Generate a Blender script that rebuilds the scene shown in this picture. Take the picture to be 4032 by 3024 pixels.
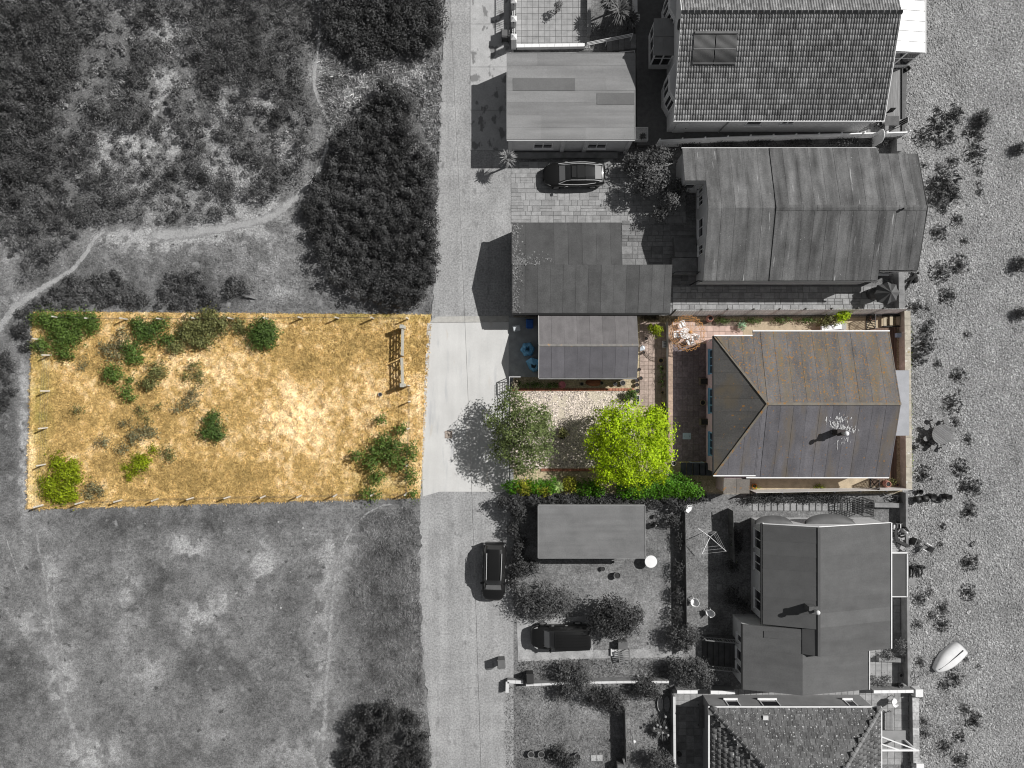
import bpy, bmesh, math, random
import numpy as np
from mathutils import Vector, Matrix

for _o in list(bpy.data.objects):
    bpy.data.objects.remove(_o)
SC = bpy.context.scene
COL = SC.collection
R = math.radians

# ------------------------------------------------------------------ camera, sky, sun, exposure
CAM_H = 56.0            # drone height in metres
cam_d = bpy.data.cameras.new('camera')
cam_d.sensor_width = 36.0
cam_d.lens = 24.0
cam_d.clip_start = 0.5
cam_d.clip_end = 2000.0
cam = bpy.data.objects.new('camera', cam_d)
COL.objects.link(cam)
cam.location = (0, 0, CAM_H)
cam.rotation_euler = (0, 0, 0)
SC.camera = cam

SUN_EL = R(42.3)
SUN_AZ = (0.916, 0.401)          # towards the sun, in plan
wd = bpy.data.worlds.new('World')
SC.world = wd
wd.use_nodes = True
_nt = wd.node_tree
_nt.nodes.clear()
_sky = _nt.nodes.new('ShaderNodeTexSky')
_sky.sky_type = 'NISHITA'
_sky.sun_disc = False
_sky.sun_elevation = SUN_EL
_sky.sun_rotation = math.atan2(SUN_AZ[0], SUN_AZ[1])
_sky.altitude = 10
_hs = _nt.nodes.new('ShaderNodeHueSaturation')
_hs.inputs['Saturation'].default_value = 0.12
_bg = _nt.nodes.new('ShaderNodeBackground')
_bg.inputs['Strength'].default_value = 0.05
_wo = _nt.nodes.new('ShaderNodeOutputWorld')
_nt.links.new(_sky.outputs[0], _hs.inputs['Color'])
_nt.links.new(_hs.outputs[0], _bg.inputs['Color'])
_nt.links.new(_bg.outputs[0], _wo.inputs['Surface'])

sun_d = bpy.data.lights.new('sun', 'SUN')
sun_d.energy = 5.0
sun_d.angle = R(0.5)
sun_d.color = (1.0, 0.985, 0.965)
sun = bpy.data.objects.new('sun', sun_d)
COL.objects.link(sun)
sun.location = (40, 20, 60)
_d = Vector((-SUN_AZ[0] * math.cos(SUN_EL), -SUN_AZ[1] * math.cos(SUN_EL), -math.sin(SUN_EL)))
sun.rotation_euler = _d.to_track_quat('-Z', 'Y').to_euler()

SC.view_settings.view_transform = 'Standard'
SC.view_settings.look = 'None'
SC.view_settings.exposure = 0.0
SC.view_settings.gamma = 1.0
SC.cycles.filter_width = 1.1

# ------------------------------------------------------------------ helpers: plan survey -> metres
def W(px, py, z=0.0):
    """plan survey units (48 to the metre at ground level) of a point at height z -> metres"""
    k = (CAM_H - z) / (CAM_H * 48.0)
    return ((px - 2016.0) * k, (1512.0 - py) * k)

def W3(px, py, z=0.0):
    x, y = W(px, py, z)
    return (x, y, z)

# ------------------------------------------------------------------ noise
_nr = np.random.RandomState(7)
_NT = _nr.rand(256, 256)
def vnoise(x, y, s=1.0, off=0.0):
    x = np.asarray(x, dtype=np.float64) / s + 91.7 + off
    y = np.asarray(y, dtype=np.float64) / s + 37.3 + off * 1.7
    xi = np.floor(x).astype(int); yi = np.floor(y).astype(int)
    fx = x - xi; fy = y - yi
    fx = fx * fx * (3 - 2 * fx); fy = fy * fy * (3 - 2 * fy)
    a = _NT[xi & 255, yi & 255]; b = _NT[(xi + 1) & 255, yi & 255]
    c = _NT[xi & 255, (yi + 1) & 255]; d = _NT[(xi + 1) & 255, (yi + 1) & 255]
    return (a * (1 - fx) + b * fx) * (1 - fy) + (c * (1 - fx) + d * fx) * fy

def fbm(x, y, s=1.0, off=0.0, o=4):
    t = 0; amp = 0.5; tot = 0
    for i in range(o):
        t = t + amp * vnoise(x, y, s / (2 ** i), off + 13.1 * i)
        tot += amp; amp *= 0.55
    return t / tot

def in_poly(x, y, poly):
    x = np.asarray(x); y = np.asarray(y)
    ins = np.zeros(x.shape, bool)
    n = len(poly); j = n - 1
    for i in range(n):
        xi, yi = poly[i]; xj, yj = poly[j]
        c = ((yi > y) != (yj > y)) & (x < (xj - xi) * (y - yi) / (yj - yi + 1e-12) + xi)
        ins ^= c
        j = i
    return ins

# ------------------------------------------------------------------ materials
MATS = {}
def _n(nt, t, **kw):
    n = nt.nodes.new(t)
    for k, v in kw.items():
        setattr(n, k, v)
    return n

def M(name, col, rough=0.85, var=0.18, scale=2.0, stretch=(1, 1, 1), bump=0.0, bscale=30.0, rnd=0.0,
      spec=0.3, metal=0.0, attr=None, fine=0.0, fscale=25.0, specks=(), transl=0.0, alpha_edge=False, coat=0.0, band=None):
    """procedural material: colour x broad noise x fine noise x per-object random, optional spots and bump"""
    if name in MATS:
        return MATS[name]
    m = bpy.data.materials.new(name)
    m.use_nodes = True
    nt = m.node_tree
    L = nt.links.new
    bs = nt.nodes['Principled BSDF']
    out = nt.nodes['Material Output']
    geo = _n(nt, 'ShaderNodeNewGeometry')
    mp = _n(nt, 'ShaderNodeMapping')
    mp.inputs['Scale'].default_value = stretch
    L(geo.outputs['Position'], mp.inputs['Vector'])
    fac = None
    def mul(a, lo, hi):
        mr = _n(nt, 'ShaderNodeMapRange')
        mr.inputs['To Min'].default_value = lo; mr.inputs['To Max'].default_value = hi
        mr.inputs['From Min'].default_value = 0.25; mr.inputs['From Max'].default_value = 0.75
        L(a, mr.inputs['Value'])
        return mr.outputs[0]
    def chain(f, g):
        if f is None:
            return g
        mm = _n(nt, 'ShaderNodeMath', operation='MULTIPLY')
        L(f, mm.inputs[0]); L(g, mm.inputs[1])
        return mm.outputs[0]
    if var:
        nz = _n(nt, 'ShaderNodeTexNoise')
        nz.inputs['Scale'].default_value = scale; nz.inputs['Detail'].default_value = 4
        L(mp.outputs[0], nz.inputs['Vector'])
        fac = chain(fac, mul(nz.outputs[0], 1 - var, 1 + var))
    if fine:
        nz = _n(nt, 'ShaderNodeTexNoise')
        nz.inputs['Scale'].default_value = fscale; nz.inputs['Detail'].default_value = 3
        L(geo.outputs['Position'], nz.inputs['Vector'])
        fac = chain(fac, mul(nz.outputs[0], 1 - fine, 1 + fine))
    if band:
        nz = _n(nt, 'ShaderNodeTexNoise')
        mp2 = _n(nt, 'ShaderNodeMapping'); mp2.inputs['Scale'].default_value = band[1]
        L(geo.outputs['Position'], mp2.inputs['Vector']); L(mp2.outputs[0], nz.inputs['Vector'])
        nz.inputs['Scale'].default_value = 1.0; nz.inputs['Detail'].default_value = 3
        fac = chain(fac, mul(nz.outputs[0], 1 - band[0], 1 + band[0]))
    if rnd:
        oi = _n(nt, 'ShaderNodeObjectInfo')
        mr = _n(nt, 'ShaderNodeMapRange')
        mr.inputs['To Min'].default_value = 1 - rnd; mr.inputs['To Max'].default_value = 1 + rnd
        L(oi.outputs['Random'], mr.inputs['Value'])
        fac = chain(fac, mr.outputs[0])
    at = None
    if attr == 'tone':
        at = _n(nt, 'ShaderNodeAttribute', attribute_name='tone')
        fac = chain(fac, at.outputs['Fac'])
    if attr == 'col':
        at = _n(nt, 'ShaderNodeAttribute', attribute_name='col')
    mix = _n(nt, 'ShaderNodeVectorMath', operation='SCALE')
    if attr == 'col':
        L(at.outputs['Color'], mix.inputs[0])
    else:
        mix.inputs[0].default_value = col[:3]
    if fac is not None:
        L(fac, mix.inputs['Scale'])
    else:
        mix.inputs['Scale'].default_value = 1.0
    cur = mix.outputs[0]
    for (scol, sscale, lo, hi, sstretch) in specks:
        nz = _n(nt, 'ShaderNodeTexNoise')
        mp3 = _n(nt, 'ShaderNodeMapping'); mp3.inputs['Scale'].default_value = sstretch
        L(geo.outputs['Position'], mp3.inputs['Vector']); L(mp3.outputs[0], nz.inputs['Vector'])
        nz.inputs['Scale'].default_value = sscale; nz.inputs['Detail'].default_value = 5
        mr = _n(nt, 'ShaderNodeMapRange')
        mr.inputs['From Min'].default_value = lo; mr.inputs['From Max'].default_value = hi
        L(nz.outputs[0], mr.inputs['Value'])
        mx = _n(nt, 'ShaderNodeMix', data_type='RGBA')
        L(mr.outputs[0], mx.inputs['Factor'])
        L(cur, mx.inputs['A'])
        mx.inputs['B'].default_value = (*scol, 1)
        cur = mx.outputs['Result']
    L(cur, bs.inputs['Base Color'])
    bs.inputs['Roughness'].default_value = rough
    bs.inputs['Metallic'].default_value = metal
    bs.inputs['Specular IOR Level'].default_value = spec
    if coat:
        bs.inputs['Coat Weight'].default_value = coat
        bs.inputs['Coat Roughness'].default_value = 0.05
    if bump:
        nz = _n(nt, 'ShaderNodeTexNoise')
        nz.inputs['Scale'].default_value = bscale; nz.inputs['Detail'].default_value = 4
        L(geo.outputs['Position'], nz.inputs['Vector'])
        bp = _n(nt, 'ShaderNodeBump')
        bp.inputs['Strength'].default_value = bump; bp.inputs['Distance'].default_value = 0.05
        L(nz.outputs[0], bp.inputs['Height']); L(bp.outputs[0], bs.inputs['Normal'])
    sh = bs.outputs[0]
    if transl:
        tr = _n(nt, 'ShaderNodeBsdfTranslucent')
        L(cur, tr.inputs['Color'])
        ms = _n(nt, 'ShaderNodeMixShader'); ms.inputs[0].default_value = transl
        L(sh, ms.inputs[1]); L(tr.outputs[0], ms.inputs[2])
        sh = ms.outputs[0]
    if alpha_edge:           # worn path edge: bare soil gives way to grass in patches
        ae = _n(nt, 'ShaderNodeAttribute', attribute_name='edge')
        nz = _n(nt, 'ShaderNodeTexNoise')
        nz.inputs['Scale'].default_value = 2.6; nz.inputs['Detail'].default_value = 8; nz.inputs['Roughness'].default_value = 0.7
        L(geo.outputs['Position'], nz.inputs['Vector'])
        ad = _n(nt, 'ShaderNodeMath', operation='ADD'); L(ae.outputs['Fac'], ad.inputs[0]); L(nz.outputs[0], ad.inputs[1])
        mr = _n(nt, 'ShaderNodeMapRange'); mr.inputs['From Min'].default_value = 0.72; mr.inputs['From Max'].default_value = 1.0
        L(ad.outputs[0], mr.inputs['Value'])
        tb = _n(nt, 'ShaderNodeBsdfTransparent')
        ms = _n(nt, 'ShaderNodeMixShader')
        L(mr.outputs[0], ms.inputs[0]); L(tb.outputs[0], ms.inputs[1]); L(sh, ms.inputs[2])
        sh = ms.outputs[0]
    L(sh, out.inputs['Surface'])
    MATS[name] = m
    return m

def glass(name='window_glass', col=(0.03, 0.03, 0.033), rough=0.08):
    return M(name, col, rough=rough, var=0.1, scale=1.5, spec=0.8)

def G(v):
    return (v, v, v)

# ------------------------------------------------------------------ mesh builder
UNITQ = ((0, 3, 2, 1), (4, 5, 6, 7), (0, 1, 5, 4), (1, 2, 6, 5), (2, 3, 7, 6), (3, 0, 4, 7))
class MB:
    def __init__(s):
        s.v = []; s.f = []; s.smooth = False
    def add(s, vs, fs):
        b = len(s.v)
        s.v += [tuple(p) for p in vs]
        s.f += [tuple(b + i for i in f) for f in fs]
        return s
    def box(s, x0, y0, z0, x1, y1, z1):
        vs = [(x0, y0, z0), (x1, y0, z0), (x1, y1, z0), (x0, y1, z0), (x0, y0, z1), (x1, y0, z1), (x1, y1, z1), (x0, y1, z1)]
        return s.add(vs, UNITQ)
    def cbox(s, cx, cy, cz, sx, sy, sz, rz=0.0, ry=0.0, rx=0.0):
        m = Matrix.Rotation(rz, 3, 'Z') @ Matrix.Rotation(ry, 3, 'Y') @ Matrix.Rotation(rx, 3, 'X')
        vs = []
        for z in (-.5, .5):
            for x, y in ((-.5, -.5), (.5, -.5), (.5, .5), (-.5, .5)):
                p = m @ Vector((x * sx, y * sy, z * sz))
                vs.append((cx + p.x, cy + p.y, cz + p.z))
        return s.add(vs, UNITQ)
    def beam(s, p, q, w, h=None):
        p = Vector(p); q = Vector(q); h = h or w
        d = (q - p).normalized()
        up = Vector((0, 0, 1)) if abs(d.z) < 0.9 else Vector((1, 0, 0))
        a = d.cross(up).normalized() * (w / 2); b = d.cross(a).normalized() * (h / 2)
        vs = [p - a - b, p + a - b, p + a + b, p - a + b, q - a - b, q + a - b, q + a + b, q - a + b]
        return s.add(vs, UNITQ)
    def tube(s, p, q, r0, r1=None, n=8, cap=True):
        p = Vector(p); q = Vector(q); r1 = r0 if r1 is None else r1
        d = (q - p).normalized()
        up = Vector((0, 0, 1)) if abs(d.z) < 0.9 else Vector((1, 0, 0))
        a = d.cross(up).normalized(); b = d.cross(a).normalized()
        vs = []
        for c, r in ((p, r0), (q, r1)):
            for i in range(n):
                t = 2 * math.pi * i / n
                vs.append(c + (a * math.cos(t) + b * math.sin(t)) * r)
        fs = [(i, (i + 1) % n, n + (i + 1) % n, n + i) for i in range(n)]
        if cap:
            fs += [tuple(range(n - 1, -1, -1)), tuple(range(n, 2 * n))]
        return s.add(vs, fs)
    def path(s, pts, rs, n=6):
        for i in range(len(pts) - 1):
            s.tube(pts[i], pts[i + 1], rs[i] if hasattr(rs, '__len__') else rs, rs[i + 1] if hasattr(rs, '__len__') else rs, n)
        return s
    def lathe(s, prof, c=(0, 0, 0), n=16, sx=1.0, sy=1.0):
        vs = []; fs = []
        k = len(prof)
        for r, z in prof:
            for i in range(n):
                t = 2 * math.pi * i / n
                vs.append((c[0] + r * math.cos(t) * sx, c[1] + r * math.sin(t) * sy, c[2] + z))
        for j in range(k - 1):
            for i in range(n):
                fs.append((j * n + i, j * n + (i + 1) % n, (j + 1) * n + (i + 1) % n, (j + 1) * n + i))
        if prof[0][0] > 1e-4:
            fs.append(tuple(range(n - 1, -1, -1)))
        if prof[-1][0] > 1e-4:
            fs.append(tuple((k - 1) * n + i for i in range(n)))
        return s.add(vs, fs)
    def prism(s, poly, z0, z1):
        """poly: xy list; z0/z1: number or function of (x, y)"""
        a = sum(poly[i][0] * poly[(i + 1) % len(poly)][1] - poly[(i + 1) % len(poly)][0] * poly[i][1] for i in range(len(poly)))
        if a < 0:
            poly = poly[::-1]
        f0 = z0 if callable(z0) else (lambda x, y: z0)
        f1 = z1 if callable(z1) else (lambda x, y: z1)
        n = len(poly)
        vs = [(x, y, f0(x, y)) for x, y in poly] + [(x, y, f1(x, y)) for x, y in poly]
        fs = [tuple(range(n - 1, -1, -1)), tuple(range(n, 2 * n))]
        fs += [(i, (i + 1) % n, n + (i + 1) % n, n + i) for i in range(n)]
        return s.add(vs, fs)
    def mesh(s, name, mat=None, off=(0, 0, 0), bevel=0.0):
        me = bpy.data.meshes.new(name)
        me.from_pydata([(v[0] - off[0], v[1] - off[1], v[2] - off[2]) for v in s.v], [], s.f)
        if mat:
            me.materials.append(mat)
        if s.smooth:
            me.polygons.foreach_set('use_smooth', [True] * len(me.polygons))
        me.update()
        return me

def link(name, me, parent=None, loc=(0, 0, 0), rot=(0, 0, 0), scale=(1, 1, 1)):
    o = bpy.data.objects.new(name, me)
    COL.objects.link(o)
    o.location = loc
    o.rotation_euler = rot
    o.scale = scale
    if parent:
        o.parent = parent
    return o

def tag(o, label=None, cat=None, group=None, kind=None):
    if label: o['label'] = label
    if cat: o['category'] = cat
    if group: o['group'] = group
    if kind: o['kind'] = kind
    return o

def thing(name, label, cat, loc=(0, 0, 0), rz=0.0, group=None):
    o = link(name, None, None, loc, (0, 0, rz))
    return tag(o, label, cat, group)

def wpos(o):
    p = Vector((0, 0, 0))
    while o is not None:
        p += o.location
        o = o.parent
    return p

def part(root, name, mb, mat, label=None, kind=None):
    """a part whose builder holds world coordinates (root not rotated)"""
    me = mb.mesh(name, mat, wpos(root))
    o = link(name, me, root)
    return tag(o, label, None, None, kind)

def lpart(root, name, mb, mat, label=None):
    """a part whose builder holds the root's local coordinates"""
    o = link(name, mb.mesh(name, mat), root)
    return tag(o, label)

def solo(name, mb, mat, label, cat, group=None, loc=None, rz=0.0):
    """a thing that is one mesh; builder in world coordinates unless loc is given"""
    if loc is None:
        xs = [v[0] for v in mb.v]; ys = [v[1] for v in mb.v]; zs = [v[2] for v in mb.v]
        loc = ((min(xs) + max(xs)) / 2, (min(ys) + max(ys)) / 2, min(zs))
        o = link(name, mb.mesh(name, mat, loc), None, loc)
    else:
        o = link(name, mb.mesh(name, mat), None, loc, (0, 0, rz))
    return tag(o, label, cat, group)

def struct(name, mb, mat):
    o = link(name, mb.mesh(name, mat))
    return tag(o, kind='structure')

def dup(root, loc, rz=0.0, label=None, group=None, scale=None):
    r = root.copy(); COL.objects.link(r)
    r.location = loc; r.rotation_euler = (0, 0, rz)
    if scale: r.scale = (scale, scale, scale)
    if label: r['label'] = label
    if group: r['group'] = group
    for ch in list(root.children):
        c = ch.copy(); COL.objects.link(c); c.parent = r
        for g in ch.children:
            d = g.copy(); COL.objects.link(d); d.parent = c
    return r

def fast_mesh(name, V, F, mat, attrs=None, smooth=False):
    """V (n,3) float, F (m,k) int"""
    me = bpy.data.meshes.new(name)
    V = np.ascontiguousarray(V, dtype=np.float32); F = np.ascontiguousarray(F, dtype=np.int32)
    m, k = F.shape
    me.vertices.add(len(V)); me.vertices.foreach_set('co', V.ravel())
    me.loops.add(m * k); me.loops.foreach_set('vertex_index', F.ravel())
    me.polygons.add(m); me.polygons.foreach_set('loop_start', np.arange(m, dtype=np.int32) * k)
    if attrs:
        for nm, (ty, arr) in attrs.items():
            a = me.attributes.new(nm, ty, 'POINT')
            a.data.foreach_set('color' if ty == 'FLOAT_COLOR' else 'value', np.ascontiguousarray(arr, dtype=np.float32).ravel())
    if smooth:
        me.polygons.foreach_set('use_smooth', np.ones(m, dtype=bool))
    me.materials.append(mat)
    me.update(calc_edges=True)
    return me

# ------------------------------------------------------------------ foliage
RNG = np.random.RandomState(11)
def leaf_arrays(P, N, size, aspect=0.55, rng=RNG, droop=0.0):
    n = len(P)
    N = N / (np.linalg.norm(N, axis=1, keepdims=True) + 1e-9)
    t = rng.normal(size=(n, 3)); t -= (t * N).sum(1, keepdims=True) * N
    t /= np.linalg.norm(t, axis=1, keepdims=True) + 1e-9
    b = np.cross(N, t)
    s = np.asarray(size).reshape(-1, 1)
    V = np.empty((n, 4, 3))
    V[:, 0] = P - t * s; V[:, 1] = P + b * s * aspect + N * s * 0.12
    V[:, 2] = P + t * s - N * s * droop; V[:, 3] = P - b * s * aspect + N * s * 0.12
    F = np.arange(4 * n).reshape(n, 4)
    return V.reshape(-1, 3), F

def leaf_mesh(name, P, N, size, mat, tone, aspect=0.55, rng=RNG, off=(0, 0, 0), droop=0.0):
    V, F = leaf_arrays(P, N, size, aspect, rng, droop)
    V = V - np.array(off)
    V[:, 2] = np.maximum(V[:, 2], 0.012 - off[2])
    return fast_mesh(name, V, F, mat, {'tone': ('FLOAT', np.repeat(tone, 4))})

def blob_points(blobs, n_clump, per, sig, rng, inner=0.55, bump=0.22):
    """clumps of leaves through the outer volume of a set of ellipsoids"""
    vol = np.array([b[3] * b[4] * b[5] for b in blobs]) ** (2 / 3)
    cnt = np.maximum(1, (n_clump * vol / vol.sum()).astype(int))
    Ps = []; Ns = []; Ts = []
    for b, c in zip(blobs, cnt):
        d = rng.normal(size=(c, 3)); d /= np.linalg.norm(d, axis=1, keepdims=True)
        d[:, 2] = np.where(d[:, 2] < -0.35, -d[:, 2], d[:, 2])
        r = inner + (1 - inner) * rng.rand(c) ** 0.6
        az = np.arctan2(d[:, 1], d[:, 0])
        r *= 1 + bump * (2 * vnoise(az * 2.2 + b[0], d[:, 2] * 2.5 + b[1], 0.7) - 1)
        cc = np.array(b[:3]) + d * r[:, None] * np.array(b[3:6])
        k = max(1, per)
        P = np.repeat(cc, k, 0) + rng.normal(size=(c * k, 3)) * sig
        N = np.repeat(d, k, 0) * 1.2 + rng.normal(size=(c * k, 3)) * 0.6 + np.array([0, 0, 0.45])
        T = np.repeat(0.55 + 0.85 * rng.rand(c), k) * (0.75 + 0.5 * rng.rand(c * k))
        Ps.append(P); Ns.append(N); Ts.append(T)
    return np.vstack(Ps), np.vstack(Ns), np.concatenate(Ts)

LEAF = {}
def leafmat(name, col, transl=0.25, rough=0.6, spec=0.25):
    return M(name, col, rough=rough, var=0.25, scale=1.2, attr='tone', transl=transl, spec=spec)

def woody(mb, base, top, r, rng, n=5, spread=1.0, hh=1.0):
    """tapered trunk with limbs"""
    b = Vector(base); t = Vector(top)
    mid = b.lerp(t, 0.45) + Vector((rng.normal() * .06, rng.normal() * .06, 0))
    mb.path([b, mid, t], [r, r * .75, r * .5], 8)
    for i in range(n):
        a = 2 * math.pi * (i + rng.rand() * .6) / n
        s = mid.lerp(t, 0.3 + 0.7 * rng.rand())
        e1 = s + Vector((math.cos(a) * spread * .5, math.sin(a) * spread * .5, hh * .35))
        e2 = s + Vector((math.cos(a + .3) * spread, math.sin(a + .3) * spread, hh * (.6 + .4 * rng.rand())))
        mb.path([s, e1, e2], [r * .45, r * .28, r * .1], 6)
    return mb

BARK = lambda: M('bark', (0.13, 0.11, 0.09), var=0.3, scale=8, bump=0.4)
BARKG = lambda: M('bark_grey', G(0.09), var=0.3, scale=8, bump=0.4)

def plant(name, label, cat, blobs, mat, n_clump, per=7, size=0.09, sig=0.12, group=None, trunk=None, bark=None, aspect=0.55,
          inner=0.5, bump=0.22, seed=1, sub='foliage', stem='stem', flat=None, droop=0.1):
    """a bush or tree: blobs are (x, y, z, rx, ry, rz) in metres"""
    rng = np.random.RandomState(seed)
    bx = sum(b[0] for b in blobs) / len(blobs); by = sum(b[1] for b in blobs) / len(blobs)
    if trunk:
        bx, by = trunk[0][0], trunk[0][1]
    root = thing(name, label, cat, (bx, by, 0), 0, group)
    P, N, T = blob_points(blobs, n_clump, per, sig, rng, inner, bump)
    if name == 'bush':
        k = rng.rand(len(P)) < .22
        P = P + np.where(k[:, None], rng.normal(size=P.shape) * np.array([.3, .3, .1]), 0)
    sz = size * (0.65 + 0.7 * rng.rand(len(P)))
    link(sub, leaf_mesh(sub, P, N, sz, mat, T, aspect, rng, (bx, by, 0), droop), root)
    mb = MB()
    if trunk:
        woody(mb, trunk[0], trunk[1], trunk[2], rng, trunk[3] if len(trunk) > 3 else 5, trunk[4] if len(trunk) > 4 else 1.0,
              trunk[5] if len(trunk) > 5 else 1.0)
    else:
        b0 = max(blobs, key=lambda b: b[3] * b[4])
        for i in range(4):
            a = i * 1.6 + rng.rand()
            mb.tube((b0[0], b0[1], 0), (b0[0] + math.cos(a) * b0[3] * .6, b0[1] + math.sin(a) * b0[4] * .6, b0[2] + b0[5] * .5), 0.025, 0.008, 5)
    part(root, stem, mb, bark or BARK())
    return root

# ================================================================== SETTING
def feat(x, y, fs):
    """sum of soft elliptical patches given in survey units"""
    t = np.zeros_like(x)
    for (px, py, rx, ry, a) in fs:
        cx, cy = W(px, py)
        d = ((x - cx) / (rx / 48.0)) ** 2 + ((y - cy) / (ry / 48.0)) ** 2
        t += a * np.exp(-d * 0.9)
    return t

FIELD_F = [
    (732, 2153, 75, 50, .15), (1029, 2227, 60, 75, .13), (520, 2300, 45, 60, .09), (911, 2357, 75, 45, .10), (773, 2438, 90, 70, .10),
    (530, 2455, 70, 130, .06), (203, 2330, 28, 150, .10), (106, 2455, 70, 60, .07), (244, 2680, 60, 160, .10), (366, 2967, 100, 60, .15),
    (600, 2640, 100, 100, .05), (1270, 2600, 45, 330, .07), (1204, 2967, 150, 80, .06), (1290, 2200, 60, 120, .06), (870, 2760, 60, 60, .04),
    (190, 2130, 60, 60, .06), (850, 2890, 60, 40, .05), (1380, 2130, 60, 120, .05),
    (618, 2290, 70, 120, -.06), (618, 2500, 75, 80, -.05), (814, 2640, 120, 80, -.05), (40, 2760, 100, 140, -.05), (700, 2060, 500, 45, -.035),
    (1510, 2350, 95, 290, -.05), (1130, 2420, 60, 110, -.03), (420, 2100, 90, 60, -.03), (1000, 2820, 110, 60, -.03), (60, 2600, 60, 60, -.03),
    (560, 935, 200, 30, .15), (760, 925, 170, 25, .12), (900, 905, 150, 30, .10), (640, 985, 170, 30, .07), (1060, 985, 140, 120, .04),
    (480, 1110, 400, 60, -.03), (1110, 1150, 90, 50, .05), (80, 1170, 60, 40, .08), (30, 960, 60, 120, .06), (95, 1700, 18, 320, .14),
    (30, 1650, 40, 300, -.04), (680, 130, 80, 70, .13), (650, 380, 65, 120, .15), (560, 560, 120, 60, .15), (470, 540, 70, 50, .12), (910, 425, 50, 70, .13), (560, 720, 80, 60, .10), (880, 650, 80, 80, .10), (1000, 700, 80, 60, .10), (430, 640, 80, 60, .10), (1130, 580, 80, 60, .10), (820, 520, 70, 60, .1), (1060, 400, 70, 60, .1), (1010, 820, 140, 50, .1),
    (690, 560, 30, 60, .09), (1250, 260, 40, 60, .08), (1380, 330, 90, 80, .12), (1620, 300, 90, 60, .10), (1690, 450, 40, 110, .08),
    (760, 780, 120, 60, .04), (480, 40, 60, 30, .05), (600, 860, 40, 30, .05), (720, 330, 40, 50, .06),
]
def field_tone(x, y):
    f = feat(x, y, FIELD_F)
    s = np.clip((fbm(x, y, 0.8, 21, 5) - .5) * 9 + .4 + f * 2.5, 0, 1)
    b = 0.168 + 0.025 * (fbm(x, y, 3.0, 3) - .5) * 2 + 0.085 * (fbm(x, y, 0.9, 9, 5) - .5) * 2 + np.where(f > 0, f * (0.3 + 1.9 * s), f * 1.1)
    return np.clip(b, 0.04, 0.36)

def field_z(x, y):
    fade = np.clip((-6.4 - x) / 1.2, 0, 1)
    return -0.03 + fade * (0.05 * fbm(x, y, 1.3, 5) + 0.02 * vnoise(x, y, 0.4, 2))

PLOT_F_PALE = [(890, 1440, 120, 90, .9), (1110, 1700, 110, 140, .8), (1240, 1600, 190, 100, .55), (1480, 1590, 130, 130, .5), (760, 1520, 80, 60, .35),
               (330, 1330, 90, 50, .3), (700, 1780, 60, 40, .35), (1600, 1500, 60, 250, .3), (620, 1420, 100, 60, .35), (120, 1800, 18, 190, .7), (128, 1500, 16, 90, .5),
               (1340, 1830, 80, 120, .3), (800, 1260, 200, 30, .2)]
PLOT_F_DARK = [(1160, 1400, 170, 70, .7), (760, 1870, 330, 70, .65), (1020, 1850, 120, 60, .5), (440, 1640, 130, 90, .45), (250, 1660, 110, 120, .35),
               (1450, 1300, 130, 60, .4), (1000, 1560, 70, 120, .45), (480, 1930, 250, 50, .3), (1330, 1930, 220, 45, .5), (380, 1420, 80, 60, .3)]
def plot_w(x, y):
    p = feat(x, y, PLOT_F_PALE); d = feat(x, y, PLOT_F_DARK)
    n = fbm(x, y, 1.6, 31, 5); f = fbm(x, y, 0.35, 77, 3)
    return np.clip(0.5 + 0.55 * p - 0.42 * d + 1.2 * (n - .5) + 1.05 * (f - .5), 0, 1.25), p
def plot_col(x, y):
    w, p = plot_w(x, y)
    c0 = np.array([0.38, 0.262, 0.098]); c1 = np.array([0.59, 0.41, 0.165]); c2 = np.array([0.87, 0.68, 0.40])
    w = w[:, None]
    c = np.where(w < .5, c0 + (c1 - c0) * (w / .5), c1 + (c2 - c1) * ((w - .5) / .5))
    g = np.clip(feat(x, y, [(160, 1560, 45, 300, .6), (1500, 1240, 250, 25, .5), (1500, 1900, 130, 90, .35), (180, 1930, 80, 40, .3)]) * (fbm(x, y, 0.7, 5) * 1.4), 0, .6)[:, None]
    return c * (1 - g) + np.array([0.36, 0.33, 0.09]) * g
def plot_z(x, y):
    w, p = plot_w(x, y)
    t = np.maximum(0, vnoise(x, y, 0.42, 8) - .38) * 0.32 + np.maximum(0, vnoise(x, y, 0.85, 18) - .4) * 0.2
    return 0.004 + 0.035 * fbm(x, y, 0.9, 4) + t * np.clip(p, 0, 1) + 0.03 * vnoise(x, y, 0.22, 3)

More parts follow.
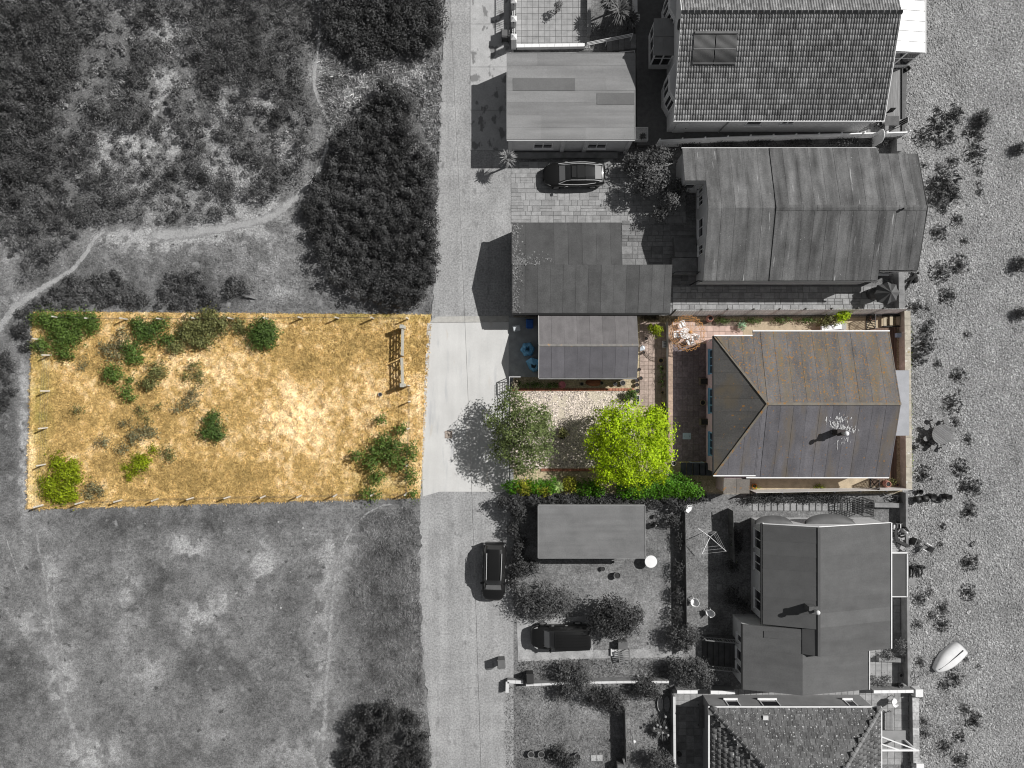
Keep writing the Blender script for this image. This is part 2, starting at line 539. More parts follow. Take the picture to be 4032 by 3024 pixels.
def grid_mesh(name, poly4, res, zf, colf, mat):
    """bilinear patch between four survey corners (clockwise from top left)"""
    c = [np.array(W(*p)) for p in poly4]
    nu = int(max(np.linalg.norm(c[1] - c[0]), np.linalg.norm(c[2] - c[3])) / res) + 1
    nv = int(max(np.linalg.norm(c[3] - c[0]), np.linalg.norm(c[2] - c[1])) / res) + 1
    u, v = np.meshgrid(np.linspace(0, 1, nu + 1), np.linspace(0, 1, nv + 1))
    u = u.ravel()[:, None]; v = v.ravel()[:, None]
    p = c[0] * (1 - u) * (1 - v) + c[1] * u * (1 - v) + c[2] * u * v + c[3] * (1 - u) * v
    x, y = p[:, 0], p[:, 1]
    # uneven outline
    e = ((u[:, 0] < 1e-6) | (u[:, 0] > 1 - 1e-6) | (v[:, 0] < 1e-6) | (v[:, 0] > 1 - 1e-6))
    x = np.where(e, x + 0.18 * (fbm(x, y, 0.5, 3) - .5), x); y = np.where(e, y + 0.18 * (fbm(x, y, 0.5, 13) - .5), y)
    z = zf(x, y)
    z = np.where(e, -0.05, z)
    col = colf(x, y)
    if col.ndim == 1:
        col = np.repeat(col[:, None], 3, 1)
    col = np.hstack([col, np.ones((len(col), 1))])
    idx = np.arange((nu + 1) * (nv + 1)).reshape(nv + 1, nu + 1)
    F = np.stack([idx[1:, :-1], idx[1:, 1:], idx[:-1, 1:], idx[:-1, :-1]], -1).reshape(-1, 4)
    me = fast_mesh(name, np.stack([x, y, z], 1), F, mat, {'col': ('FLOAT_COLOR', col)}, smooth=True)
    return tag(link(name, me), kind='structure')

def blades(name, poly, dens, ln, wd, colf, mat, zf, rng, lean=0.8, mask=None, jit=0.55, bright=1.0):
    """loose grass: single bent blades scattered through a survey polygon"""
    pw = [W(*p) for p in poly]
    x0 = min(p[0] for p in pw); x1 = max(p[0] for p in pw); y0 = min(p[1] for p in pw); y1 = max(p[1] for p in pw)
    n = int((x1 - x0) * (y1 - y0) * dens)
    x = rng.uniform(x0, x1, n); y = rng.uniform(y0, y1, n)
    k = in_poly(x, y, pw)
    if mask is not None:
        k &= mask(x, y)
    x = x[k]; y = y[k]; n = len(x)
    col = colf(x, y)
    if col.ndim == 1:
        col = np.repeat(col[:, None], 3, 1)
    col = col * bright * (1 + jit * (rng.rand(n, 1) * 2 - 1))
    z = zf(x, y)
    a = rng.rand(n) * 2 * np.pi; l = ln * (0.5 + rng.rand(n)); w = wd * (0.6 + 0.8 * rng.rand(n))
    dx = np.cos(a); dy = np.sin(a)
    le = lean * (0.5 + rng.rand(n) * .6)
    V = np.empty((n, 4, 3))
    V[:, 0] = np.stack([x - dy * w, y + dx * w, z], 1)
    V[:, 1] = np.stack([x + dy * w, y - dx * w, z], 1)
    V[:, 2] = np.stack([x + dx * l * le * .5 + dy * w * .8, y + dy * l * le * .5 - dx * w * .8, z + l * .38], 1)
    V[:, 3] = np.stack([x + dx * l * le, y + dy * l * le, z + l * (.35 + .3 * rng.rand(n))], 1)
    F = np.arange(4 * n).reshape(n, 4)[:, [0, 1, 2, 3]]
    c4 = np.repeat(np.hstack([col, np.ones((n, 1))]), 4, 0)
    me = fast_mesh(name, V.reshape(-1, 3), F, mat, {'col': ('FLOAT_COLOR', c4)})
    return link(name, me)

m_field = M('field_soil_grass', G(.1), rough=.95, var=.3, scale=3.2, fine=.45, fscale=8, attr='col', bump=.5, bscale=14, spec=.1)
m_meadow = M('meadow_turf', G(.1), rough=.95, var=.3, scale=3.2, fine=.45, fscale=8, attr='col', bump=.5, bscale=14, spec=.1, specks=((G(.25), 1.1, .60, .69, (1, 1, 1)), (G(.075), 1.7, .62, .72, (1, 1, 1)), (G(.3), 4.5, .68, .74, (1, 1, 1))))
m_blade = M('grass_blade', G(.1), rough=.8, var=0, attr='col', transl=.2, spec=.15)
m_plot = M('dry_grass_soil', (.5, .3, .1), rough=.95, var=.22, scale=3.5, fine=.4, fscale=9, attr='col', bump=.6, bscale=12, spec=.1)

# ground: one sheet to the horizon
mb = MB(); mb.add([(-900, -900, -.08), (900, -900, -.08), (900, 900, -.08), (-900, 900, -.08)], [(0, 1, 2, 3)])
struct('ground', mb, M('rough_grass', G(.12), rough=.95, var=.35, scale=.35, fine=.3, fscale=6, bump=.4, bscale=10, spec=.1))

def gcol(f):
    return lambda x, y: f(x, y)
grid_mesh('field', [(-160, -140), (1745, -140), (1745, 3160), (-160, 3160)], 0.15, field_z, field_tone, m_meadow)
PLOT4 = [(125, 1224), (1700, 1236), (1657, 1962), (104, 2008)]
grid_mesh('dry_grass_plot', PLOT4, 0.11, plot_z, plot_col, m_plot)

# lane of grey gravel
LANE_L = [(1757, -700), (1752, 0), (1740, 200), (1730, 480), (1722, 800), (1712, 1100), (1700, 1235), (1672, 1500), (1655, 1950), (1652, 2200), (1660, 2500), (1680, 2750), (1695, 3024), (1710, 3800)]
rng = np.random.RandomState(3)
def jag_left(poly, amp, step=0.35):
    pts = []
    w = [np.array(W(*p)) for p in poly]
    for a, b in zip(w[:-1], w[1:]):
        n = max(1, int(np.linalg.norm(b - a) / step))
        for i in range(n):
            p = a + (b - a) * i / n
            pts.append((p[0] + rng.normal() * amp, p[1]))
    pts.append(tuple(w[-1]))
    return pts
ll = jag_left(LANE_L, 0.09)
mb = MB()
xr = [W(2030, 0)[0]] * len(ll)
vs = []
for (x, y) in ll:
    vs += [(x, y, 0.012), (W(2022, 0)[0], y, 0.012)]
mb.add(vs, [(2 * i, 2 * i + 2, 2 * i + 3, 2 * i + 1) for i in range(len(ll) - 1)])
struct('lane', mb, M('lane_gravel', G(.32), rough=.95, var=.16, scale=.5, fine=.32, fscale=7, bump=.6, bscale=18, spec=.15,
                     specks=((G(.2), 2.2, .58, .75, (1, .5, 1)),), band=(.14, (1.5, .06, 1))))

# gardens and yards east of the lane
YARD_F = [(2300, 2300, 160, 90, .05), (2560, 2400, 120, 130, .05), (2400, 2650, 260, 60, .04), (2750, 2200, 80, 180, .03), (2200, 2820, 180, 110, .05),
          (2640, 2560, 150, 30, .10), (2500, 2900, 70, 90, .04), (3000, 1990, 200, 30, .07), (2350, 2750, 120, 80, .06)]
def yard_tone(x, y):
    b = 0.165 + 0.07 * (fbm(x, y, 1.8, 3) - .5) * 2 + 0.06 * (fbm(x, y, 0.5, 9) - .5) * 2 + feat(x, y, YARD_F)
    return np.clip(b, .05, .32)
Y_LO, Y_HI = W(0, 1947)[1], W(0, 1243)[1]
def yard_col(x, y):
    g = np.repeat(yard_tone(x, y)[:, None], 3, 1)
    t = np.array([.42, .35, .235]) * (0.75 + 0.5 * fbm(x, y, 1.2, 4))[:, None]
    k = ((y > Y_LO) & (y < Y_HI))[:, None]
    return np.where(k, t, g)
grid_mesh('garden_ground', [(2000, -160), (3590, -160), (3590, 3170), (2000, 3170)], 0.25, lambda x, y: 0.0 * x + 0.012 * vnoise(x, y, .6), yard_col, m_field)

# shingle beach
mb = MB()
bx0 = W(3555, 0)[0]
vs = []; ys = np.linspace(-120, 120, 400)
for y in ys:
    vs += [(bx0 + (0.15 * math.sin(y * 3.1) + .1 * math.sin(y * 7.7) if abs(y) < 40 else 0), y, .02), (260, y, .02 - .0)]
mb.add(vs, [(2 * i, 2 * i + 1, 2 * i + 3, 2 * i + 2) for i in range(len(ys) - 1)])
struct('shingle_beach', mb, M('shingle', G(.25), rough=.9, var=.3, scale=.35, fine=.55, fscale=9, bump=1.0, bscale=14, spec=.2))
def pebbles(name, poly, dens, r, mat, rng, z, tones=(.5, 1.6), mask=None):
    pw = [W(*p) for p in poly]
    x0 = min(p[0] for p in pw); x1 = max(p[0] for p in pw); y0 = min(p[1] for p in pw); y1 = max(p[1] for p in pw)
    n = int((x1 - x0) * (y1 - y0) * dens)
    x = rng.uniform(x0, x1, n); y = rng.uniform(y0, y1, n)
    k = in_poly(x, y, pw)
    if mask is not None:
        k &= mask(x, y)
    x = x[k]; y = y[k]; n = len(x)
    rr = r * (.45 + .9 * rng.rand(n) ** 1.6)
    a = rng.rand(n) * 6.283; el = .6 + .35 * rng.rand(n)
    ca, sa = np.cos(a), np.sin(a)
    tilt = rng.normal(size=n) * .3
    base = np.array([(1, 0, 0), (0, 1, 0), (-1, 0, 0), (0, -1, 0), (.15, .1, .62), (0, 0, -.5)])
    V = np.empty((n, 6, 3))
    for i, (bx, by, bz) in enumerate(base):
        lx = bx * rr; ly = by * rr * el; lz = bz * rr + bx * tilt * rr
        V[:, i, 0] = x + lx * ca - ly * sa; V[:, i, 1] = y + lx * sa + ly * ca; V[:, i, 2] = z + rr * .25 + lz
    fs = np.array([(0, 1, 4), (1, 2, 4), (2, 3, 4), (3, 0, 4), (1, 0, 5), (2, 1, 5), (3, 2, 5), (0, 3, 5)])[:4]
    F = (np.arange(n)[:, None, None] * 6 + fs[None]).reshape(-1, 3)
    t = np.repeat(tones[0] + (tones[1] - tones[0]) * rng.rand(n) ** 1.3, 6)
    me = fast_mesh(name, V.reshape(-1, 3), F, mat, {'tone': ('FLOAT', t)})
    return tag(link(name, me), kind='stuff')
o = pebbles('shingle_pebbles', [(3560, -60), (4090, -60), (4090, 3090), (3575, 3090)], 110, .085, M('pebble', G(.32), rough=.75, var=.28, scale=.45, attr='tone', spec=.3), np.random.RandomState(5), .012, (.55, 1.4))
tag(o, 'loose grey shingle stones covering the beach', 'shingle')

# worn footpaths through the field
m_path = M('path_soil', G(.33), rough=.95, var=.15, scale=1.2, fine=.25, fscale=9, bump=.4, bscale=14, spec=.1, alpha_edge=True)
PATHS = []
def near_path(x, y, extra):
    m = np.zeros(np.shape(x), bool)
    for pts in PATHS:
        for (a, b) in zip(pts[:-1], pts[1:]):
            (ax, ay), (bx, by) = W(a[0], a[1]), W(b[0], b[1])
            dx, dy = bx - ax, by - ay
            t = np.clip(((x - ax) * dx + (y - ay) * dy) / (dx * dx + dy * dy + 1e-9), 0, 1)
            m |= np.hypot(x - ax - t * dx, y - ay - t * dy) < (a[2] + b[2]) / 96 * .8 + extra
    return m
def footpath(pts, solid=True):
    """pts: (px, py, width)"""
    P = []
    if solid: PATHS.append(pts)
    for (a, b) in zip(pts[:-1], pts[1:]):
        n = max(2, int(math.hypot(b[0] - a[0], b[1] - a[1]) / 9))
        for i in range(n):
            t = i / n
            P.append([a[j] + (b[j] - a[j]) * t for j in range(3)])
    P.append(list(pts[-1]))
    P = np.array(P)
    for _ in range(6):
        P[1:-1] = (P[:-2] + 2 * P[1:-1] + P[2:]) / 4
    V = []; E = []
    for i in range(len(P)):
        d = P[min(i + 1, len(P) - 1), :2] - P[max(i - 1, 0), :2]
        d = d / (np.linalg.norm(d) + 1e-9); nrm = np.array([-d[1], d[0]])
        for j, s in enumerate((-1.0, -.5, 0, .5, 1.0)):
            q = P[i, :2] + nrm * s * P[i, 2] * 1.0 + nrm * 5 * (float(vnoise(P[i, 0] / 48, P[i, 1] / 48, .8)) - .5)
            x, y = W(*q)
            V.append((x, y, float(field_z(np.array([x]), np.array([y]))[0]) + .022)); E.append((0.0, .42, .66, .42, .0)[j] * (1 if solid else .72))
    E = np.array(E); q = np.minimum(np.arange(len(P)), np.arange(len(P))[::-1]) / 14.0; E = np.clip(E * np.repeat(np.clip(q, .05, 1), 5), 0, 1) - .25 * np.repeat(1 - np.clip(q, 0, 1), 5)
    n = len(P)
    F = [(i * 5 + j, i * 5 + j + 1, (i + 1) * 5 + j + 1, (i + 1) * 5 + j) for i in range(n - 1) for j in range(4)]
    me = fast_mesh('footpath', np.array(V), np.array(F), m_path, {'edge': ('FLOAT', E)})
    return tag(link('footpath', me), kind='structure')
footpath([(1250, -120, 9), (1258, 0, 9), (1264, 110, 9), (1250, 215, 12), (1238, 280, 14), (1240, 350, 14), (1262, 410, 13), (1296, 465, 14), (1303, 520, 15), (1285, 590, 13), (1258, 670, 14), (1210, 735, 19), (1150, 792, 26), (1080, 850, 26), (980, 882, 24), (860, 903, 26), (740, 918, 34), (600, 928, 40), (500, 925, 35)])
footpath([(500, 905, 20), (478, 888, 16), (420, 905, 15), (376, 937, 15), (335, 1005, 15), (295, 1055, 16), (206, 1111, 18), (117, 1166, 24), (55, 1215, 30), (0, 1290, 24), (-80, 1400, 24)])
footpath([(420, 1040, 10), (380, 1058, 17), (320, 1072, 15), (285, 1075, 10)])
footpath([(1650, 1973, 9), (1560, 1982, 9), (1505, 1992, 9), (1448, 2017, 10), (1402, 2062, 12), (1367, 2110, 11), (1335, 2190, 14), (1310, 2350, 20), (1296, 2550, 24), (1280, 2800, 26), (1262, 3060, 26)], False)
footpath([(122, 1990, 16), (138, 2060, 14), (150, 2140, 12), (179, 2275, 16), (200, 2380, 22), (212, 2500, 26), (236, 2660, 30), (262, 2800, 30), (320, 2940, 40), (380, 3060, 40)], False)
footpath([(-10, 2010, 6), (15, 2080, 8), (38, 2165, 8), (70, 2265, 8), (95, 2330, 7), (120, 2400, 7)], False)

# ------------------------------------------------------------------ concrete
m_conc = M('driveway_concrete', (.56, .555, .54), rough=.9, var=.09, scale=.5, fine=.06, fscale=14, bump=.1, bscale=30, spec=.2,
           specks=(((.46, .40, .32), 1.3, .64, .85, (1, .25, 1)), ((.40, .41, .42), .8, .58, .8, (2.2, .3, 1))), band=(.05, (1.6, .12, 1)))
mb = MB()
dv = [W(*p) for p in [(1682, 1272), (2003, 1268), (2003, 1930), (1985, 1936), (1729, 1936), (1664, 1955), (1662, 1800), (1672, 1500)]]
mb.prism(dv, -.05, .05)
struct('concrete_driveway', mb, m_conc)
mb = MB(); mb.prism([W(*p) for p in [(1718, 1247), (2003, 1243), (2003, 1266.8), (1690, 1270.8)]], -.05, .058)
struct('concrete_edging', mb, M('edging_concrete', (.42, .41, .385), var=.15, scale=3, fine=.1))
mb = MB(); mb.prism([W(*p) for p in [(2004, 1250), (2124, 1250), (2124, 1485), (2004, 1485)]], -.05, .055)
struct('parking_slab', mb, M('old_concrete', (.33, .34, .34), var=.3, scale=1.2, fine=.12, spec=.2))
m_apr = M('apron_concrete', G(.40), rough=.92, var=.10, scale=1.5, fine=.12, fscale=12, bump=.15, bscale=25, spec=.15,
          specks=((G(.20), .9, .56, .62, (1.6, 1, 1)),))
o = None
mb = MB()
for (ya, yb) in ((-400, -120), (-118.5, 95), (96.5, 264), (265.5, 434), (435.5, 592)):
    q = [W(*p) for p in [(1852, ya), (2004, ya), (2004, yb), (1852, yb)]]
    mb.prism(q, -.05, .05)
struct('concrete_apron', mb, m_apr)

# manhole on the driveway
r0 = thing('manhole_cover', 'square rusty drain cover set in the pale concrete driveway', 'drain cover', W3(1766, 1711, .05))
mb = MB(); mb.cbox(0, 0, .006, .62, .62, .012); lpart(r0, 'frame', mb, M('rust_frame', (.36, .30, .26), var=.3, scale=6))
mb = MB()
for i in range(5):
    mb.cbox(-.2 + i * .1, 0, .016, .08, .5, .012)
lpart(r0, 'lid', mb, M('rust_lid', (.42, .36, .31), var=.3, scale=8))

# ------------------------------------------------------------------ paving of separate slabs
_slabme = {}
def slab_mesh(mat):
    if mat.name not in _slabme:
        b = .5; c = .47
        mb = MB()
        vs = [(-b, -b, 0), (b, -b, 0), (b, b, 0), (-b, b, 0), (-b, -b, .7), (b, -b, .7), (b, b, .7), (-b, b, .7), (-c, -c, 1), (c, -c, 1), (c, c, 1), (-c, c, 1)]
        fs = [(0, 1, 5, 4), (1, 2, 6, 5), (2, 3, 7, 6), (3, 0, 4, 7), (4, 5, 9, 8), (5, 6, 10, 9), (6, 7, 11, 10), (7, 4, 8, 11), (8, 9, 10, 11)]
        mb.add(vs, fs)
        _slabme[mat.name] = mb.mesh('paving_slab', mat)
    return _slabme[mat.name]

def paving(name, poly, bedmat, mat, w, h, seed=0, z=0.0, gap=.02, style='grid', th=.035, holes=(), pname='paving_slab', limit=300):
    """a bed with loose-laid slabs; poly in survey units; w, h slab size in metres"""
    rg = random.Random(seed)
    pw = [W(p[0], p[1], z) for p in poly]
    mb = MB(); mb.prism(pw, z - .06, z + .012)
    bed = struct(name, mb, bedmat)
    hol = [[W(p[0], p[1], z) for p in h_] for h_ in holes]
    x0 = min(p[0] for p in pw); x1 = max(p[0] for p in pw); y0 = min(p[1] for p in pw); y1 = max(p[1] for p in pw)
    me = slab_mesh(mat)
    y = y1; n = 0
    def put(cx, cy, sx, sy):
        nonlocal n
        cn = [(cx - sx * .4, cy - sy * .4), (cx + sx * .4, cy - sy * .4), (cx + sx * .4, cy + sy * .4), (cx - sx * .4, cy + sy * .4)]
        X = np.array([c[0] for c in cn]); Y = np.array([c[1] for c in cn])
        if not in_poly(X, Y, pw).all():
            return
        for h_ in hol:
            if in_poly(X, Y, h_).any():
                return
        if n >= limit:
            return
        n += 1
        link(pname, me, bed, (cx, cy, z + .004 + rg.uniform(0, .006)), (rg.uniform(-.006, .006), rg.uniform(-.006, .006), rg.uniform(-.01, .01)), (sx - gap, sy - gap, th))
    if style == 'grid':
        ny = max(1, round((y1 - y0) / h)); nx = max(1, round((x1 - x0) / w))
        hh = (y1 - y0) / ny; ww = (x1 - x0) / nx
        for j in range(ny):
            for i in range(nx):
                put(x0 + (i + .5) * ww, y1 - (j + .5) * hh, ww, hh)
    else:
        j = 0
        while y > y0 + .1:
            hh = h * rg.choice((.75, 1.0, 1.0, 1.3)); hh = min(hh, y - y0)
            x = x0 - rg.random() * w * .6
            x = x0
            while x < x1 - .1:
                ww = w * rg.choice((.6, .8, 1.0, 1.0, 1.3, 1.6)); ww = min(ww, x1 - x)
                if hh > h * .95 and rg.random() < .25 and ww > .3:
                    put(x + ww / 2, y - hh * .25, ww, hh * .5); put(x + ww / 2, y - hh * .75, ww, hh * .5)
                else:
                    put(x + ww / 2, y - hh / 2, ww, hh)
                x += ww
            y -= hh
    return bed
m_mortar = M('mortar_grey', G(.17), var=.3, scale=4, fine=.2)
m_slab = M('slab_grey', G(.29), rough=.9, var=.2, scale=2.5, rnd=.16, fine=.14, fscale=14, bump=.3, bscale=20, spec=.2)
m_slab2 = M('slab_grey_dark', G(.20), rough=.9, var=.25, scale=2.5, rnd=.2, fine=.16, fscale=14, bump=.3, bscale=20, spec=.2)
m_tile = M('patio_tile', G(.31), rough=.85, var=.18, scale=2.2, rnd=.08, fine=.08, spec=.25)
# front drive beside the black saloon, yard of the felt-roofed bungalow
paving('paved_drive', [(2012, 640), (2560, 615), (2700, 640), (2700, 880), (2012, 880)], m_mortar, m_slab, .62, .46, 1, style='rand', gap=.016)
paving('paved_yard', [(2447, 868), (2740, 868), (2740, 1120), (2650, 1120), (2650, 1050), (2447, 1050)], m_mortar, m_slab2, .7, .5, 2, style='rand', gap=.03)
paving('side_path', [(2648, 1118), (3480, 1118), (3545, 1080), (3545, 1222), (2648, 1230)], m_mortar, m_slab, .68, .5, 4, style='rand', gap=.03)
paving('front_patio', [(2030, -60), (2322, -60), (2322, 190), (2030, 190)], m_mortar, m_tile, .46, .46, 5)
# the colour plot's courtyards
m_pink = M('pink_tile', (.52, .39, .33), rough=.85, var=.12, scale=3, rnd=.1, fine=.08, spec=.25)
m_court_shaded = M('court_tile_shaded', (.19, .16, .165), rough=.9, var=.3, scale=5, rnd=.14, fine=.3, fscale=18, spec=.25)  # tone darkened to paint in the deep shade over this court
m_mred = M('mortar_brown', (.20, .155, .12), var=.3, scale=4)
paving('tiled_terrace', [(2641, 1260), (2925, 1266), (2925, 1352), (2641, 1352)], m_mred, m_pink, .50, .50, 6)
paving('courtyard', [(2643, 1354), (2795, 1354), (2795, 1816), (2643, 1816)], m_mred, m_court_shaded, .45, .45, 7, gap=.012)
paving('garden_path', [(2518, 1262), (2622, 1262), (2622, 1600), (2518, 1600)], m_mred, M('path_brick', (.40, .315, .27), rough=.9, var=.2, scale=5, rnd=.15, fine=.25, fscale=18), .34, .34, 8, gap=.012, limit=290)
mb = MB(); mb.prism([W(*p) for p in [(2926, 1254), (3500, 1250), (3500, 1310), (2926, 1330)]], -.05, .03)
struct('side_passage', mb, M('passage_concrete', (.44, .36, .25), var=.2, scale=2, fine=.15))
mb = MB(); mb.prism([W(*p) for p in [(2830, 1880), (3520, 1880), (3520, 1922), (2830, 1935)]], -.05, .03)
struct('side_passage', mb, MATS['passage_concrete'])
# lower houses' paving
paving('sea_terrace', [(3500, 2560), (3560, 2560), (3560, 2690), (3424, 2690), (3424, 2545), (3500, 2545)], m_mortar, m_tile, .5, .5, 9)
paving('east_terrace', [(3490, 2060), (3545, 2060), (3545, 2545), (3490, 2545)], m_mortar, m_slab2, .55, .55, 10)
paving('side_alley', [(2645, 2712), (3478, 2712), (3478, 2782), (2645, 2782)], m_mortar, m_slab, .50, .52, 11)
paving('rear_court', [(2640, 2784), (2795, 2784), (2795, 3090), (2640, 3090)], m_mortar, m_slab2, .6, .6, 12)
paving('rear_terrace', [(3440, 2716), (3575, 2716), (3575, 3010), (3440, 3010)], m_mortar, m_slab, .52, .52, 13)
paving('stepping_path', [(2960, 1978), (3360, 1978), (3360, 2013), (2960, 2013)], M('soil_grey', G(.07), var=.3, scale=3), m_slab, .52, .68, 14, gap=.10)
mb = MB(); mb.prism([W(*p) for p in [(2035, 2442), (2330, 2425), (2335, 2592), (2040, 2605)]], -.05, .03)
struct('parking_pad', mb, M('pad_concrete', G(.34), var=.3, scale=1.3, fine=.2, fscale=10))
mb = MB(); mb.prism([W(*p) for p in [(2335, 2560), (2690, 2552), (2690, 2586), (2335, 2592)]], -.05, .025)
struct('garden_path', mb, M('pad_concrete2', G(.30), var=.3, scale=1.3, fine=.25, fscale=10))
# raised court of the pantiled house
COURT_Z = .7
mb = MB(); mb.prism([W(p[0], p[1], COURT_Z) for p in [(2506, -70), (3590, -70), (3560, 545), (2508, 572)]], -.05, COURT_Z)
struct('raised_court', mb, M('court_setts', G(.12), var=.2, scale=3, fine=.15))

# gravel bed with brick edging
mb = MB(); mb.prism([W(*p) for p in [(2010, 1536), (2500, 1536), (2500, 1846), (2010, 1846)]], -.03, .02)
struct('gravel_bed', mb, M('gravel_base', (.58, .51, .41), var=.2, scale=2, fine=.4, fscale=12, bump=.8, bscale=16))
def gmask(x, y):
    return fbm(x, y, .8, 3) < .66
o = pebbles('gravel_chippings', [(2014, 1540), (2496, 1540), (2496, 1842), (2014, 1842)], 330, .055,
            M('chipping', (.75, .655, .575), rough=.8, var=.25, scale=1.5, attr='tone', spec=.3), np.random.RandomState(8), .012, (.25, 1.4), gmask)
tag(o, 'pale pink and white gravel chippings in the fenced garden bed', 'gravel')
m_brick = M('edging_brick', (.36, .155, .10), rough=.9, var=.2, scale=6, rnd=.25, fine=.15)
def brick_row(name, x0, x1, y, label, n):
    a = W3(x0, y); b = W3(x1, y)
    rt = thing(name, label, 'edging', a)
    me = slab_mesh(m_brick)
    for i in range(n):
        t = (i + .5) / n * (b[0] - a[0])
        link('brick', me, rt, (t, 0, 0), (0, 0, random.Random(i).uniform(-.03, .03)), ((b[0] - a[0]) / n - .012, .22, .10 + random.Random(i).uniform(0, .012)))
brick_row('brick_edging', 2012, 2495, 1534, 'row of red bricks edging the gravel beside the shed bed', 40)
brick_row('brick_edging', 2130, 2480, 1850, 'row of red bricks edging the gravel beside the sandy path', 30)

# ------------------------------------------------------------------ loose grass over the open ground
rg = np.random.RandomState(21)
def not_lane(x, y):
    return (x < W(1700, 0)[0] - .0)
FIELD_T = [(-160, -100), (1735, -100), (1735, 480), (1715, 900), (1700, 1230), (-160, 1230)]
o = blades('field_grass', FIELD_T, 80, .17, .018, field_tone, m_blade, field_z, rg, bright=1.2, mask=lambda x, y: ~near_path(x, y, -.05))
tag(o, 'grey tufted grass between the bushes north of the fenced plot', 'grass', kind='stuff')
FIELD_B = [(-160, 1980), (105, 2012), (1655, 1968), (1655, 2300), (1690, 3100), (-160, 3100)]
o = blades('field_grass', FIELD_B, 60, .13, .018, field_tone, m_blade, field_z, rg, bright=1.15)
tag(o, 'grey mottled meadow grass south of the fenced plot', 'grass', kind='stuff')
o = blades('field_grass', [(-160, 1200), (100, 1230), (95, 2000), (-160, 2000)], 60, .15, .018, field_tone, m_blade, field_z, rg, bright=1.1)
tag(o, 'grey grass outside the west end of the fenced plot', 'grass', kind='stuff')
o = blades('rough_grass', [(1330, 2060), (1500, 2010), (1630, 1995), (1650, 2300), (1668, 2790), (1380, 2800), (1330, 2400)], 170, .20, .018, lambda x, y: field_tone(x, y) * (.6 + 1.1 * fbm(x, y, .8, 88)), m_blade, field_z, rg, lean=1.0, bright=1.15, mask=lambda x, y: x > W(1385, 0)[0] + 3.2 * fbm(x, y, 2.0, 51) - 1.0)
tag(o, 'long dark tussocky grass strip beside the lane', 'grass', kind='stuff')
o = blades('rough_grass', [(1262, 215), (1480, 245), (1560, 230), (1740, 215), (1728, 620), (1690, 560), (1600, 350), (1460, 340), (1310, 560), (1265, 420)], 120, .36, .02, lambda x, y: field_tone(x, y) * (.6 + 1.1 * fbm(x, y, .6, 88)), m_blade, field_z, rg, lean=1.0, bright=1.35)
tag(o, 'long pale grass between the two dark thickets beside the lane', 'grass', kind='stuff')
o = blades('dry_grass', PLOT4, 200, .15, .018, plot_col, M('straw_blade', G(.1), rough=.8, var=0, attr='col', transl=.25, spec=.15), plot_z, rg, lean=1.0, jit=.55, bright=1.08)
tag(o, 'golden dry grass covering the fenced plot', 'grass', kind='stuff')
LAWN = [(2010, 2180), (2680, 2050), (2690, 2560), (2330, 2560), (2330, 2430), (2010, 2430)]
o = blades('lawn_grass', [(2010, 2020), (2690, 2010), (2690, 2560), (2340, 2600), (2010, 2420)], 90, .09, .014, yard_tone, m_blade, lambda x, y: 0 * x + .005, rg, bright=1.15)
tag(o, 'grey lawn around the flat-roofed garage and the round white table', 'lawn', kind='stuff')
o = blades('lawn_grass', [(2690, 1990), (2860, 2000), (2860, 2460), (2690, 2540)], 90, .08, .014, yard_tone, m_blade, lambda x, y: 0 * x + .005, rg, bright=1.15)
tag(o, 'grey lawn strip with the rotary clothes line', 'lawn', kind='stuff')
o = blades('lawn_grass', [(1990, 2700), (2640, 2700), (2640, 3100), (1990, 3100)], 120, .16, .016, yard_tone, m_blade, lambda x, y: 0 * x + .005, rg, lean=1.0, bright=1.25, jit=.5)
tag(o, 'patchy grey garden grass south of the white rail wall', 'lawn', kind='stuff')
o = blades('lawn_grass', [(2040, 2600), (2640, 2590), (2640, 2690), (2040, 2690)], 130, .2, .016, lambda x, y: yard_tone(x, y) * .8, m_blade, lambda x, y: 0 * x + .005, rg, lean=1.0, bright=1.1, jit=.5)
tag(o, 'rough grey grass bank between the parking pad and white rail wall', 'grass', kind='stuff')

# ================================================================== BUILDINGS
def plane(p, q, r):
    p, q, r = Vector(p), Vector(q), Vector(r)
    n = (q - p).cross(r - p)
    return lambda x, y: p.z - (n.x * (x - p.x) + n.y * (y - p.y)) / n.z

def clip(poly, ax, v, keep_less):
    out = []
    n = len(poly)
    for i in range(n):
        a, b = poly[i], poly[(i + 1) % n]
        ia = (a[ax] <= v) == keep_less or a[ax] == v; ib = (b[ax] <= v) == keep_less or b[ax] == v
        if ia: out.append(a)
        if ia != ib:
            t = (v - a[ax]) / (b[ax] - a[ax])
            out.append((a[0] + (b[0] - a[0]) * t, a[1] + (b[1] - a[1]) * t))
    return out

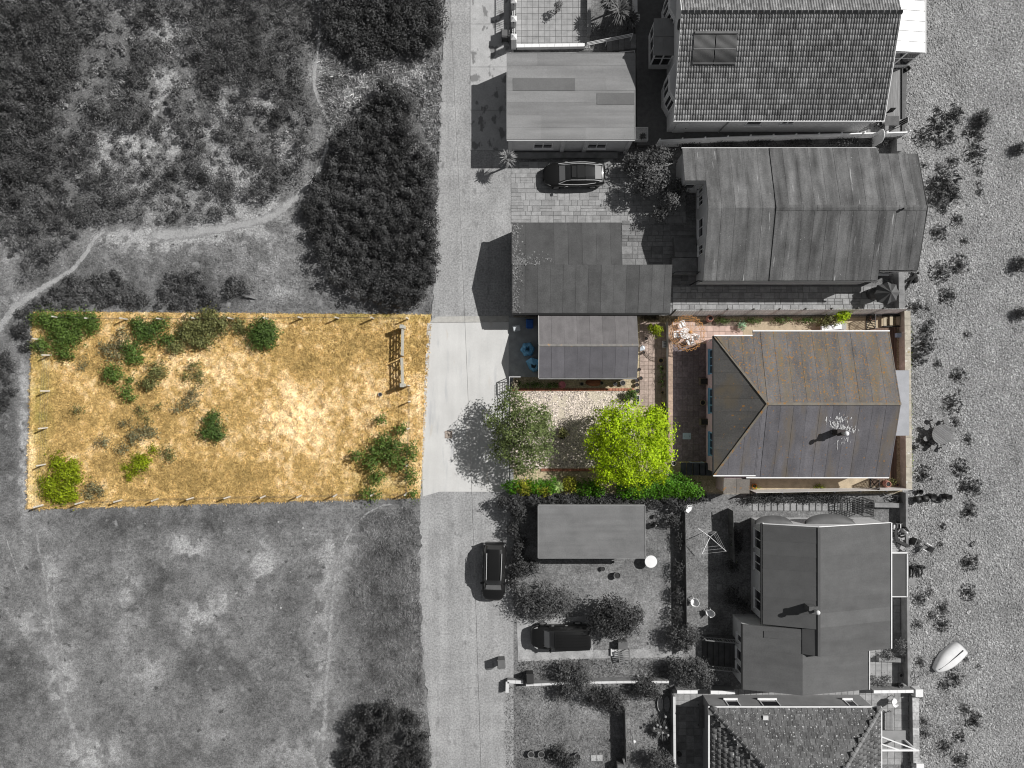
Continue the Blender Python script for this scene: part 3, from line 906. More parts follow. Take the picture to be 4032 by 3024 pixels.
def felt(root, poly, zf, axis, w, mat, th=.07, seam=.03, first=0.0, cuts=None, seed=0, name='felt_strip'):
    """roofing felt: overlapping strips, each a sheet of its own. axis: the direction a strip runs in"""
    rg = random.Random(seed)
    ax = 0 if axis == 'y' else 1
    lo = min(p[ax] for p in poly); hi = max(p[ax] for p in poly)
    u = lo - first
    while u < hi - 1e-4:
        a, b = max(u, lo), min(u + w, hi)
        if b - a > .02:
            q = clip(clip(poly, ax, a, False), ax, b, True)
            if len(q) >= 3:
                pieces = [q]
                if cuts:
                    oa = 1 - ax
                    l2 = min(p[oa] for p in q); h2 = max(p[oa] for p in q)
                    pieces = []; c = l2
                    while c < h2 - .05:
                        d = min(h2, c + cuts * rg.uniform(.6, 1.5))
                        if h2 - d < .5: d = h2
                        pieces.append(clip(clip(q, oa, c, False), oa, d, True)); c = d
                for k, pc in enumerate(pieces):
                    if len(pc) < 3: continue
                    lift = rg.uniform(0, .006)
                    f1 = lambda x, y, a=a, b=b, lift=lift: zf(x, y) + lift + seam * (1 - ((x, y)[ax] - a) / (b - a))
                    f0 = lambda x, y: zf(x, y) - th
                    mb = MB(); mb.prism(pc, f0, f1)
                    part(root, name, mb, mat)
        u += w

def window(root, face, a, b, z0, z1, pos, fm, gm, mull=1, proud=.05, trans=False, t=.07, sill=True):
    """framed window on a wall facing W/E/N/S; a..b along the wall; pos: the wall's plane"""
    def bx(mb, u0, u1, zz0, zz1, d0, d1):
        s = {'W': -1, 'E': 1, 'N': 1, 'S': -1}[face]
        lo, hi = sorted((pos + s * d0, pos + s * d1))
        if face in 'WE': mb.box(lo, u0, zz0, hi, u1, zz1)
        else: mb.box(u0, lo, zz0, u1, hi, zz1)
    a, b = min(a, b), max(a, b)
    mb = MB()
    bx(mb, a, b, z0, z0 + t, -.02, proud); bx(mb, a, b, z1 - t, z1, -.02, proud)
    bx(mb, a, a + t, z0 + t, z1 - t, -.02, proud); bx(mb, b - t, b, z0 + t, z1 - t, -.02, proud)
    for i in range(mull):
        c = a + (b - a) * (i + 1) / (mull + 1)
        bx(mb, c - t / 2, c + t / 2, z0 + t, z1 - t, -.02, proud - .005)
    if trans:
        zc = z0 + (z1 - z0) * .72
        bx(mb, a + t, b - t, zc - t / 2, zc + t / 2, -.02, proud - .01)
    wo = part(root, 'window', mb, fm)
    mb = MB(); bx(mb, a + t * .5, b - t * .5, z0 + t * .5, z1 - t * .5, -.015, .02)
    part(wo, 'pane', mb, gm)
    if sill:
        mb = MB(); bx(mb, a - .06, b + .06, z0 - .07, z0 - .005, -.02, .16)
        part(wo, 'sill', mb, fm)
    return wo

def door(root, face, a, b, z0, z1, pos, mat, hm, arch=False):
    s = {'W': -1, 'E': 1, 'N': 1, 'S': -1}[face]
    pts = [(a, z0), (b, z0), (b, z1)]
    if arch:
        c = (a + b) / 2; r = (b - a) / 2
        pts = [(a, z0), (b, z0)] + [(c + r * math.cos(t * math.pi / 8), z1 - r + r * math.sin(t * math.pi / 8)) for t in range(9)]
    else:
        pts.append((a, z1))
    mb = MB(); n = len(pts)
    P = lambda u, z, d: ((u, pos + s * d, z) if face in 'NS' else (pos + s * d, u, z))
    vs = [P(u, z, -.02) for u, z in pts] + [P(u, z, .06) for u, z in pts]
    mb.add(vs, [tuple(range(n)), tuple(range(2 * n - 1, n - 1, -1))] + [(i, n + i, n + (i + 1) % n, (i + 1) % n) for i in range(n)])
    d = part(root, 'door', mb, mat)
    mb = MB(); c = P(b - .12, z0 + 1.0, .09); mb.cbox(c[0], c[1], c[2], .05, .05, .12)
    part(d, 'handle', mb, hm)
    return d

m_wall_w = M('render_white_grey', G(.60), rough=.9, var=.08, scale=1.5, fine=.04)
m_wall_g = M('render_grey', G(.26), rough=.9, var=.1, scale=1.5, fine=.05)
m_white = M('white_paint', G(.78), rough=.5, var=.05, scale=4, spec=.4)
m_dark = M('dark_gutter', G(.02), rough=.5, var=.1, scale=4)
m_gl = glass()
m_black = M('black_metal', G(.015), rough=.4, var=.1, scale=5, spec=.5)

# ------------------------------------------------------------------ pantiled house (north)
A_X0, A_X1, A_YE, A_YR, A_YN, A_ZE, A_ZR = 12.28, 28.27, 20.05, 26.96, 33.87, 4.2, 6.5
hA = thing('pantiled_house', 'large house with grey pantiled gable roof, solar tube collector and white conservatory', 'house', ((A_X0 + A_X1) / 2, 27, COURT_Z))
pS = plane((A_X0, A_YE, A_ZE), (A_X1, A_YE, A_ZE), (A_X0, A_YR, A_ZR))
pN = plane((A_X0, A_YN, A_ZE), (A_X1, A_YN, A_ZE), (A_X0, A_YR, A_ZR))
gab = lambda x, y: min(pS(x, y), pN(x, y)) - .14
mb = MB()
for ya, yb in ((20.42, A_YR), (A_YR, 33.5)):
    mb.prism([(12.53, ya), (28.05, ya), (28.05, yb), (12.53, yb)], 0, gab)
part(hA, 'wall', mb, m_wall_w)
mb = MB()
mb.prism([(A_X0, A_YE), (A_X1, A_YE), (A_X1, A_YR), (A_X0, A_YR)], lambda x, y: pS(x, y) - .10, lambda x, y: pS(x, y) - .02)
mb.prism([(A_X0, A_YN), (A_X1, A_YN), (A_X1, A_YR), (A_X0, A_YR)], lambda x, y: pN(x, y) - .10, lambda x, y: pN(x, y) - .02)
roofA = part(hA, 'roof', mb, M('roof_batten', G(.03), var=.2, scale=4))
PAN = [(-.1, .0), (-.085, .03), (-.055, .055), (-.02, .055), (.01, .03), (.03, .008), (.065, .0), (.102, .004)]
def pantile():
    vs = []
    for yy, dz in ((-.02, .035), (.40, .0)):
        for x, z in PAN:
            vs.append((x, yy, z + dz))
    n = len(PAN)
    fs = [(i, i + 1, n + i + 1, n + i) for i in range(n - 1)]
    # front lip
    b = len(vs)
    for x, z in PAN:
        vs.append((x, -.02, z + .035 - .03))
    fs += [(b + i, b + i + 1, i + 1, i) for i in range(n - 1)]
    return vs, fs
pv, pf = pantile()
mb = MB(); mb.add(pv, pf); mb.smooth = True
m_pan = M('pantile', G(.25), rough=.85, var=.3, scale=1.1, rnd=.3, fine=.25, fscale=9, spec=.2, specks=((G(.42), 1.6, .60, .85, (1, .5, 1)),))
m_pan2 = M('pantile_far', G(.25), rough=.85, var=.3, scale=1.1, attr='tone', fine=.25, fscale=9, spec=.2, specks=((G(.42), 1.6, .60, .85, (1, .5, 1)),))
me_pan = mb.mesh('roof_tile', m_pan)
slA = math.atan2(A_ZR - A_ZE, A_YR - A_YE); ncol = 80; nrow = 20
cw = (A_X1 - A_X0) / ncol; rl = math.hypot(A_ZR - A_ZE, A_YR - A_YE) / nrow
rest = []
offA = wpos(roofA)
rgt = random.Random(4)
for side in (0, 1):
    for j in range(nrow):
        for i in range(ncol):
            x = A_X0 + (i + .5) * cw; d = j * rl
            y = A_YE + d * math.cos(slA) if side == 0 else A_YN - d * math.cos(slA)
            z = A_ZE + d * math.sin(slA)
            if side == 0 and 3 <= j <= 7 and 6 <= i < 66:
                link('roof_tile', me_pan, roofA, (x - offA.x, y - offA.y, z - offA.z), (slA, rgt.uniform(-.02, .02), rgt.uniform(-.012, .012)), (cw / .2, rl / .364, 1))
            elif side == 0 or j >= nrow - 7:
                rest.append((x, y, z, side))
A = np.array([r[:3] for r in rest]); sd = np.array([r[3] for r in rest])
pvn = np.array(pv); pvn = pvn * np.array([cw / .2, rl / .364, 1])
c, s = math.cos(slA), math.sin(slA)
rot0 = np.stack([pvn[:, 0], pvn[:, 1] * c - pvn[:, 2] * s, pvn[:, 1] * s + pvn[:, 2] * c], 1)
rot1 = rot0 * np.array([-1, -1, 1])
nb = len(pv)
V = np.where(sd[:, None, None] == 0, rot0[None], rot1[None]) + A[:, None, :] + np.random.RandomState(2).normal(size=(len(A), 1, 3)) * np.array([.004, .004, .005])
F = (np.arange(len(A))[:, None, None] * nb + np.array(pf)[None]).reshape(-1, 4)
tn = np.repeat(.65 + .7 * np.random.RandomState(3).rand(len(A)), nb)
me = fast_mesh('roof_tiles', V.reshape(-1, 3) - np.array(offA), F, m_pan2, {'tone': ('FLOAT', tn)}, smooth=True)
tag(link('roof_tiles', me, roofA), kind='stuff')
mb = MB(); mb.lathe([(.13, 0), (.135, .43), (.15, .43), (.15, .47)], n=10); mb.smooth = True
me = mb.mesh('ridge_tile', M('ridge_tile', G(.20), var=.25, scale=3, rnd=.15, fine=.2))
for i in range(35):
    link('ridge_tile', me, roofA, (A_X0 + i * (A_X1 - A_X0) / 35 - offA.x, A_YR - offA.y, A_ZR + .02 - offA.z), (0, R(90), 0))
mb = MB(); mb.beam((A_X0 - .02, A_YE - .07, A_ZE - .06), (A_X1 + .02, A_YE - .07, A_ZE - .06), .11, .10)
part(hA, 'gutter', mb, m_white)
mb = MB()
for xx in (A_X0 + .02, A_X1 - .02):
    mb.beam((xx, A_YE, A_ZE - .05), (xx, A_YR, A_ZR - .05), .05, .2); mb.beam((xx, A_YN, A_ZE - .05), (xx, A_YR, A_ZR - .05), .05, .2)
part(hA, 'bargeboard', mb, m_white)
mb = MB(); mb.tube((16.7, 20.36, .7), (16.9, 20.36, 3.6), .05); mb.tube((16.9, 20.36, 3.6), (17.0, 20.0, 4.1), .05)
part(hA, 'downpipe', mb, m_wall_g)
door(hA, 'S', 12.95, 13.95, COURT_Z, COURT_Z + 2.15, 20.42, m_wall_w, m_black, arch=True)
window(hA, 'S', 18.3, 19.5, 2.3, 3.4, 20.42, m_white, m_gl, 0)
window(hA, 'S', 21.0, 22.0, 2.5, 3.4, 20.42, m_white, m_gl, 1)
# bow windows on the west wall
def bay(root, yc, half, depth, z0, z1, x):
    pts = [(x + .02, yc - half), (x - depth, yc - half * .45), (x - depth, yc + half * .45), (x + .02, yc + half)]
    mb = MB(); mb.prism(pts, COURT_Z, z1)
    b = part(root, 'bay', mb, m_wall_w)
    for (p, q) in zip(pts[:-1], pts[1:]):
        p = Vector((p[0], p[1], 0)); q = Vector((q[0], q[1], 0)); d = (q - p); L_ = d.length; d.normalize(); nrm = Vector((d.y, -d.x, 0))
        if nrm.x > 0: nrm = -nrm
        mb = MB(); a = p + d * .1 + nrm * .03; e = q - d * .1 + nrm * .03
        for zz in (z0, z1 - .35):
            mb.beam((a.x, a.y, zz), (e.x, e.y, zz), .08, .1)
        for t in (0, .5, 1):
            k = a.lerp(e, t); mb.beam((k.x, k.y, z0), (k.x, k.y, z1 - .35), .09, .08)
        w_ = part(b, 'window_frame', mb, m_white)
        mb = MB(); a2 = p + d * .12 + nrm * .012; e2 = q - d * .12 + nrm * .012
        mb.add([(a2.x, a2.y, z0), (e2.x, e2.y, z0), (e2.x, e2.y, z1 - .35), (a2.x, a2.y, z1 - .35)], [(0, 1, 2, 3)])
        part(b, 'pane', mb, m_gl)
bay(hA, 23.1, 1.55, .45, 1.7, 3.9, 12.53)
bay(hA, 29.4, 1.55, .45, 1.7, 3.9, 12.53)
mb = MB(); mb.lathe([(.38, 0), (.38, .05), (.30, .05)], n=20)
for i, v in enumerate(mb.v):
    mb.v[i] = (12.53 - .02 - v[2], 26.9 + v[0], 4.9 + v[1])
part(hA, 'round_window', mb, M('dark_glass2', G(.05), rough=.2))
# glazed porch
mb = MB(); mb.box(11.05, 25.5, COURT_Z, 12.52, 28.2, 1.4)
part(hA, 'porch_base', mb, m_wall_w)
mb = MB()
for (x, y) in ((11.09, 25.55), (11.09, 28.15), (11.8, 25.55), (12.48, 25.55), (11.09, 26.4), (11.09, 27.3)):
    mb.box(x - .05, y - .05, 1.4, x + .05, y + .05, 3.15)
mb.beam((11.09, 25.55, 2.5), (12.48, 25.55, 2.5), .08); mb.beam((11.09, 25.55, 3.1), (12.48, 25.55, 3.1), .1); mb.beam((11.09, 25.55, 3.1), (11.09, 28.15, 3.1), .1)
mb.beam((11.09, 25.55, 2.5), (11.09, 28.15, 2.5), .08)
part(hA, 'porch_frame', mb, m_white)
mb = MB(); mb.box(11.085, 25.56, 1.4, 11.095, 28.14, 3.1); mb.box(11.1, 25.545, 1.4, 12.48, 25.555, 3.1)
part(hA, 'porch_glazing', mb, m_gl)
m_porch = M('porch_roof_sheet', G(.22), rough=.4, var=.2, scale=1.2, spec=.4)
for i in range(2):
    for j in range(2):
        mb = MB(); mb.box(10.98 + i * .78, 25.42 + j * 1.45, 3.16, 10.98 + i * .78 + .76, 25.42 + j * 1.45 + 1.42, 3.21)
        part(hA, 'porch_roof_panel', mb, m_porch)
# conservatory
mb = MB(); mb.box(28.05, 25.6, COURT_Z, 31.75, 33.2, 1.2)
part(hA, 'conservatory_base', mb, m_wall_w)
mb = MB()
for x in (28.2, 29.4, 30.6, 31.7):
    mb.box(x - .05, 25.6, 1.2, x + .05, 25.7, 3.3)
for y in np.arange(26.5, 33.3, .95):
    mb.box(31.65, y - .05, 1.2, 31.75, y + .05, 3.3)
mb.beam((28.1, 25.65, 3.25), (31.75, 25.65, 3.25), .12); mb.beam((31.7, 25.6, 3.25), (31.7, 33.2, 3.25), .12); mb.beam((28.1, 25.65, 2.3), (31.75, 25.65, 2.3), .07)
part(hA, 'conservatory_frame', mb, m_white)
mb = MB(); mb.box(28.1, 25.645, 1.2, 31.7, 25.655, 3.25); mb.box(31.695, 25.7, 1.2, 31.705, 33.1, 3.25)
part(hA, 'conservatory_glazing', mb, m_gl)
m_cons = M('polycarbonate_white', G(.86), rough=.25, var=.03, scale=1.0, spec=.5)
cz = lambda x: 3.75 - (x - 28.1) * .12
for i in range(8):
    y0 = 25.58 + i * .8
    mb = MB(); mb.add([(28.15, y0, cz(28.15)), (31.85, y0, cz(31.85)), (31.85, y0 + .78, cz(31.85)), (28.15, y0 + .78, cz(28.15)),
                       (28.15, y0, cz(28.15) + .03), (31.85, y0, cz(31.85) + .03), (31.85, y0 + .78, cz(31.85) + .03), (28.15, y0 + .78, cz(28.15) + .03)], UNITQ)
    part(hA, 'roof_panel', mb, m_cons)
    mb = MB(); mb.beam((28.15, y0 - .01, cz(28.15) + .04), (31.9, y0 - .01, cz(31.9) + .04), .05, .06)
    part(hA, 'glazing_bar', mb, m_wall_w)
mb = MB(); mb.beam((31.9, 25.5, cz(31.9)), (31.9, 33.3, cz(31.9)), .12, .12); part(hA, 'eaves_beam', mb, m_wall_w)
mb = MB(); mb.box(28.45, 28.05, cz(28.45) + .05, 29.25, 28.75, cz(28.45) + .09); part(hA, 'roof_vent', mb, m_wall_w)
# solar tube collector on the roof
sc_ = thing('solar_collector', 'dark evacuated-tube solar collector lying on the pantiled roof', 'solar panel', (13.6, 23.0, pS(13.6, 23.0)))
ca, sa = math.cos(slA), math.sin(slA)
def onA(x, d, h):
    y = A_YE + d * ca; return (x, y - h * sa, A_ZE + d * sa + h * ca)
x0s, x1s = W(2722, 0, 5.2)[0], W(2886, 0, 5.2)[0]
yt = W(0, 150, 5.4)[1]; yb_ = W(0, 268, 4.9)[1]
d0, d1 = (yb_ - A_YE) / ca, (yt - A_YE) / ca
mb = MB(); mb.beam(onA(x0s, d1 + .03, .14), onA(x1s, d1 + .03, .14), .16, .14); part(sc_, 'manifold', mb, M('manifold', G(.12), rough=.4))
mb = MB(); mb.add([onA(x0s, d0, .085), onA(x1s, d0, .085), onA(x1s, d1, .085), onA(x0s, d1, .085)], [(0, 1, 2, 3)])
mb.beam(onA(x0s, d0, .06), onA(x1s, d0, .06), .08, .06); part(sc_, 'backing', mb, M('collector_back', G(.05), var=.2))
m_tube = M('solar_tube', G(.17), rough=.55, spec=.3, var=.1)
nt_ = 40
for i in range(nt_):
    xx = x0s + (x1s - x0s) * (i + .5) / nt_ + (.03 if i >= nt_ // 2 else -.03)
    mb = MB(); mb.tube(onA(xx, d0, .13), onA(xx, d1, .13), .026, n=6); mb.smooth = True
    part(sc_, 'tube', mb, m_tube)
for f in (.05, .5):
    mb = MB(); mb.beam(onA(x0s, d0 + (d1 - d0) * f, .17), onA(x1s, d0 + (d1 - d0) * f, .17), .03, .02); part(sc_, 'rail', mb, M('alu_rail', G(.35), rough=.4))
# decking
dk = thing('timber_deck', 'grey boarded deck along the east side of the pantiled house', 'deck', (29.8, 23, COURT_Z))
m_board = M('deck_board', G(.22), rough=.85, var=.25, scale=2, stretch=(6, .6, 1), rnd=.15)
for i in range(23):
    mb = MB(); mb.box(28.2 + i * .143, 20.3, COURT_Z + .005, 28.2 + i * .143 + .135, 25.5, COURT_Z + .06)
    part(dk, 'board', mb, m_board)
mb = MB(); mb.box(31.5, 20.3, 0, 31.56, 25.5, COURT_Z + .16); part(dk, 'edge_rail', mb, m_dark)

# ------------------------------------------------------------------ garage with flat felt roof (north)
gx0, gx1, gy0, gy1, gz = -.375, 9.54, 19.0, 25.75, 2.9
gA = thing('flat_roof_garage', 'pale flat felt-roofed garage with two white windows beside the black saloon', 'garage', (4.6, 22.3, 0))
mb = MB(); mb.box(gx0 + .08, gy0 + .05, 0, gx1 - .08, gy1 - .1, gz - .13)
for xx in (gx0 + .08, 3.9, 5.7, 9.1):
    mb.box(xx, gy0 - .1, 0, xx + .3, gy0 + .05, gz - .13)
part(gA, 'wall', mb, m_wall_w)
m_feltA = M('felt_pale', G(.225), rough=.95, var=.16, scale=.8, stretch=(.35, 1.4, 1), rnd=.07, fine=.12, fscale=14, spec=.1, band=(.12, (.15, 2.2, 1)))
m_feltA2 = M('felt_patch', G(.15), rough=.95, var=.13, scale=.8, rnd=.05, fine=.12, fscale=14, spec=.1)
zA = lambda x, y: gz + .03 + (y - gy0) * .004
felt(gA, [(gx0, gy0), (gx1, gy0), (gx1, gy1), (gx0, gy1)], zA, 'x', .955, m_feltA, cuts=3.2, seed=3, th=.14, seam=.012)
for (a, b, c, d) in ((2020, 2264, 310, 358), (2350, 2497, 367, 413)):
    p = W(a, d, gz); q = W(b, c, gz)
    mb = MB(); mb.prism([p, (q[0], p[1]), q, (p[0], q[1])], lambda x, y: zA(x, y) + .012, lambda x, y: zA(x, y) + .034)
    part(gA, 'felt_patch', mb, m_feltA2)
mb = MB(); mb.box(gx0 - .03, gy0 - .06, gz - .16, gx1 + .03, gy0 - .005, gz - .02); part(gA, 'fascia', mb, m_white)
mb = MB(); mb.box(gx1 + .004, gy0, gz - .1, gx1 + .05, gy1, gz + .06); mb.box(gx0 - .05, gy0, gz - .1, gx0 - .004, gy1, gz + .05); part(gA, 'edge_trim', mb, m_wall_g)
window(gA, 'S', W(2101, 0, 1.6)[0], W(2176, 0, 1.6)[0], .95, 2.1, gy0 + .05, m_white, m_gl, 1, trans=True)
window(gA, 'S', W(2313, 0, 1.6)[0], W(2388, 0, 1.6)[0], .95, 2.1, gy0 + .05, m_white, m_gl, 1, trans=True)
mb = MB(); mb.box(gx0 + .4, gy0 - .55, 0, 8.6, gy0 - .11, .35); part(gA, 'plinth', mb, M('plinth_grey', G(.2), var=.3, scale=2))

# ------------------------------------------------------------------ felt-roofed bungalow
B_ZE, B_ZR, B_YR = 2.9, 4.3, 13.35
hB = thing('felt_roof_bungalow', 'wide bungalow with streaky grey felt gable roof and stepped porch', 'bungalow', (21, 13, 0))
bS = plane((14.87, 8.04, B_ZE), (28.4, 8.04, B_ZE), (14.87, B_YR, B_ZR))
bN = plane((14.87, 18.35, B_ZE), (28.4, 18.35, B_ZE), (14.87, B_YR, B_ZR))
mb = MB()
ceil_ = lambda x, y: min(bS(x, y), bN(x, y)) - .12
for foot in ([(15.08, 8.15), (28.3, 8.15), (28.3, B_YR), (15.08, B_YR)], [(15.08, B_YR), (28.3, B_YR), (28.3, 18.2), (15.08, 18.2)],
             [(13.45, 15.75), (15.08, 15.75), (15.08, 18.2), (13.45, 18.2)],
             [(28.3, 8.95), (30.9, 8.95), (30.9, B_YR), (28.3, B_YR)], [(28.3, B_YR), (30.9, B_YR), (30.9, 17.7), (28.3, 17.7)]):
    mb.prism(foot, 0, ceil_)
part(hB, 'wall', mb, m_wall_w)
m_feltB = M('felt_streaky', G(.122), rough=.95, var=.2, scale=.9, rnd=.17, fine=.22, fscale=10, spec=.1, band=(.45, (1.9, .06, 1)),
            specks=((G(.40), .9, .68, .74, (9, .5, 1)), (G(.36), 7.0, .70, .76, (1, 1, 1))))
felt(hB, [(14.87, 8.04), (20.0, 8.04), (20.0, B_YR), (14.87, B_YR)], bS, 'y', 1.03, m_feltB, seed=1, seam=.012)
felt(hB, [(20.0, 8.04), (28.4, 8.04), (28.4, B_YR), (20.0, B_YR)], lambda x, y: bS(x, y) + .05, 'y', .98, m_feltB, seed=2, th=.12, seam=.012)
felt(hB, [(28.4, 8.82), (31.4, 8.82), (31.4, B_YR), (28.4, B_YR)], lambda x, y: bS(x, y) + .05, 'y', .75, m_feltB, seed=3, th=.12, seam=.012)
felt(hB, [(14.87, B_YR), (20.0, B_YR), (20.0, 18.35), (14.87, 18.35)], bN, 'y', 1.03, m_feltB, seed=4, seam=.012)
felt(hB, [(13.25, 15.6), (14.868, 15.6), (14.868, 18.35), (13.25, 18.35)], bN, 'y', .9, m_feltB, seed=5, seam=.012)
felt(hB, [(20.0, B_YR), (28.4, B_YR), (28.4, 18.35), (20.0, 18.35)], lambda x, y: bN(x, y) + .05, 'y', .98, m_feltB, seed=6, th=.12, seam=.012)
felt(hB, [(28.4, B_YR), (31.4, B_YR), (31.4, 17.86), (28.4, 17.86)], lambda x, y: bN(x, y) + .05, 'y', .75, m_feltB, seed=7, th=.12, seam=.012)
for k in range(11):
    xa = 20.0 + k * 1.036
    mb = MB()
    for s_, pl in ((-1, bS), (1, bN)):
        mb.prism([(xa, B_YR), (xa + 1.02, B_YR), (xa + 1.02, B_YR + s_ * .22), (xa, B_YR + s_ * .22)], lambda x, y, pl=pl: pl(x, y) + .03, lambda x, y, pl=pl, k=k: pl(x, y) + .088 + .004 * (k % 2))
    part(hB, 'ridge_felt', mb, m_feltB)
for q in ((14.8, 7.93, B_ZE - .16, 28.5, 8.03, B_ZE - .02), (28.5, 8.71, B_ZE + .02, 31.4, 8.81, B_ZE + .16)):
    mb = MB(); mb.box(*q); part(hB, 'gutter', mb, m_dark)
mb = MB(); mb.box(28.36, 18.355, 2.72, 13.2, 18.42, 2.86); part(hB, 'fascia', mb, m_wall_w)
mb = MB(); mb.box(31.41, 8.85, 2.9, 31.5, B_YR, 3.0); mb.beam((31.44, 8.82, 3.02), (31.44, B_YR, 4.3), .06, .16); mb.beam((31.44, 17.86, 3.0), (31.44, B_YR, 4.3), .06, .16); part(hB, 'bargeboard', mb, m_dark)
for (ya, yb) in ((14.2, 15.0), (11.7, 13.2), (10.3, 11.1)):
    window(hB, 'W', ya, yb, 1.0, 2.2, 15.08, m_white, m_gl, 1)
window(hB, 'W', 15.2, 15.6, 1.0, 2.2, 15.08, m_white, m_gl, 0)
window(hB, 'S', 13.7, 14.5, 1.2, 2.2, 15.75, m_white, m_gl, 0)
door(hB, 'S', 14.55, 15.05, 0, 2.0, 15.75, m_white, m_black)
window(hB, 'S', 28.9, 30.5, .6, 2.3, 8.95, m_white, m_gl, 1)
mb = MB(); mb.tube((14.95, 8.0, 2.7), (14.6, 8.1, 2.4), .05); mb.tube((14.6, 8.1, 2.4), (14.6, 8.1, 0), .05); part(hB, 'downpipe', mb, m_dark)
for (yc) in (15.9, 10.4, 9.3):   # open casements on the sea side
    mb = MB(); a = (30.95, yc - .3, 0)
    mb.beam((30.92, yc, 2.2), (31.95, yc + .35, 2.2), .06); mb.beam((31.95, yc + .35, 2.2), (31.95, yc + .35, 1.0), .06); mb.beam((30.92, yc, 1.0), (31.95, yc + .35, 1.0), .06); mb.beam((30.92, yc, 2.2), (30.92, yc, 1.0), .06)
    part(hB, 'open_casement', mb, m_white)
mb = MB(); mb.lathe([(.07, 0), (.07, .35), (.11, .36), (.11, .42)], (29.6, B_YR - .1, 4.25), 10); part(hB, 'vent_pipe', mb, m_dark)
# steps up to the bungalow
st = thing('garden_steps', 'dark stone steps with a landing against the bungalow west wall', 'steps', (14.0, 10.5, 0))
for i in range(4):
    mb = MB(); mb.box(13.2, 11.55 - i * .42, 0, 15.0, 11.95 - i * .42, .16 + .0 * i + .15 * (3 - abs(1.5 - i) - 1.5) * 0 + .12 * (i + 1))
    part(st, 'step', mb, m_slab2)
mb = MB(); mb.box(13.0, 8.9, 0, 15.0, 10.25, .62); part(st, 'landing', mb, m_slab2)
mb = MB(); mb.tube((13.05, 8.95, .62), (13.05, 8.95, 1.5), .03); mb.tube((13.05, 8.95, 1.5), (15.0, 8.95, 1.5), .03); mb.tube((15.0, 8.95, 1.5), (15.0, 8.95, .62), .03); part(st, 'handrail', mb, m_black)

# ------------------------------------------------------------------ L-shaped shed
C_ZE, C_ZR, C_YR = 2.4, 3.2, 9.23
gC = thing('felt_roof_shed', 'dark L-shaped shed with striped felt roof and mossy edge by the lane', 'shed', (5, 9, 0))
cS = plane((0, 5.58, C_ZE), (5, 5.58, C_ZE), (0, C_YR, C_ZR)); cN = plane((0, 12.68, C_ZE), (5, 12.68, C_ZE), (0, C_YR, C_ZR))
mb = MB(); mb.prism([(.15, 5.7), (12.25, 5.7), (12.25, C_YR), (.15, C_YR)], 0, lambda x, y: cS(x, y) - .1); mb.prism([(.15, C_YR), (8.4, C_YR), (8.4, 12.55), (.15, 12.55)], 0, lambda x, y: cN(x, y) - .1)
part(gC, 'wall', mb, M('shed_wall', G(.10), var=.2, scale=3, stretch=(8, 8, .5)))
m_feltC = M('felt_dark', G(.10), rough=.95, var=.18, scale=1.2, rnd=.16, fine=.2, fscale=12, spec=.1, band=(.08, (2.4, .2, 1)), specks=((G(.5), 5.0, .80, .83, (1, 1, 1)),))
felt(gC, [(.04, 5.58), (12.4, 5.58), (12.4, C_YR), (.04, C_YR)], cS, 'y', .985, m_feltC, seed=1, seam=.012)
felt(gC, [(-.02, C_YR), (8.55, C_YR), (8.55, 12.68), (-.02, 12.68)], cN, 'y', 1.1, M('felt_dark_b', G(.085), rough=.95, var=.18, scale=1.2, rnd=.13, fine=.16, fscale=12, spec=.1, band=(.08, (2.4, .2, 1)), specks=((G(.45), 4.0, .80, .83, (1, 1, 1)),)), seed=2, seam=.012)
mb = MB(); mb.box(0, 5.45, C_ZE - .2, 12.4, 5.57, C_ZE - .04); part(gC, 'gutter', mb, m_dark)
mb = MB(); mb.beam((.02, 5.55, C_ZE + .03), (.02, C_YR, C_ZR + .03), .06, .1); mb.beam((.0, 12.68, C_ZE + .03), (.0, C_YR, C_ZR + .03), .06, .1); part(gC, 'bargeboard', mb, M('board_dark', G(.05), var=.2))
rg2 = np.random.RandomState(4)
mx = []; 
n = 700
xm = np.abs(rg2.normal(size=n)) * .35; ym = rg2.uniform(5.6, 12.6, n)
k = rg2.rand(n) < .35; xm = np.where(k, rg2.uniform(0, 3.5, n) * rg2.rand(n), xm); ym = np.where(k, C_YR + np.abs(rg2.normal(size=n)) * .4, ym)
zm = np.where(ym < C_YR, C_ZE + (ym - 5.58) * (C_ZR - C_ZE) / 3.65, C_ZE + (12.68 - ym) * (C_ZR - C_ZE) / 3.45) + .02
P = np.stack([xm + .05, ym, zm], 1)
V, F = leaf_arrays(P, np.tile([[0, 0, 1.0]], (n, 1)) + rg2.normal(size=(n, 3)) * .3, .05 + .04 * rg2.rand(n), .9, rg2)
tag(link('moss', fast_mesh('moss', V - np.array(wpos(gC)), F, leafmat('moss_grey', G(.17), 0), {'tone': ('FLOAT', np.repeat(.6 + .8 * rg2.rand(n), 4))}), gC), kind='stuff')

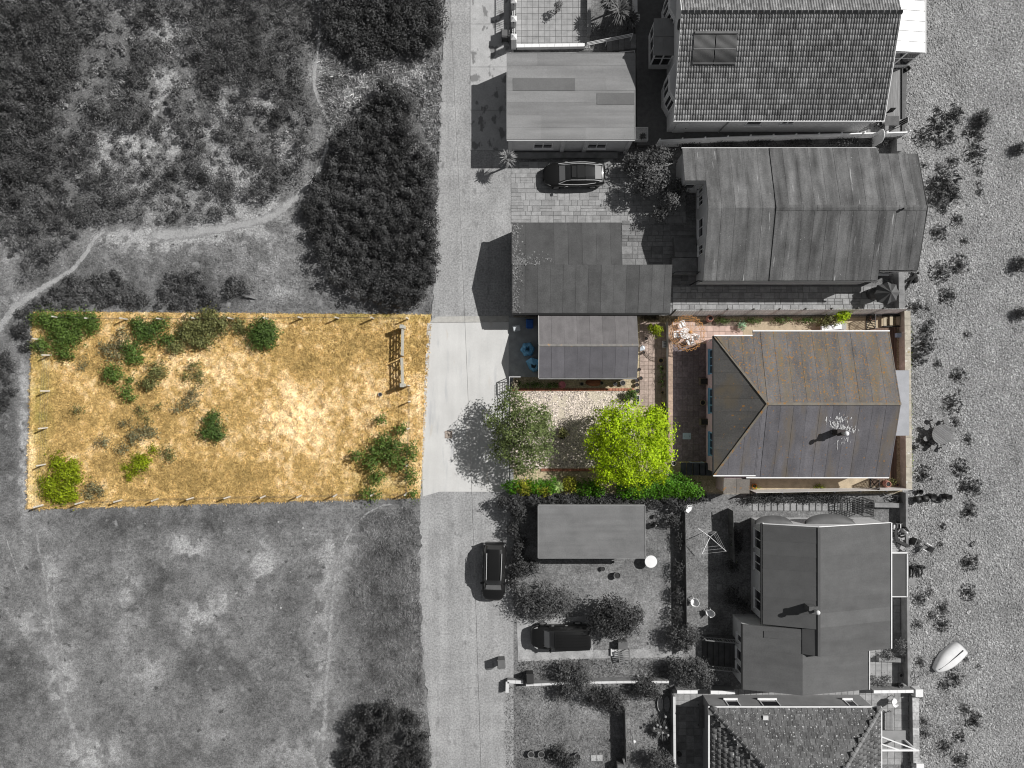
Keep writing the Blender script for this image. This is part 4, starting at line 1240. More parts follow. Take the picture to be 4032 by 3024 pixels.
# ------------------------------------------------------------------ small garage of the colour plot
D_ZE, D_ZR, D_YR = 2.2, 2.9, 3.02
gD = thing('small_garage', 'small garage with purple-grey felt gable roof beside the concrete driveway', 'garage', (6, 3, 0))
dS = plane((2.1, .5, D_ZE), (9, .5, D_ZE), (2.1, D_YR, D_ZR)); dN = plane((2.1, 5.37, D_ZE), (9, 5.37, D_ZE), (2.1, D_YR, D_ZR))
mb = MB(); mb.prism([(2.25, .62), (9.7, .62), (9.7, D_YR), (2.25, D_YR)], 0, lambda x, y: dS(x, y) - .08); mb.prism([(2.25, D_YR), (9.7, D_YR), (9.7, 5.25), (2.25, 5.25)], 0, lambda x, y: dN(x, y) - .08)
part(gD, 'wall', mb, M('garage_wall', (.35, .34, .33), var=.15, scale=2))
m_feltD = M('felt_purple', (.132, .128, .139), rough=.95, var=.14, scale=1.3, rnd=.12, fine=.10, fscale=12, spec=.12, band=(.07, (2.2, .25, 1)))
m_feltDn = M('felt_brownish', (.155, .147, .148), rough=.95, var=.14, scale=1.3, rnd=.12, fine=.10, fscale=12, spec=.12, band=(.10, (2.6, .25, 1)), specks=(((.45, .44, .43), 2.0, .72, .80, (1, 1, 1)),))
felt(gD, [(2.1, .5), (9.85, .5), (9.85, D_YR), (2.1, D_YR)], dS, 'y', 1.0, m_feltD, seed=1, th=.08, seam=.011)
felt(gD, [(2.1, D_YR), (9.85, D_YR), (9.85, 5.37), (2.1, 5.37)], dN, 'y', 1.0, m_feltDn, seed=2, th=.08, seam=.011)
mb = MB(); mb.box(2.1, D_YR - .1, D_ZR + .005, 9.86, D_YR + .1, D_ZR + .03); part(gD, 'ridge_felt', mb, M('ridge_felt', (.21, .20, .19), var=.2, scale=3, specks=(((.45, .26, .10), 3.0, .62, .72, (1, 1, 1)),)))
mb = MB(); mb.box(2.1, .38, D_ZE - .15, 9.85, .49, D_ZE - .03); part(gD, 'gutter', mb, M('gutter_grey', G(.2), rough=.5))
mb = MB(); mb.beam((2.09, .5, D_ZE), (2.09, D_YR, D_ZR), .06, .14); mb.beam((2.09, 5.37, D_ZE), (2.09, D_YR, D_ZR), .06, .14); part(gD, 'bargeboard', mb, M('barge_grey', (.4, .39, .38), var=.1))
door(gD, 'W', 1.6, 4.2, .06, 2.0, 2.25, M('garage_door', (.30, .33, .36), var=.1, scale=3), m_black)

# ------------------------------------------------------------------ hipped house of the colour plot
E_ZE, E_ZR, E_YR, E_XA = 2.7, 4.3, -1.5, 19.37
hE = thing('lichen_roof_bungalow', 'pink-walled bungalow with purple-grey hipped felt roof spotted with orange lichen', 'bungalow', (22.5, -1.6, 0))
eN = plane((15.76, 4.1, E_ZE), (29, 4.1, E_ZE), (E_XA, E_YR, E_ZR)); eS = plane((15.76, -7.26, E_ZE), (29, -7.26, E_ZE), (E_XA, E_YR, E_ZR))
eW = plane((15.76, 3, E_ZE), (15.76, -7, E_ZE), (E_XA, E_YR, E_ZR))
m_pinkw = M('pink_render', (.66, .50, .52), rough=.9, var=.08, scale=1.5, fine=.04)
ec = lambda x, y: min(eN(x, y), eS(x, y), eW(x, y)) - .1
mb = MB()
tp = (E_XA, E_YR)
cn = [(15.93, 3.6), (29.1, 3.9), (29.1, -7.05), (15.93, -6.95)]
mb.prism([cn[0], (E_XA, 3.7), tp], 0, ec); mb.prism([cn[0], tp, cn[3]], 0, ec); mb.prism([cn[3], tp, (E_XA, -7.0)], 0, ec)
mb.prism([(E_XA, 3.7), cn[1], (29.1, E_YR), tp], 0, ec); mb.prism([tp, (29.1, E_YR), cn[2], (E_XA, -7.0)], 0, ec)
part(hE, 'wall', mb, m_pinkw)
OR = (.30, .155, .05)
kw = dict(rough=.95, rnd=.09, fine=.18, fscale=10, spec=.12)
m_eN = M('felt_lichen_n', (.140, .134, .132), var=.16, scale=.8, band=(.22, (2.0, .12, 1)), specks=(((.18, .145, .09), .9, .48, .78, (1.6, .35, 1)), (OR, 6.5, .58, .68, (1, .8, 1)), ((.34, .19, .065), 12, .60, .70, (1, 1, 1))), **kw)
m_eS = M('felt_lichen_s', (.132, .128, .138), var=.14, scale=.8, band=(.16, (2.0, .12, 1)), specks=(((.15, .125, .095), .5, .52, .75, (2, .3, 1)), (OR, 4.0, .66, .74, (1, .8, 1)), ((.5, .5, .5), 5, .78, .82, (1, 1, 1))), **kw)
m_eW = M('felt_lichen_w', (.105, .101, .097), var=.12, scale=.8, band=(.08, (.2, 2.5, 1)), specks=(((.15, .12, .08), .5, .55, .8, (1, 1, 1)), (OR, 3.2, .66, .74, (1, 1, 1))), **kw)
nw = (15.76, 3.73); sw = (15.76, -7.1)
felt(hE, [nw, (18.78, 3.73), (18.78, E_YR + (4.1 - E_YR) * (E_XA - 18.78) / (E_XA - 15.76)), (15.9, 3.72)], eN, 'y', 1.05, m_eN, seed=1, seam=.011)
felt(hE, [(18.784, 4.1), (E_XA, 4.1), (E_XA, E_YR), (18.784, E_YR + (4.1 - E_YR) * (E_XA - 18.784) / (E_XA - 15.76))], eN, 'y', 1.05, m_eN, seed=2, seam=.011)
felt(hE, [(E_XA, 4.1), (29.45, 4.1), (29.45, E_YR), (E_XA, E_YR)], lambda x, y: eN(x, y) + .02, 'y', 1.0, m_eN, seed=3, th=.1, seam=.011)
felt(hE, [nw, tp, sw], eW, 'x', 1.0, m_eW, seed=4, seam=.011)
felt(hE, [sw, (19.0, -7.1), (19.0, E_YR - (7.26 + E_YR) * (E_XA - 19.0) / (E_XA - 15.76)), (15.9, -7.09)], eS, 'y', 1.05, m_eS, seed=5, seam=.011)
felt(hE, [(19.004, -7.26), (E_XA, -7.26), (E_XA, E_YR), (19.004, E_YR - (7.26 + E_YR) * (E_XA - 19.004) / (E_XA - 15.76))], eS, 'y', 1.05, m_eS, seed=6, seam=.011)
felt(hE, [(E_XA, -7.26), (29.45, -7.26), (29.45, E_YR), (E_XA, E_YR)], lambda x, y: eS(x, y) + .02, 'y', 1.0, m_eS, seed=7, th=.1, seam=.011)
mb = MB()
mb.beam((15.8, 3.75, E_ZE + .03), (E_XA, E_YR, E_ZR + .03), .16, .05); mb.beam((15.8, -7.1, E_ZE + .03), (E_XA, E_YR, E_ZR + .03), .16, .05)
mb.beam((E_XA, E_YR, E_ZR + .04), (29.46, E_YR, E_ZR + .04), .2, .05)
part(hE, 'ridge_felt', mb, M('ridge_lichen', (.19, .17, .14), var=.2, scale=2, specks=((OR, 2.5, .56, .66, (1, 1, 1)),)))
for q in ((18.8, 4.11, E_ZE - .14, 29.5, 4.2, E_ZE), (15.76, 3.74, E_ZE - .06, 18.78, 3.83, E_ZE + .08), (15.7, -7.2, E_ZE - .08, 19.0, -7.11, E_ZE + .06), (18.3, -7.36, E_ZE - .14, 29.45, -7.27, E_ZE)):
    mb = MB(); mb.box(*q); part(hE, 'gutter', mb, m_white)
mb = MB(); mb.box(15.66, -7.1, E_ZE - .12, 15.75, 3.75, E_ZE); part(hE, 'west_gutter', mb, m_dark)
m_blue = M('blue_paint', (.24, .50, .72), rough=.5, var=.05)
for (pa, pb) in ((1375, 1472), (1530, 1628), (1703, 1795)):
    window(hE, 'W', W(0, pa, 1.7)[1], W(0, pb, 1.7)[1], 1.1, 2.35, 15.93, m_blue, m_gl, 2)
mb = MB(); mb.beam((15.9, 3.7, 2.55), (15.5, 3.3, 2.1), .06); part(hE, 'bracket', mb, m_white)
ly = lambda x, y: 2.45 - (-7.3 - y) * .06
felt(hE, [(16.6, -8.6), (18.65, -8.6), (18.65, -7.4), (16.6, -7.4)], ly, 'y', 1.03, M('felt_leanto', (.17, .155, .14), var=.2, scale=1.2, specks=((OR, 2.5, .6, .72, (1, 1, 1)),), **kw), seed=8, seam=.011)
mb = MB(); mb.box(16.7, -8.5, 0, 18.55, -7.0, 2.33); part(hE, 'lean_to_wall', mb, m_pinkw)
mb = MB(); mb.prism([(29.0, 1.07), (31.13, 1.07), (31.13, -4.04), (29.0, -4.04)], 2.4, lambda x, y: 2.62 - (x - 29) * .06); part(hE, 'bay_roof', mb, M('bay_felt', (.33, .34, .36), var=.1, scale=1.5, fine=.08, specks=(((.4, .25, .1), 2, .68, .8, (1, 1, 1)),)))
mb = MB(); mb.box(29.0, -3.9, 0, 30.95, .93, 2.4); part(hE, 'bay_wall', mb, m_pinkw)
for yy in (-3.4, -1.9, -.5):
    window(hE, 'E', yy, yy + 1.2, .9, 2.1, 30.95, m_white, m_gl, 1)
mb = MB()
for y in np.arange(-6.9, 4.0, .5):
    pass
# chimney with cowl, gull droppings on the felt
chx, chy = W(3287, 1700, 3.6)
mb = MB(); mb.box(chx - .26, chy - .2, 2.9, chx + .26, chy + .2, 4.55); mb.box(chx - .3, chy - .24, 4.55, chx + .3, chy + .24, 4.66)
ch = part(hE, 'chimney', mb, M('chimney_brick', (.05, .043, .042), var=.3, scale=5))
mb = MB(); mb.lathe([(.11, 0), (.10, .55), (.17, .56), (.18, .66), (.1, .74), (0, .76)], (chx + .08, chy - .02, 4.66), 14); mb.smooth = True
part(ch, 'cowl', mb, m_white)
rgd = np.random.RandomState(9)
pts = []
for (ox, oy, sx, sy, nn) in ((-.1, .75, .6, .4, 80), (.9, .15, .5, .2, 40), (.3, -.8, .5, .5, 25), (.15, .35, .8, .15, 40), (-.55, .45, .15, .3, 20)):
    pts.append(np.stack([chx + .25 + ox + rgd.normal(size=nn) * sx * .6, chy + oy + rgd.normal(size=nn) * sy * .7], 1))
pts = np.vstack(pts); n = len(pts)
zz = E_ZE + (pts[:, 1] + 7.26) * (E_ZR - E_ZE) / (7.26 + E_YR) + .052
tl = np.array([0, -(E_ZR - E_ZE) / (7.26 + E_YR), 1.0])
V, F = leaf_arrays(np.stack([pts[:, 0], pts[:, 1], zz], 1), np.tile(tl, (n, 1)), .03 + .05 * rgd.rand(n) ** 2, .6, rgd)
c_ = np.stack([pts[:, 0], pts[:, 1], zz], 1).repeat(4, 0); el = (1 + 4 * rgd.rand(n) ** 2).repeat(4); dy = (V - c_)[:, 1] * el; V[:, 0] = c_[:, 0] + (V - c_)[:, 0] * .7; V[:, 1] = c_[:, 1] + dy; V[:, 2] = zz.repeat(4) + dy * (E_ZR - E_ZE) / (7.26 + E_YR)
tag(link('gull_droppings', fast_mesh('gull_droppings', V - np.array(wpos(hE)), F, M('dropping', G(.75), var=.2, scale=6, attr='tone'), {'tone': ('FLOAT', np.repeat(.7 + .3 * rgd.rand(n), 4))}), hE), kind='stuff')

# ------------------------------------------------------------------ flat garage south
fx0, fx1, fy0, fy1, fz = 2.07, 10.42, -13.64, -9.55, 2.4
gF = thing('flat_roof_garage', 'plain grey flat-roofed garage with long felt strips on the lawn below the hedge', 'garage', (6.2, -11.6, 0))
mb = MB(); mb.box(fx0 + .1, fy0 + .1, 0, fx1 - .1, fy1 - .1, fz - .12); part(gF, 'wall', mb, m_wall_g)
m_feltF = M('felt_mid', G(.165), rough=.95, var=.12, scale=1.0, rnd=.08, fine=.12, fscale=12, spec=.1, band=(.10, (.25, 2.4, 1)))
felt(gF, [(fx0, fy0), (fx1, fy0), (fx1, fy1), (fx0, fy1)], lambda x, y: fz + (x - fx0) * .004, 'x', 1.03, m_feltF, seed=2, th=.14, seam=.011)
mb = MB(); mb.box(fx1 + .003, fy0, fz - .12, fx1 + .05, fy1, fz + .07); mb.box(fx0 - .05, fy0, fz - .12, fx0 - .003, fy1, fz + .04); mb.box(fx0, fy0 - .05, fz - .12, fx1, fy0 - .003, fz + .05); mb.box(fx0, fy1 + .003, fz - .12, fx1, fy1 + .08, fz + .06)
part(gF, 'edge_trim', mb, M('trim_grey', G(.24), var=.1))
door(gF, 'E', fy0 + 1.2, fy0 + 2.1, 0, 2.0, fx1 - .1, m_wall_g, m_black)

# ------------------------------------------------------------------ house with N-S ridge (south)
hG = thing('twin_slope_house', 'dark felt-roofed house with flat extension, chimney and two rounded canopies', 'house', (24, -16, 0))
gW_ = plane((19.4, -10, 3.2), (19.4, -18, 3.2), (23.2, -10, 4.4)); gE_ = plane((29.5, -10, 2.8), (29.5, -18, 2.8), (23.2, -10, 4.4))
mb = MB(); cg = lambda x, y: min(gW_(x, y), gE_(x, y)) - .12
mb.prism([(19.6, -10.95), (23.2, -10.95), (23.2, -18.5), (19.6, -18.5)], 0, cg); mb.prism([(23.2, -10.95), (29.3, -10.95), (29.3, -20.4), (23.2, -20.4)], 0, cg)
part(hG, 'wall', mb, m_wall_w)
mb = MB()
for xa, xb in ((18.1, 22.2), (22.2, 27.7)):
    mb.prism([(xa, -23.7), (xb, -23.7), (xb, -18.85), (xa, -18.85)], 0, lambda x, y: (2.66 + (x - 18) * .25 if x < 22.21 else 3.71 - (x - 22.2) * .188))
part(hG, 'extension_wall', mb, m_wall_w)
m_feltG = M('felt_charcoal', G(.108), rough=.95, var=.09, scale=1.2, rnd=.11, fine=.12, fscale=14, spec=.12, band=(.10, (.3, 1.6, 1)), specks=((G(.5), 4.0, .83, .85, (1, 1, 1)),))
m_feltG2 = M('felt_charcoal_w', G(.098), rough=.95, var=.09, scale=1.2, rnd=.05, fine=.08, fscale=14, spec=.12, specks=((G(.5), 4.0, .83, .85, (1, 1, 1)),))
felt(hG, [(19.4, -10.83), (23.2, -10.83), (23.2, -18.57), (19.4, -18.57)], gW_, 'x', 1.08, m_feltG2, seed=1, seam=.011)
felt(hG, [(22.15, -18.574), (23.2, -18.574), (23.2, -20.6), (22.15, -20.6)], lambda x, y: 4.4 - (23.2 - x) * .5, 'x', 2.2, m_feltG2, seed=2, seam=.011)
xz = lambda x, y: (2.8 + (x - 18) * .25 if x < 22.21 else 3.85 - (x - 22.2) * .188)
felt(hG, [(23.2, -10.83), (29.5, -10.83), (29.5, -20.6), (23.2, -20.6)], gE_, 'x', 1.08, m_feltG, seed=3, seam=.011)
felt(hG, [(18.0, -23.8), (22.2, -23.8), (22.2, -18.75), (18.0, -18.75)], xz, 'x', 1.06, m_feltG, seed=4, th=.14, seam=.011)
felt(hG, [(22.2, -23.8), (27.8, -23.8), (27.8, -18.75), (22.2, -18.75)], xz, 'x', 1.06, m_feltG, seed=4, th=.14, seam=.011)
p = W(3000, 2480, 2.8); mb = MB(); mb.prism([(p[0], p[1] - .45), (p[0] + 1.05, p[1] - .45), (p[0] + 1.05, p[1] + .05), (p[0], p[1] + .05)], 2.8, lambda x, y: 2.85 + (x - 18) * .25); part(hG, 'felt_patch', mb, m_feltG2)
mb = MB(); mb.box(23.1, -20.6, 4.41, 23.3, -10.83, 4.44); part(hG, 'ridge_felt', mb, m_feltG2)
for q in ((19.26, -18.6, 3.05, 19.38, -10.8, 3.17), (17.88, -23.8, 2.66, 17.99, -18.75, 2.82)):
    mb = MB(); mb.box(*q); part(hG, 'gutter', mb, m_dark)
mb = MB(); mb.box(29.51, -20.6, 2.68, 29.6, -10.8, 2.86); mb.box(27.81, -23.8, 2.62, 27.87, -20.6, 2.86); mb.box(19.4, -10.82, 3.0, 19.5, -10.75, 3.2); mb.beam((19.4, -10.8, 3.15), (23.2, -10.8, 4.35), .05, .14); mb.beam((29.5, -10.8, 2.75), (23.2, -10.8, 4.35), .05, .14)
part(hG, 'white_trim', mb, m_white)
for (ya, yb) in ((-13.1, -11.6), (-14.9, -13.6), (-18.0, -16.4)):
    window(hG, 'W', ya, yb, 1.0, 2.3, 19.6, m_white, m_gl, 1)
for (ya, yb, zz) in ((-20.5, -19.9, 1.3), (-22.0, -21.1, 1.1), (-22.9, -22.3, 1.1)):
    window(hG, 'W', ya, yb, zz, 2.2, 18.1, m_white, m_gl, 0)
cx, cy = W(3178, 2378, 3.9); cy = W(0, 2388, 4.2)[1]
mb = MB(); mb.box(cx - .3, cy - .22, 3.3, cx + .3, cy + .22, 4.95); mb.box(cx - .34, cy - .26, 4.95, cx + .34, cy + .26, 5.05)
ch = part(hG, 'chimney', mb, M('chimney_grey', G(.10), var=.3, scale=5))
mb = MB(); mb.lathe([(.11, 0), (.1, .4), (.17, .42), (.17, .5), (.08, .56), (0, .57)], (cx + .1, cy - .03, 5.05), 14); mb.smooth = True; part(ch, 'cowl', mb, m_wall_w)
for (pa, pb, dpt) in ((2972, 3120, .62), (3170, 3366, .75)):     # rounded canopies over the north openings
    xa, xb = W(pa, 0, 2.5)[0], W(pb, 0, 2.5)[0]; c_ = (xa + xb) / 2; hw = (xb - xa) / 2
    mb = MB(); vs = []; nn = 20
    for k in range(nn + 1):
        t = math.pi * k / nn
        vs += [(c_ - hw * math.cos(t), -10.95, 2.62), (c_ - hw * math.cos(t), -10.95 + dpt * math.sin(t) * .55, 2.62 - .06 * math.sin(t)), (c_ - hw * math.cos(t), -10.95 + dpt * math.sin(t), 2.42 - .12 * math.sin(t))]
    fs = []
    for k in range(nn):
        for j in range(2):
            fs.append((3 * k + j, 3 * k + j + 1, 3 * k + 4 + j, 3 * k + 3 + j))
    mb.add(vs, fs); mb.smooth = True
    part(hG, 'canopy', mb, M('canopy_grey', G(.07), rough=.5, var=.25, scale=1.5, spec=.3))
mb = MB(); mb.box(29.3, -16.6, 0, 30.85, -13.4, 2.3); part(hG, 'sea_porch_wall', mb, m_wall_w)
mb = MB(); mb.box(29.3, -16.65, 2.3, 30.95, -13.3, 2.42); pr = part(hG, 'sea_porch_roof', mb, m_feltG2)
mb = MB(); mb.box(30.96, -16.7, 2.28, 31.02, -13.25, 2.48); mb.box(29.6, -13.29, 2.28, 31.02, -13.2, 2.48); mb.box(29.6, -16.72, 2.28, 31.02, -16.66, 2.46); part(pr, 'edge_trim', mb, m_white)
# railed steps on the west side
st = thing('railed_steps', 'dark entrance steps with two grey slatted handrails on the west side of the house extension', 'steps', (17, -21.6, 0))
for i in range(5):
    mb = MB(); mb.box(15.6 + i * .42, -23.0, 0, 16.0 + i * .42, -20.6, .12 * (i + 1)); part(st, 'step', mb, M('step_dark', G(.09), var=.3))
mb = MB(); mb.box(17.7, -23.0, 0, 18.08, -20.6, .7); part(st, 'landing', mb, MATS['step_dark'])
for yy in (-20.65, -22.95):
    mb = MB(); mb.beam((15.6, yy, 1.0), (18.05, yy, 1.65), .07, .07); mb.beam((15.6, yy, .1), (15.6, yy, 1.0), .08); mb.beam((17.0, yy, .3), (17.0, yy, 1.4), .07); mb.beam((15.6, yy, .3), (18.05, yy, .9), .05, .05)
    h_ = part(st, 'handrail', mb, m_wall_g)
    for k in range(12):
        t = (k + .5) / 12; mb = MB(); mb.beam((15.6 + 2.45 * t, yy, .3 + .6 * t), (15.6 + 2.45 * t, yy, 1.0 + .65 * t), .035); part(h_, 'baluster', mb, m_wall_g)

# ------------------------------------------------------------------ tiled hip house (south edge)
H_X0, H_X1, H_Y, H_Z, H_T = 15.4, 28.7, -25.2, 2.9, .5
hH = thing('tiled_hip_house', 'white-walled house with hipped roof of plain grey tiles speckled with pale lichen', 'house', (22, -32, 0))
hw = (H_X1 - H_X0) / 2; apx = (H_X0 + H_X1) / 2
H_S = -41.0
nP = lambda x, y: H_Z + (H_Y - y) * H_T
wP = lambda x, y: H_Z + (x - H_X0) * H_T
eP = lambda x, y: H_Z + (H_X1 - x) * H_T
sP = lambda x, y: H_Z + (y - H_S) * H_T
mb = MB(); mb.box(H_X0 + .25, H_S + .3, 0, H_X1 - .25, H_Y - .28, H_Z - .08); part(hH, 'wall', mb, m_wall_g)
mb = MB()
r1 = (apx, H_Y - hw); r2 = (apx, H_S + hw)
for pl, f in (([(H_X0, H_Y), (H_X1, H_Y), r1], nP), ([(H_X0, H_Y), r1, r2, (H_X0, H_S)], wP), ([(H_X1, H_Y), (H_X1, H_S), r2, r1], eP), ([(H_X0, H_S), r2, (H_X1, H_S)], sP)):
    mb.prism(pl, lambda x, y, f=f: f(x, y) - .12, lambda x, y, f=f: f(x, y) - .012)
roofH = part(hH, 'roof', mb, M('roof_under', G(.035), var=.2))
oH = wpos(roofH)
tw, tr_ = .43, .385; slH = math.atan(H_T)
mb = MB(); l = tr_ * 1.118 + .08
mb.add([(-tw / 2 + .014, -.03, 0), (tw / 2 - .014, -.03, 0), (tw / 2 - .014, l, 0), (-tw / 2 + .014, l, 0), (-tw / 2 + .014, -.03, .03), (tw / 2 - .014, -.03, .03), (tw / 2 - .014, l, .012), (-tw / 2 + .014, l, .012)], UNITQ)
LK = ((G(.55), 7.5, .64, .68, (1, 1, 1)), (G(.34), 12, .62, .70, (1, 1, 1)))
m_pt = M('plain_tile', G(.105), rough=.9, var=.2, scale=2, rnd=.28, fine=.2, fscale=16, spec=.15, specks=LK)
m_pt2 = M('plain_tile_side', G(.105), rough=.9, var=.2, scale=2, attr='tone', fine=.2, fscale=16, spec=.15, specks=LK)
me_pt = mb.mesh('roof_tile', m_pt)
tv = np.array(mb.v); tf = np.array(UNITQ); tv[:, 2] *= .12
rgt = random.Random(6); cnt = 0
others = []
for j in range(17):
    y = H_Y - j * tr_; z = H_Z + j * tr_ * H_T
    xa, xb = H_X0 + j * tr_, H_X1 - j * tr_
    n = int((xb - xa) / tw) + 1
    for i in range(n):
        x = xa + (xb - xa) / n * (i + .5) if False else (H_X0 + ((j % 2) * .5 + i + round((xa - H_X0) / tw)) * tw)
        if x < xa - .05 or x > xb + .05: continue
        if j < 11 and cnt < 300:
            link('roof_tile', me_pt, roofH, (x - oH.x, y - oH.y, z - oH.z + .002), (slH, rgt.uniform(-.02, .02), math.pi + rgt.uniform(-.02, .02)), (1, 1, 1)); cnt += 1
        else:
            others.append((x, y, z, math.pi))
for j in range(17):
    for s_ in (-1, 1):
        x = H_X0 + j * tr_ if s_ < 0 else H_X1 - j * tr_
        z = H_Z + j * tr_ * H_T
        ya = H_Y - j * tr_
        for i in range(22):
            y = H_Y - ((j % 2) * .5 + i) * tw
            if y > ya + .05: continue
            others.append((x, y, z, -math.pi / 2 if s_ < 0 else math.pi / 2))
VV = []
for (x, y, z, a) in others:
    m = Matrix.Rotation(a, 3, 'Z') @ Matrix.Rotation(slH + rgt.uniform(-.006, .006), 3, 'X')
    VV.append(tv @ np.array(m).T + np.array([x, y, z + .002]) - np.array(oH))
V = np.vstack(VV); F = (np.arange(len(others))[:, None, None] * 8 + tf[None]).reshape(-1, 4)
tag(link('roof_tiles', fast_mesh('roof_tiles', V, F, m_pt2, {'tone': ('FLOAT', np.repeat(.7 + .6 * np.random.RandomState(1).rand(len(others)), 8))}), roofH), kind='stuff')
mb = MB(); mb.lathe([(.13, 0), (.135, .40), (.15, .40), (.15, .46)], n=10); mb.smooth = True
me = mb.mesh('hip_tile', M('hip_tile', G(.19), var=.25, scale=3, rnd=.15, fine=.2))
hv = math.sqrt(2 + H_T * H_T)
for s_, xs in ((1, H_X0), (-1, H_X1)):
    n = int(hw * hv / .45)
    dv_ = Vector((s_, -1, H_T)).normalized()
    q = dv_.to_track_quat('Z', 'Y').to_euler()
    for i in range(n):
        p = Vector((xs, H_Y, H_Z + .02)) + dv_ * i * .45
        link('hip_tile', me, roofH, (p.x - oH.x, p.y - oH.y, p.z - oH.z), q)
for q in ((H_X0 - .01, H_Y + .02, H_X1 + .05, H_Y + .12), (H_X0 - .13, H_S, H_X0 - .02, H_Y + .12), (H_X1 + .02, H_S, H_X1 + .1, H_Y)):
    mb = MB(); mb.box(q[0], q[1], H_Z - .1, q[2], q[3], H_Z); part(hH, 'gutter', mb, m_white)
for (pa, pb) in ((2855, 2905), (2990, 3060), (3325, 3360)):
    window(hH, 'N', W(pa, 0, 1.2)[0], W(pb, 0, 1.2)[0], 1.0, 2.2, H_Y - .28, m_white, m_gl, 0)
mb = MB(); p = W(3017, 2830, 3.4); mb.box(p[0] - .2, p[1] - .15, nP(0, p[1]) - .1, p[0] + .2, p[1] + .15, nP(0, p[1]) + .12); part(hH, 'roof_vent', mb, m_wall_w)
# white sea-side frame porch
mb = MB()
for (x, y) in ((28.6, -28.9), (31.9, -28.9)):
    mb.box(x - .06, y - .06, 0, x + .06, y + .06, 2.1)
mb.beam((28.5, -28.9, 2.1), (32.1, -28.9, 2.1), .14); mb.beam((28.5, -27.6, 2.1), (32.0, -28.9, 2.1), .08, .1); mb.beam((28.5, -28.2, 2.1), (30.6, -28.9, 2.1), .08, .1)
part(hH, 'porch_frame', mb, m_white)
mb = MB(); mb.box(28.4, -28.75, .8, 31.8, -28.0, .86); part(hH, 'porch_shelf', mb, m_wall_g)

# ================================================================== FENCES AND WALLS
def lerp(a, b, t):
    return tuple(a[i] + (b[i] - a[i]) * t for i in range(len(a)))

m_post = M('weathered_post', (.62, .58, .50), rough=.9, var=.15, scale=6)
m_wire = M('fence_wire', G(.12), rough=.5, metal=.6, var=.1)
def wire_fence(label, tops, h=1.15, group='post and wire fences of the golden plot', tilt=0):
    """survey positions of the post tops"""
    P = [W(p[0], p[1], h) for p in tops]
    rt = thing('wire_fence', label, 'fence', (P[0][0], P[0][1], 0), 0, group)
    rg = random.Random(len(tops))
    for (x, y) in P:
        mb = MB(); a = rg.uniform(-.03, .03)
        mb.beam((x, y, -.05), (x + a, y + rg.uniform(-.03, .03), h + rg.uniform(-.03, .03)), .10, .09)
        part(rt, 'post', mb, m_post)
    for z in (.25, .55, .85, 1.08):
        mb = MB()
        for a, b in zip(P[:-1], P[1:]):
            mb.tube((a[0], a[1], z), (b[0], b[1], z), .006, n=4, cap=False)
        part(rt, 'wire', mb, m_wire)
    return rt
wire_fence('post and wire fence along the bushy north side of the golden plot', [(205, 1246), (333, 1252), (472, 1252), (615, 1252), (756, 1252), (899, 1252), (1036, 1251), (1175, 1248), (1320, 1248), (1461, 1249), (1600, 1251)])
wire_fence('post and wire fence at the west end of the golden plot', [(126, 1334), (166, 1396), (159, 1540), (151, 1687), (143, 1834), (132, 1996)])
wire_fence('post and wire fence along the south side of the golden plot', [(132, 1999), (296, 1985), (449, 1977), (595, 1972), (737, 1968), (884, 1964), (1025, 1961), (1170, 1959), (1313, 1955), (1460, 1952), (1592, 1951)])
wire_fence('short post and wire fence beside the driveway south of the field gate', [(1606, 1518), (1608, 1582), (1605, 1689), (1599, 1836), (1594, 1949)])
# brace at the corner post
mb = MB(); a = W3(150, 1975, .9); mb.beam(a, W3(190, 1982, .1), .08)
# field gate: two leaves
def field_gate(label, p, q, h=1.25):
    a = W3(p[0], p[1]); b = W3(q[0], q[1])
    rt = thing('field_gate', label, 'gate', a)
    m = M('grey_oak', (.42, .41, .36), rough=.9, var=.2, scale=5, stretch=(1, 6, 6))
    for z in (.25, .48, .70, .93, 1.18):
        mb = MB(); mb.beam((a[0], a[1], z), (b[0], b[1], z), .09 if z > 1 else .05, .09); part(rt, 'rail', mb, m)
    for t in (0.02, .98):
        c = lerp(a, b, t); mb = MB(); mb.beam((c[0], c[1], .15), (c[0], c[1], 1.3), .08); part(rt, 'stile', mb, m)
    for (z0, z1, t0, t1) in ((.25, 1.18, .03, .5), (.25, 1.18, .97, .5), (1.18, .25, .03, .5), (1.18, .25, .97, .5)):
        c = lerp(a, b, t0); d = lerp(a, b, t1); mb = MB(); mb.beam((c[0] - .03, c[1], z0), (d[0] - .03, d[1], z1), .05, .08); part(rt, 'brace', mb, m)
field_gate('northern leaf of the weathered wooden field gate beside the driveway', (1592, 1300), (1590, 1402))
field_gate('southern leaf of the weathered wooden field gate ending at the short wire fence', (1588, 1410), (1592, 1512))
for (px, py, lb) in ((1592, 1291, 'thick wooden gatepost at the north end of the field gate'), (1593, 1517, 'thick wooden gatepost at the south end of the field gate')):
    x, y, _ = W3(px, py); mb = MB(); mb.box(x - .13, y - .13, 0, x + .13, y + .13, 1.42)
    rt = solo('gate_post', mb, MATS['grey_oak'], lb, 'post')
    mb = MB(); mb.box(-.15, -.15, 1.42, .15, .15, 1.47); lpart(rt, 'cap', mb, MATS['grey_oak'])

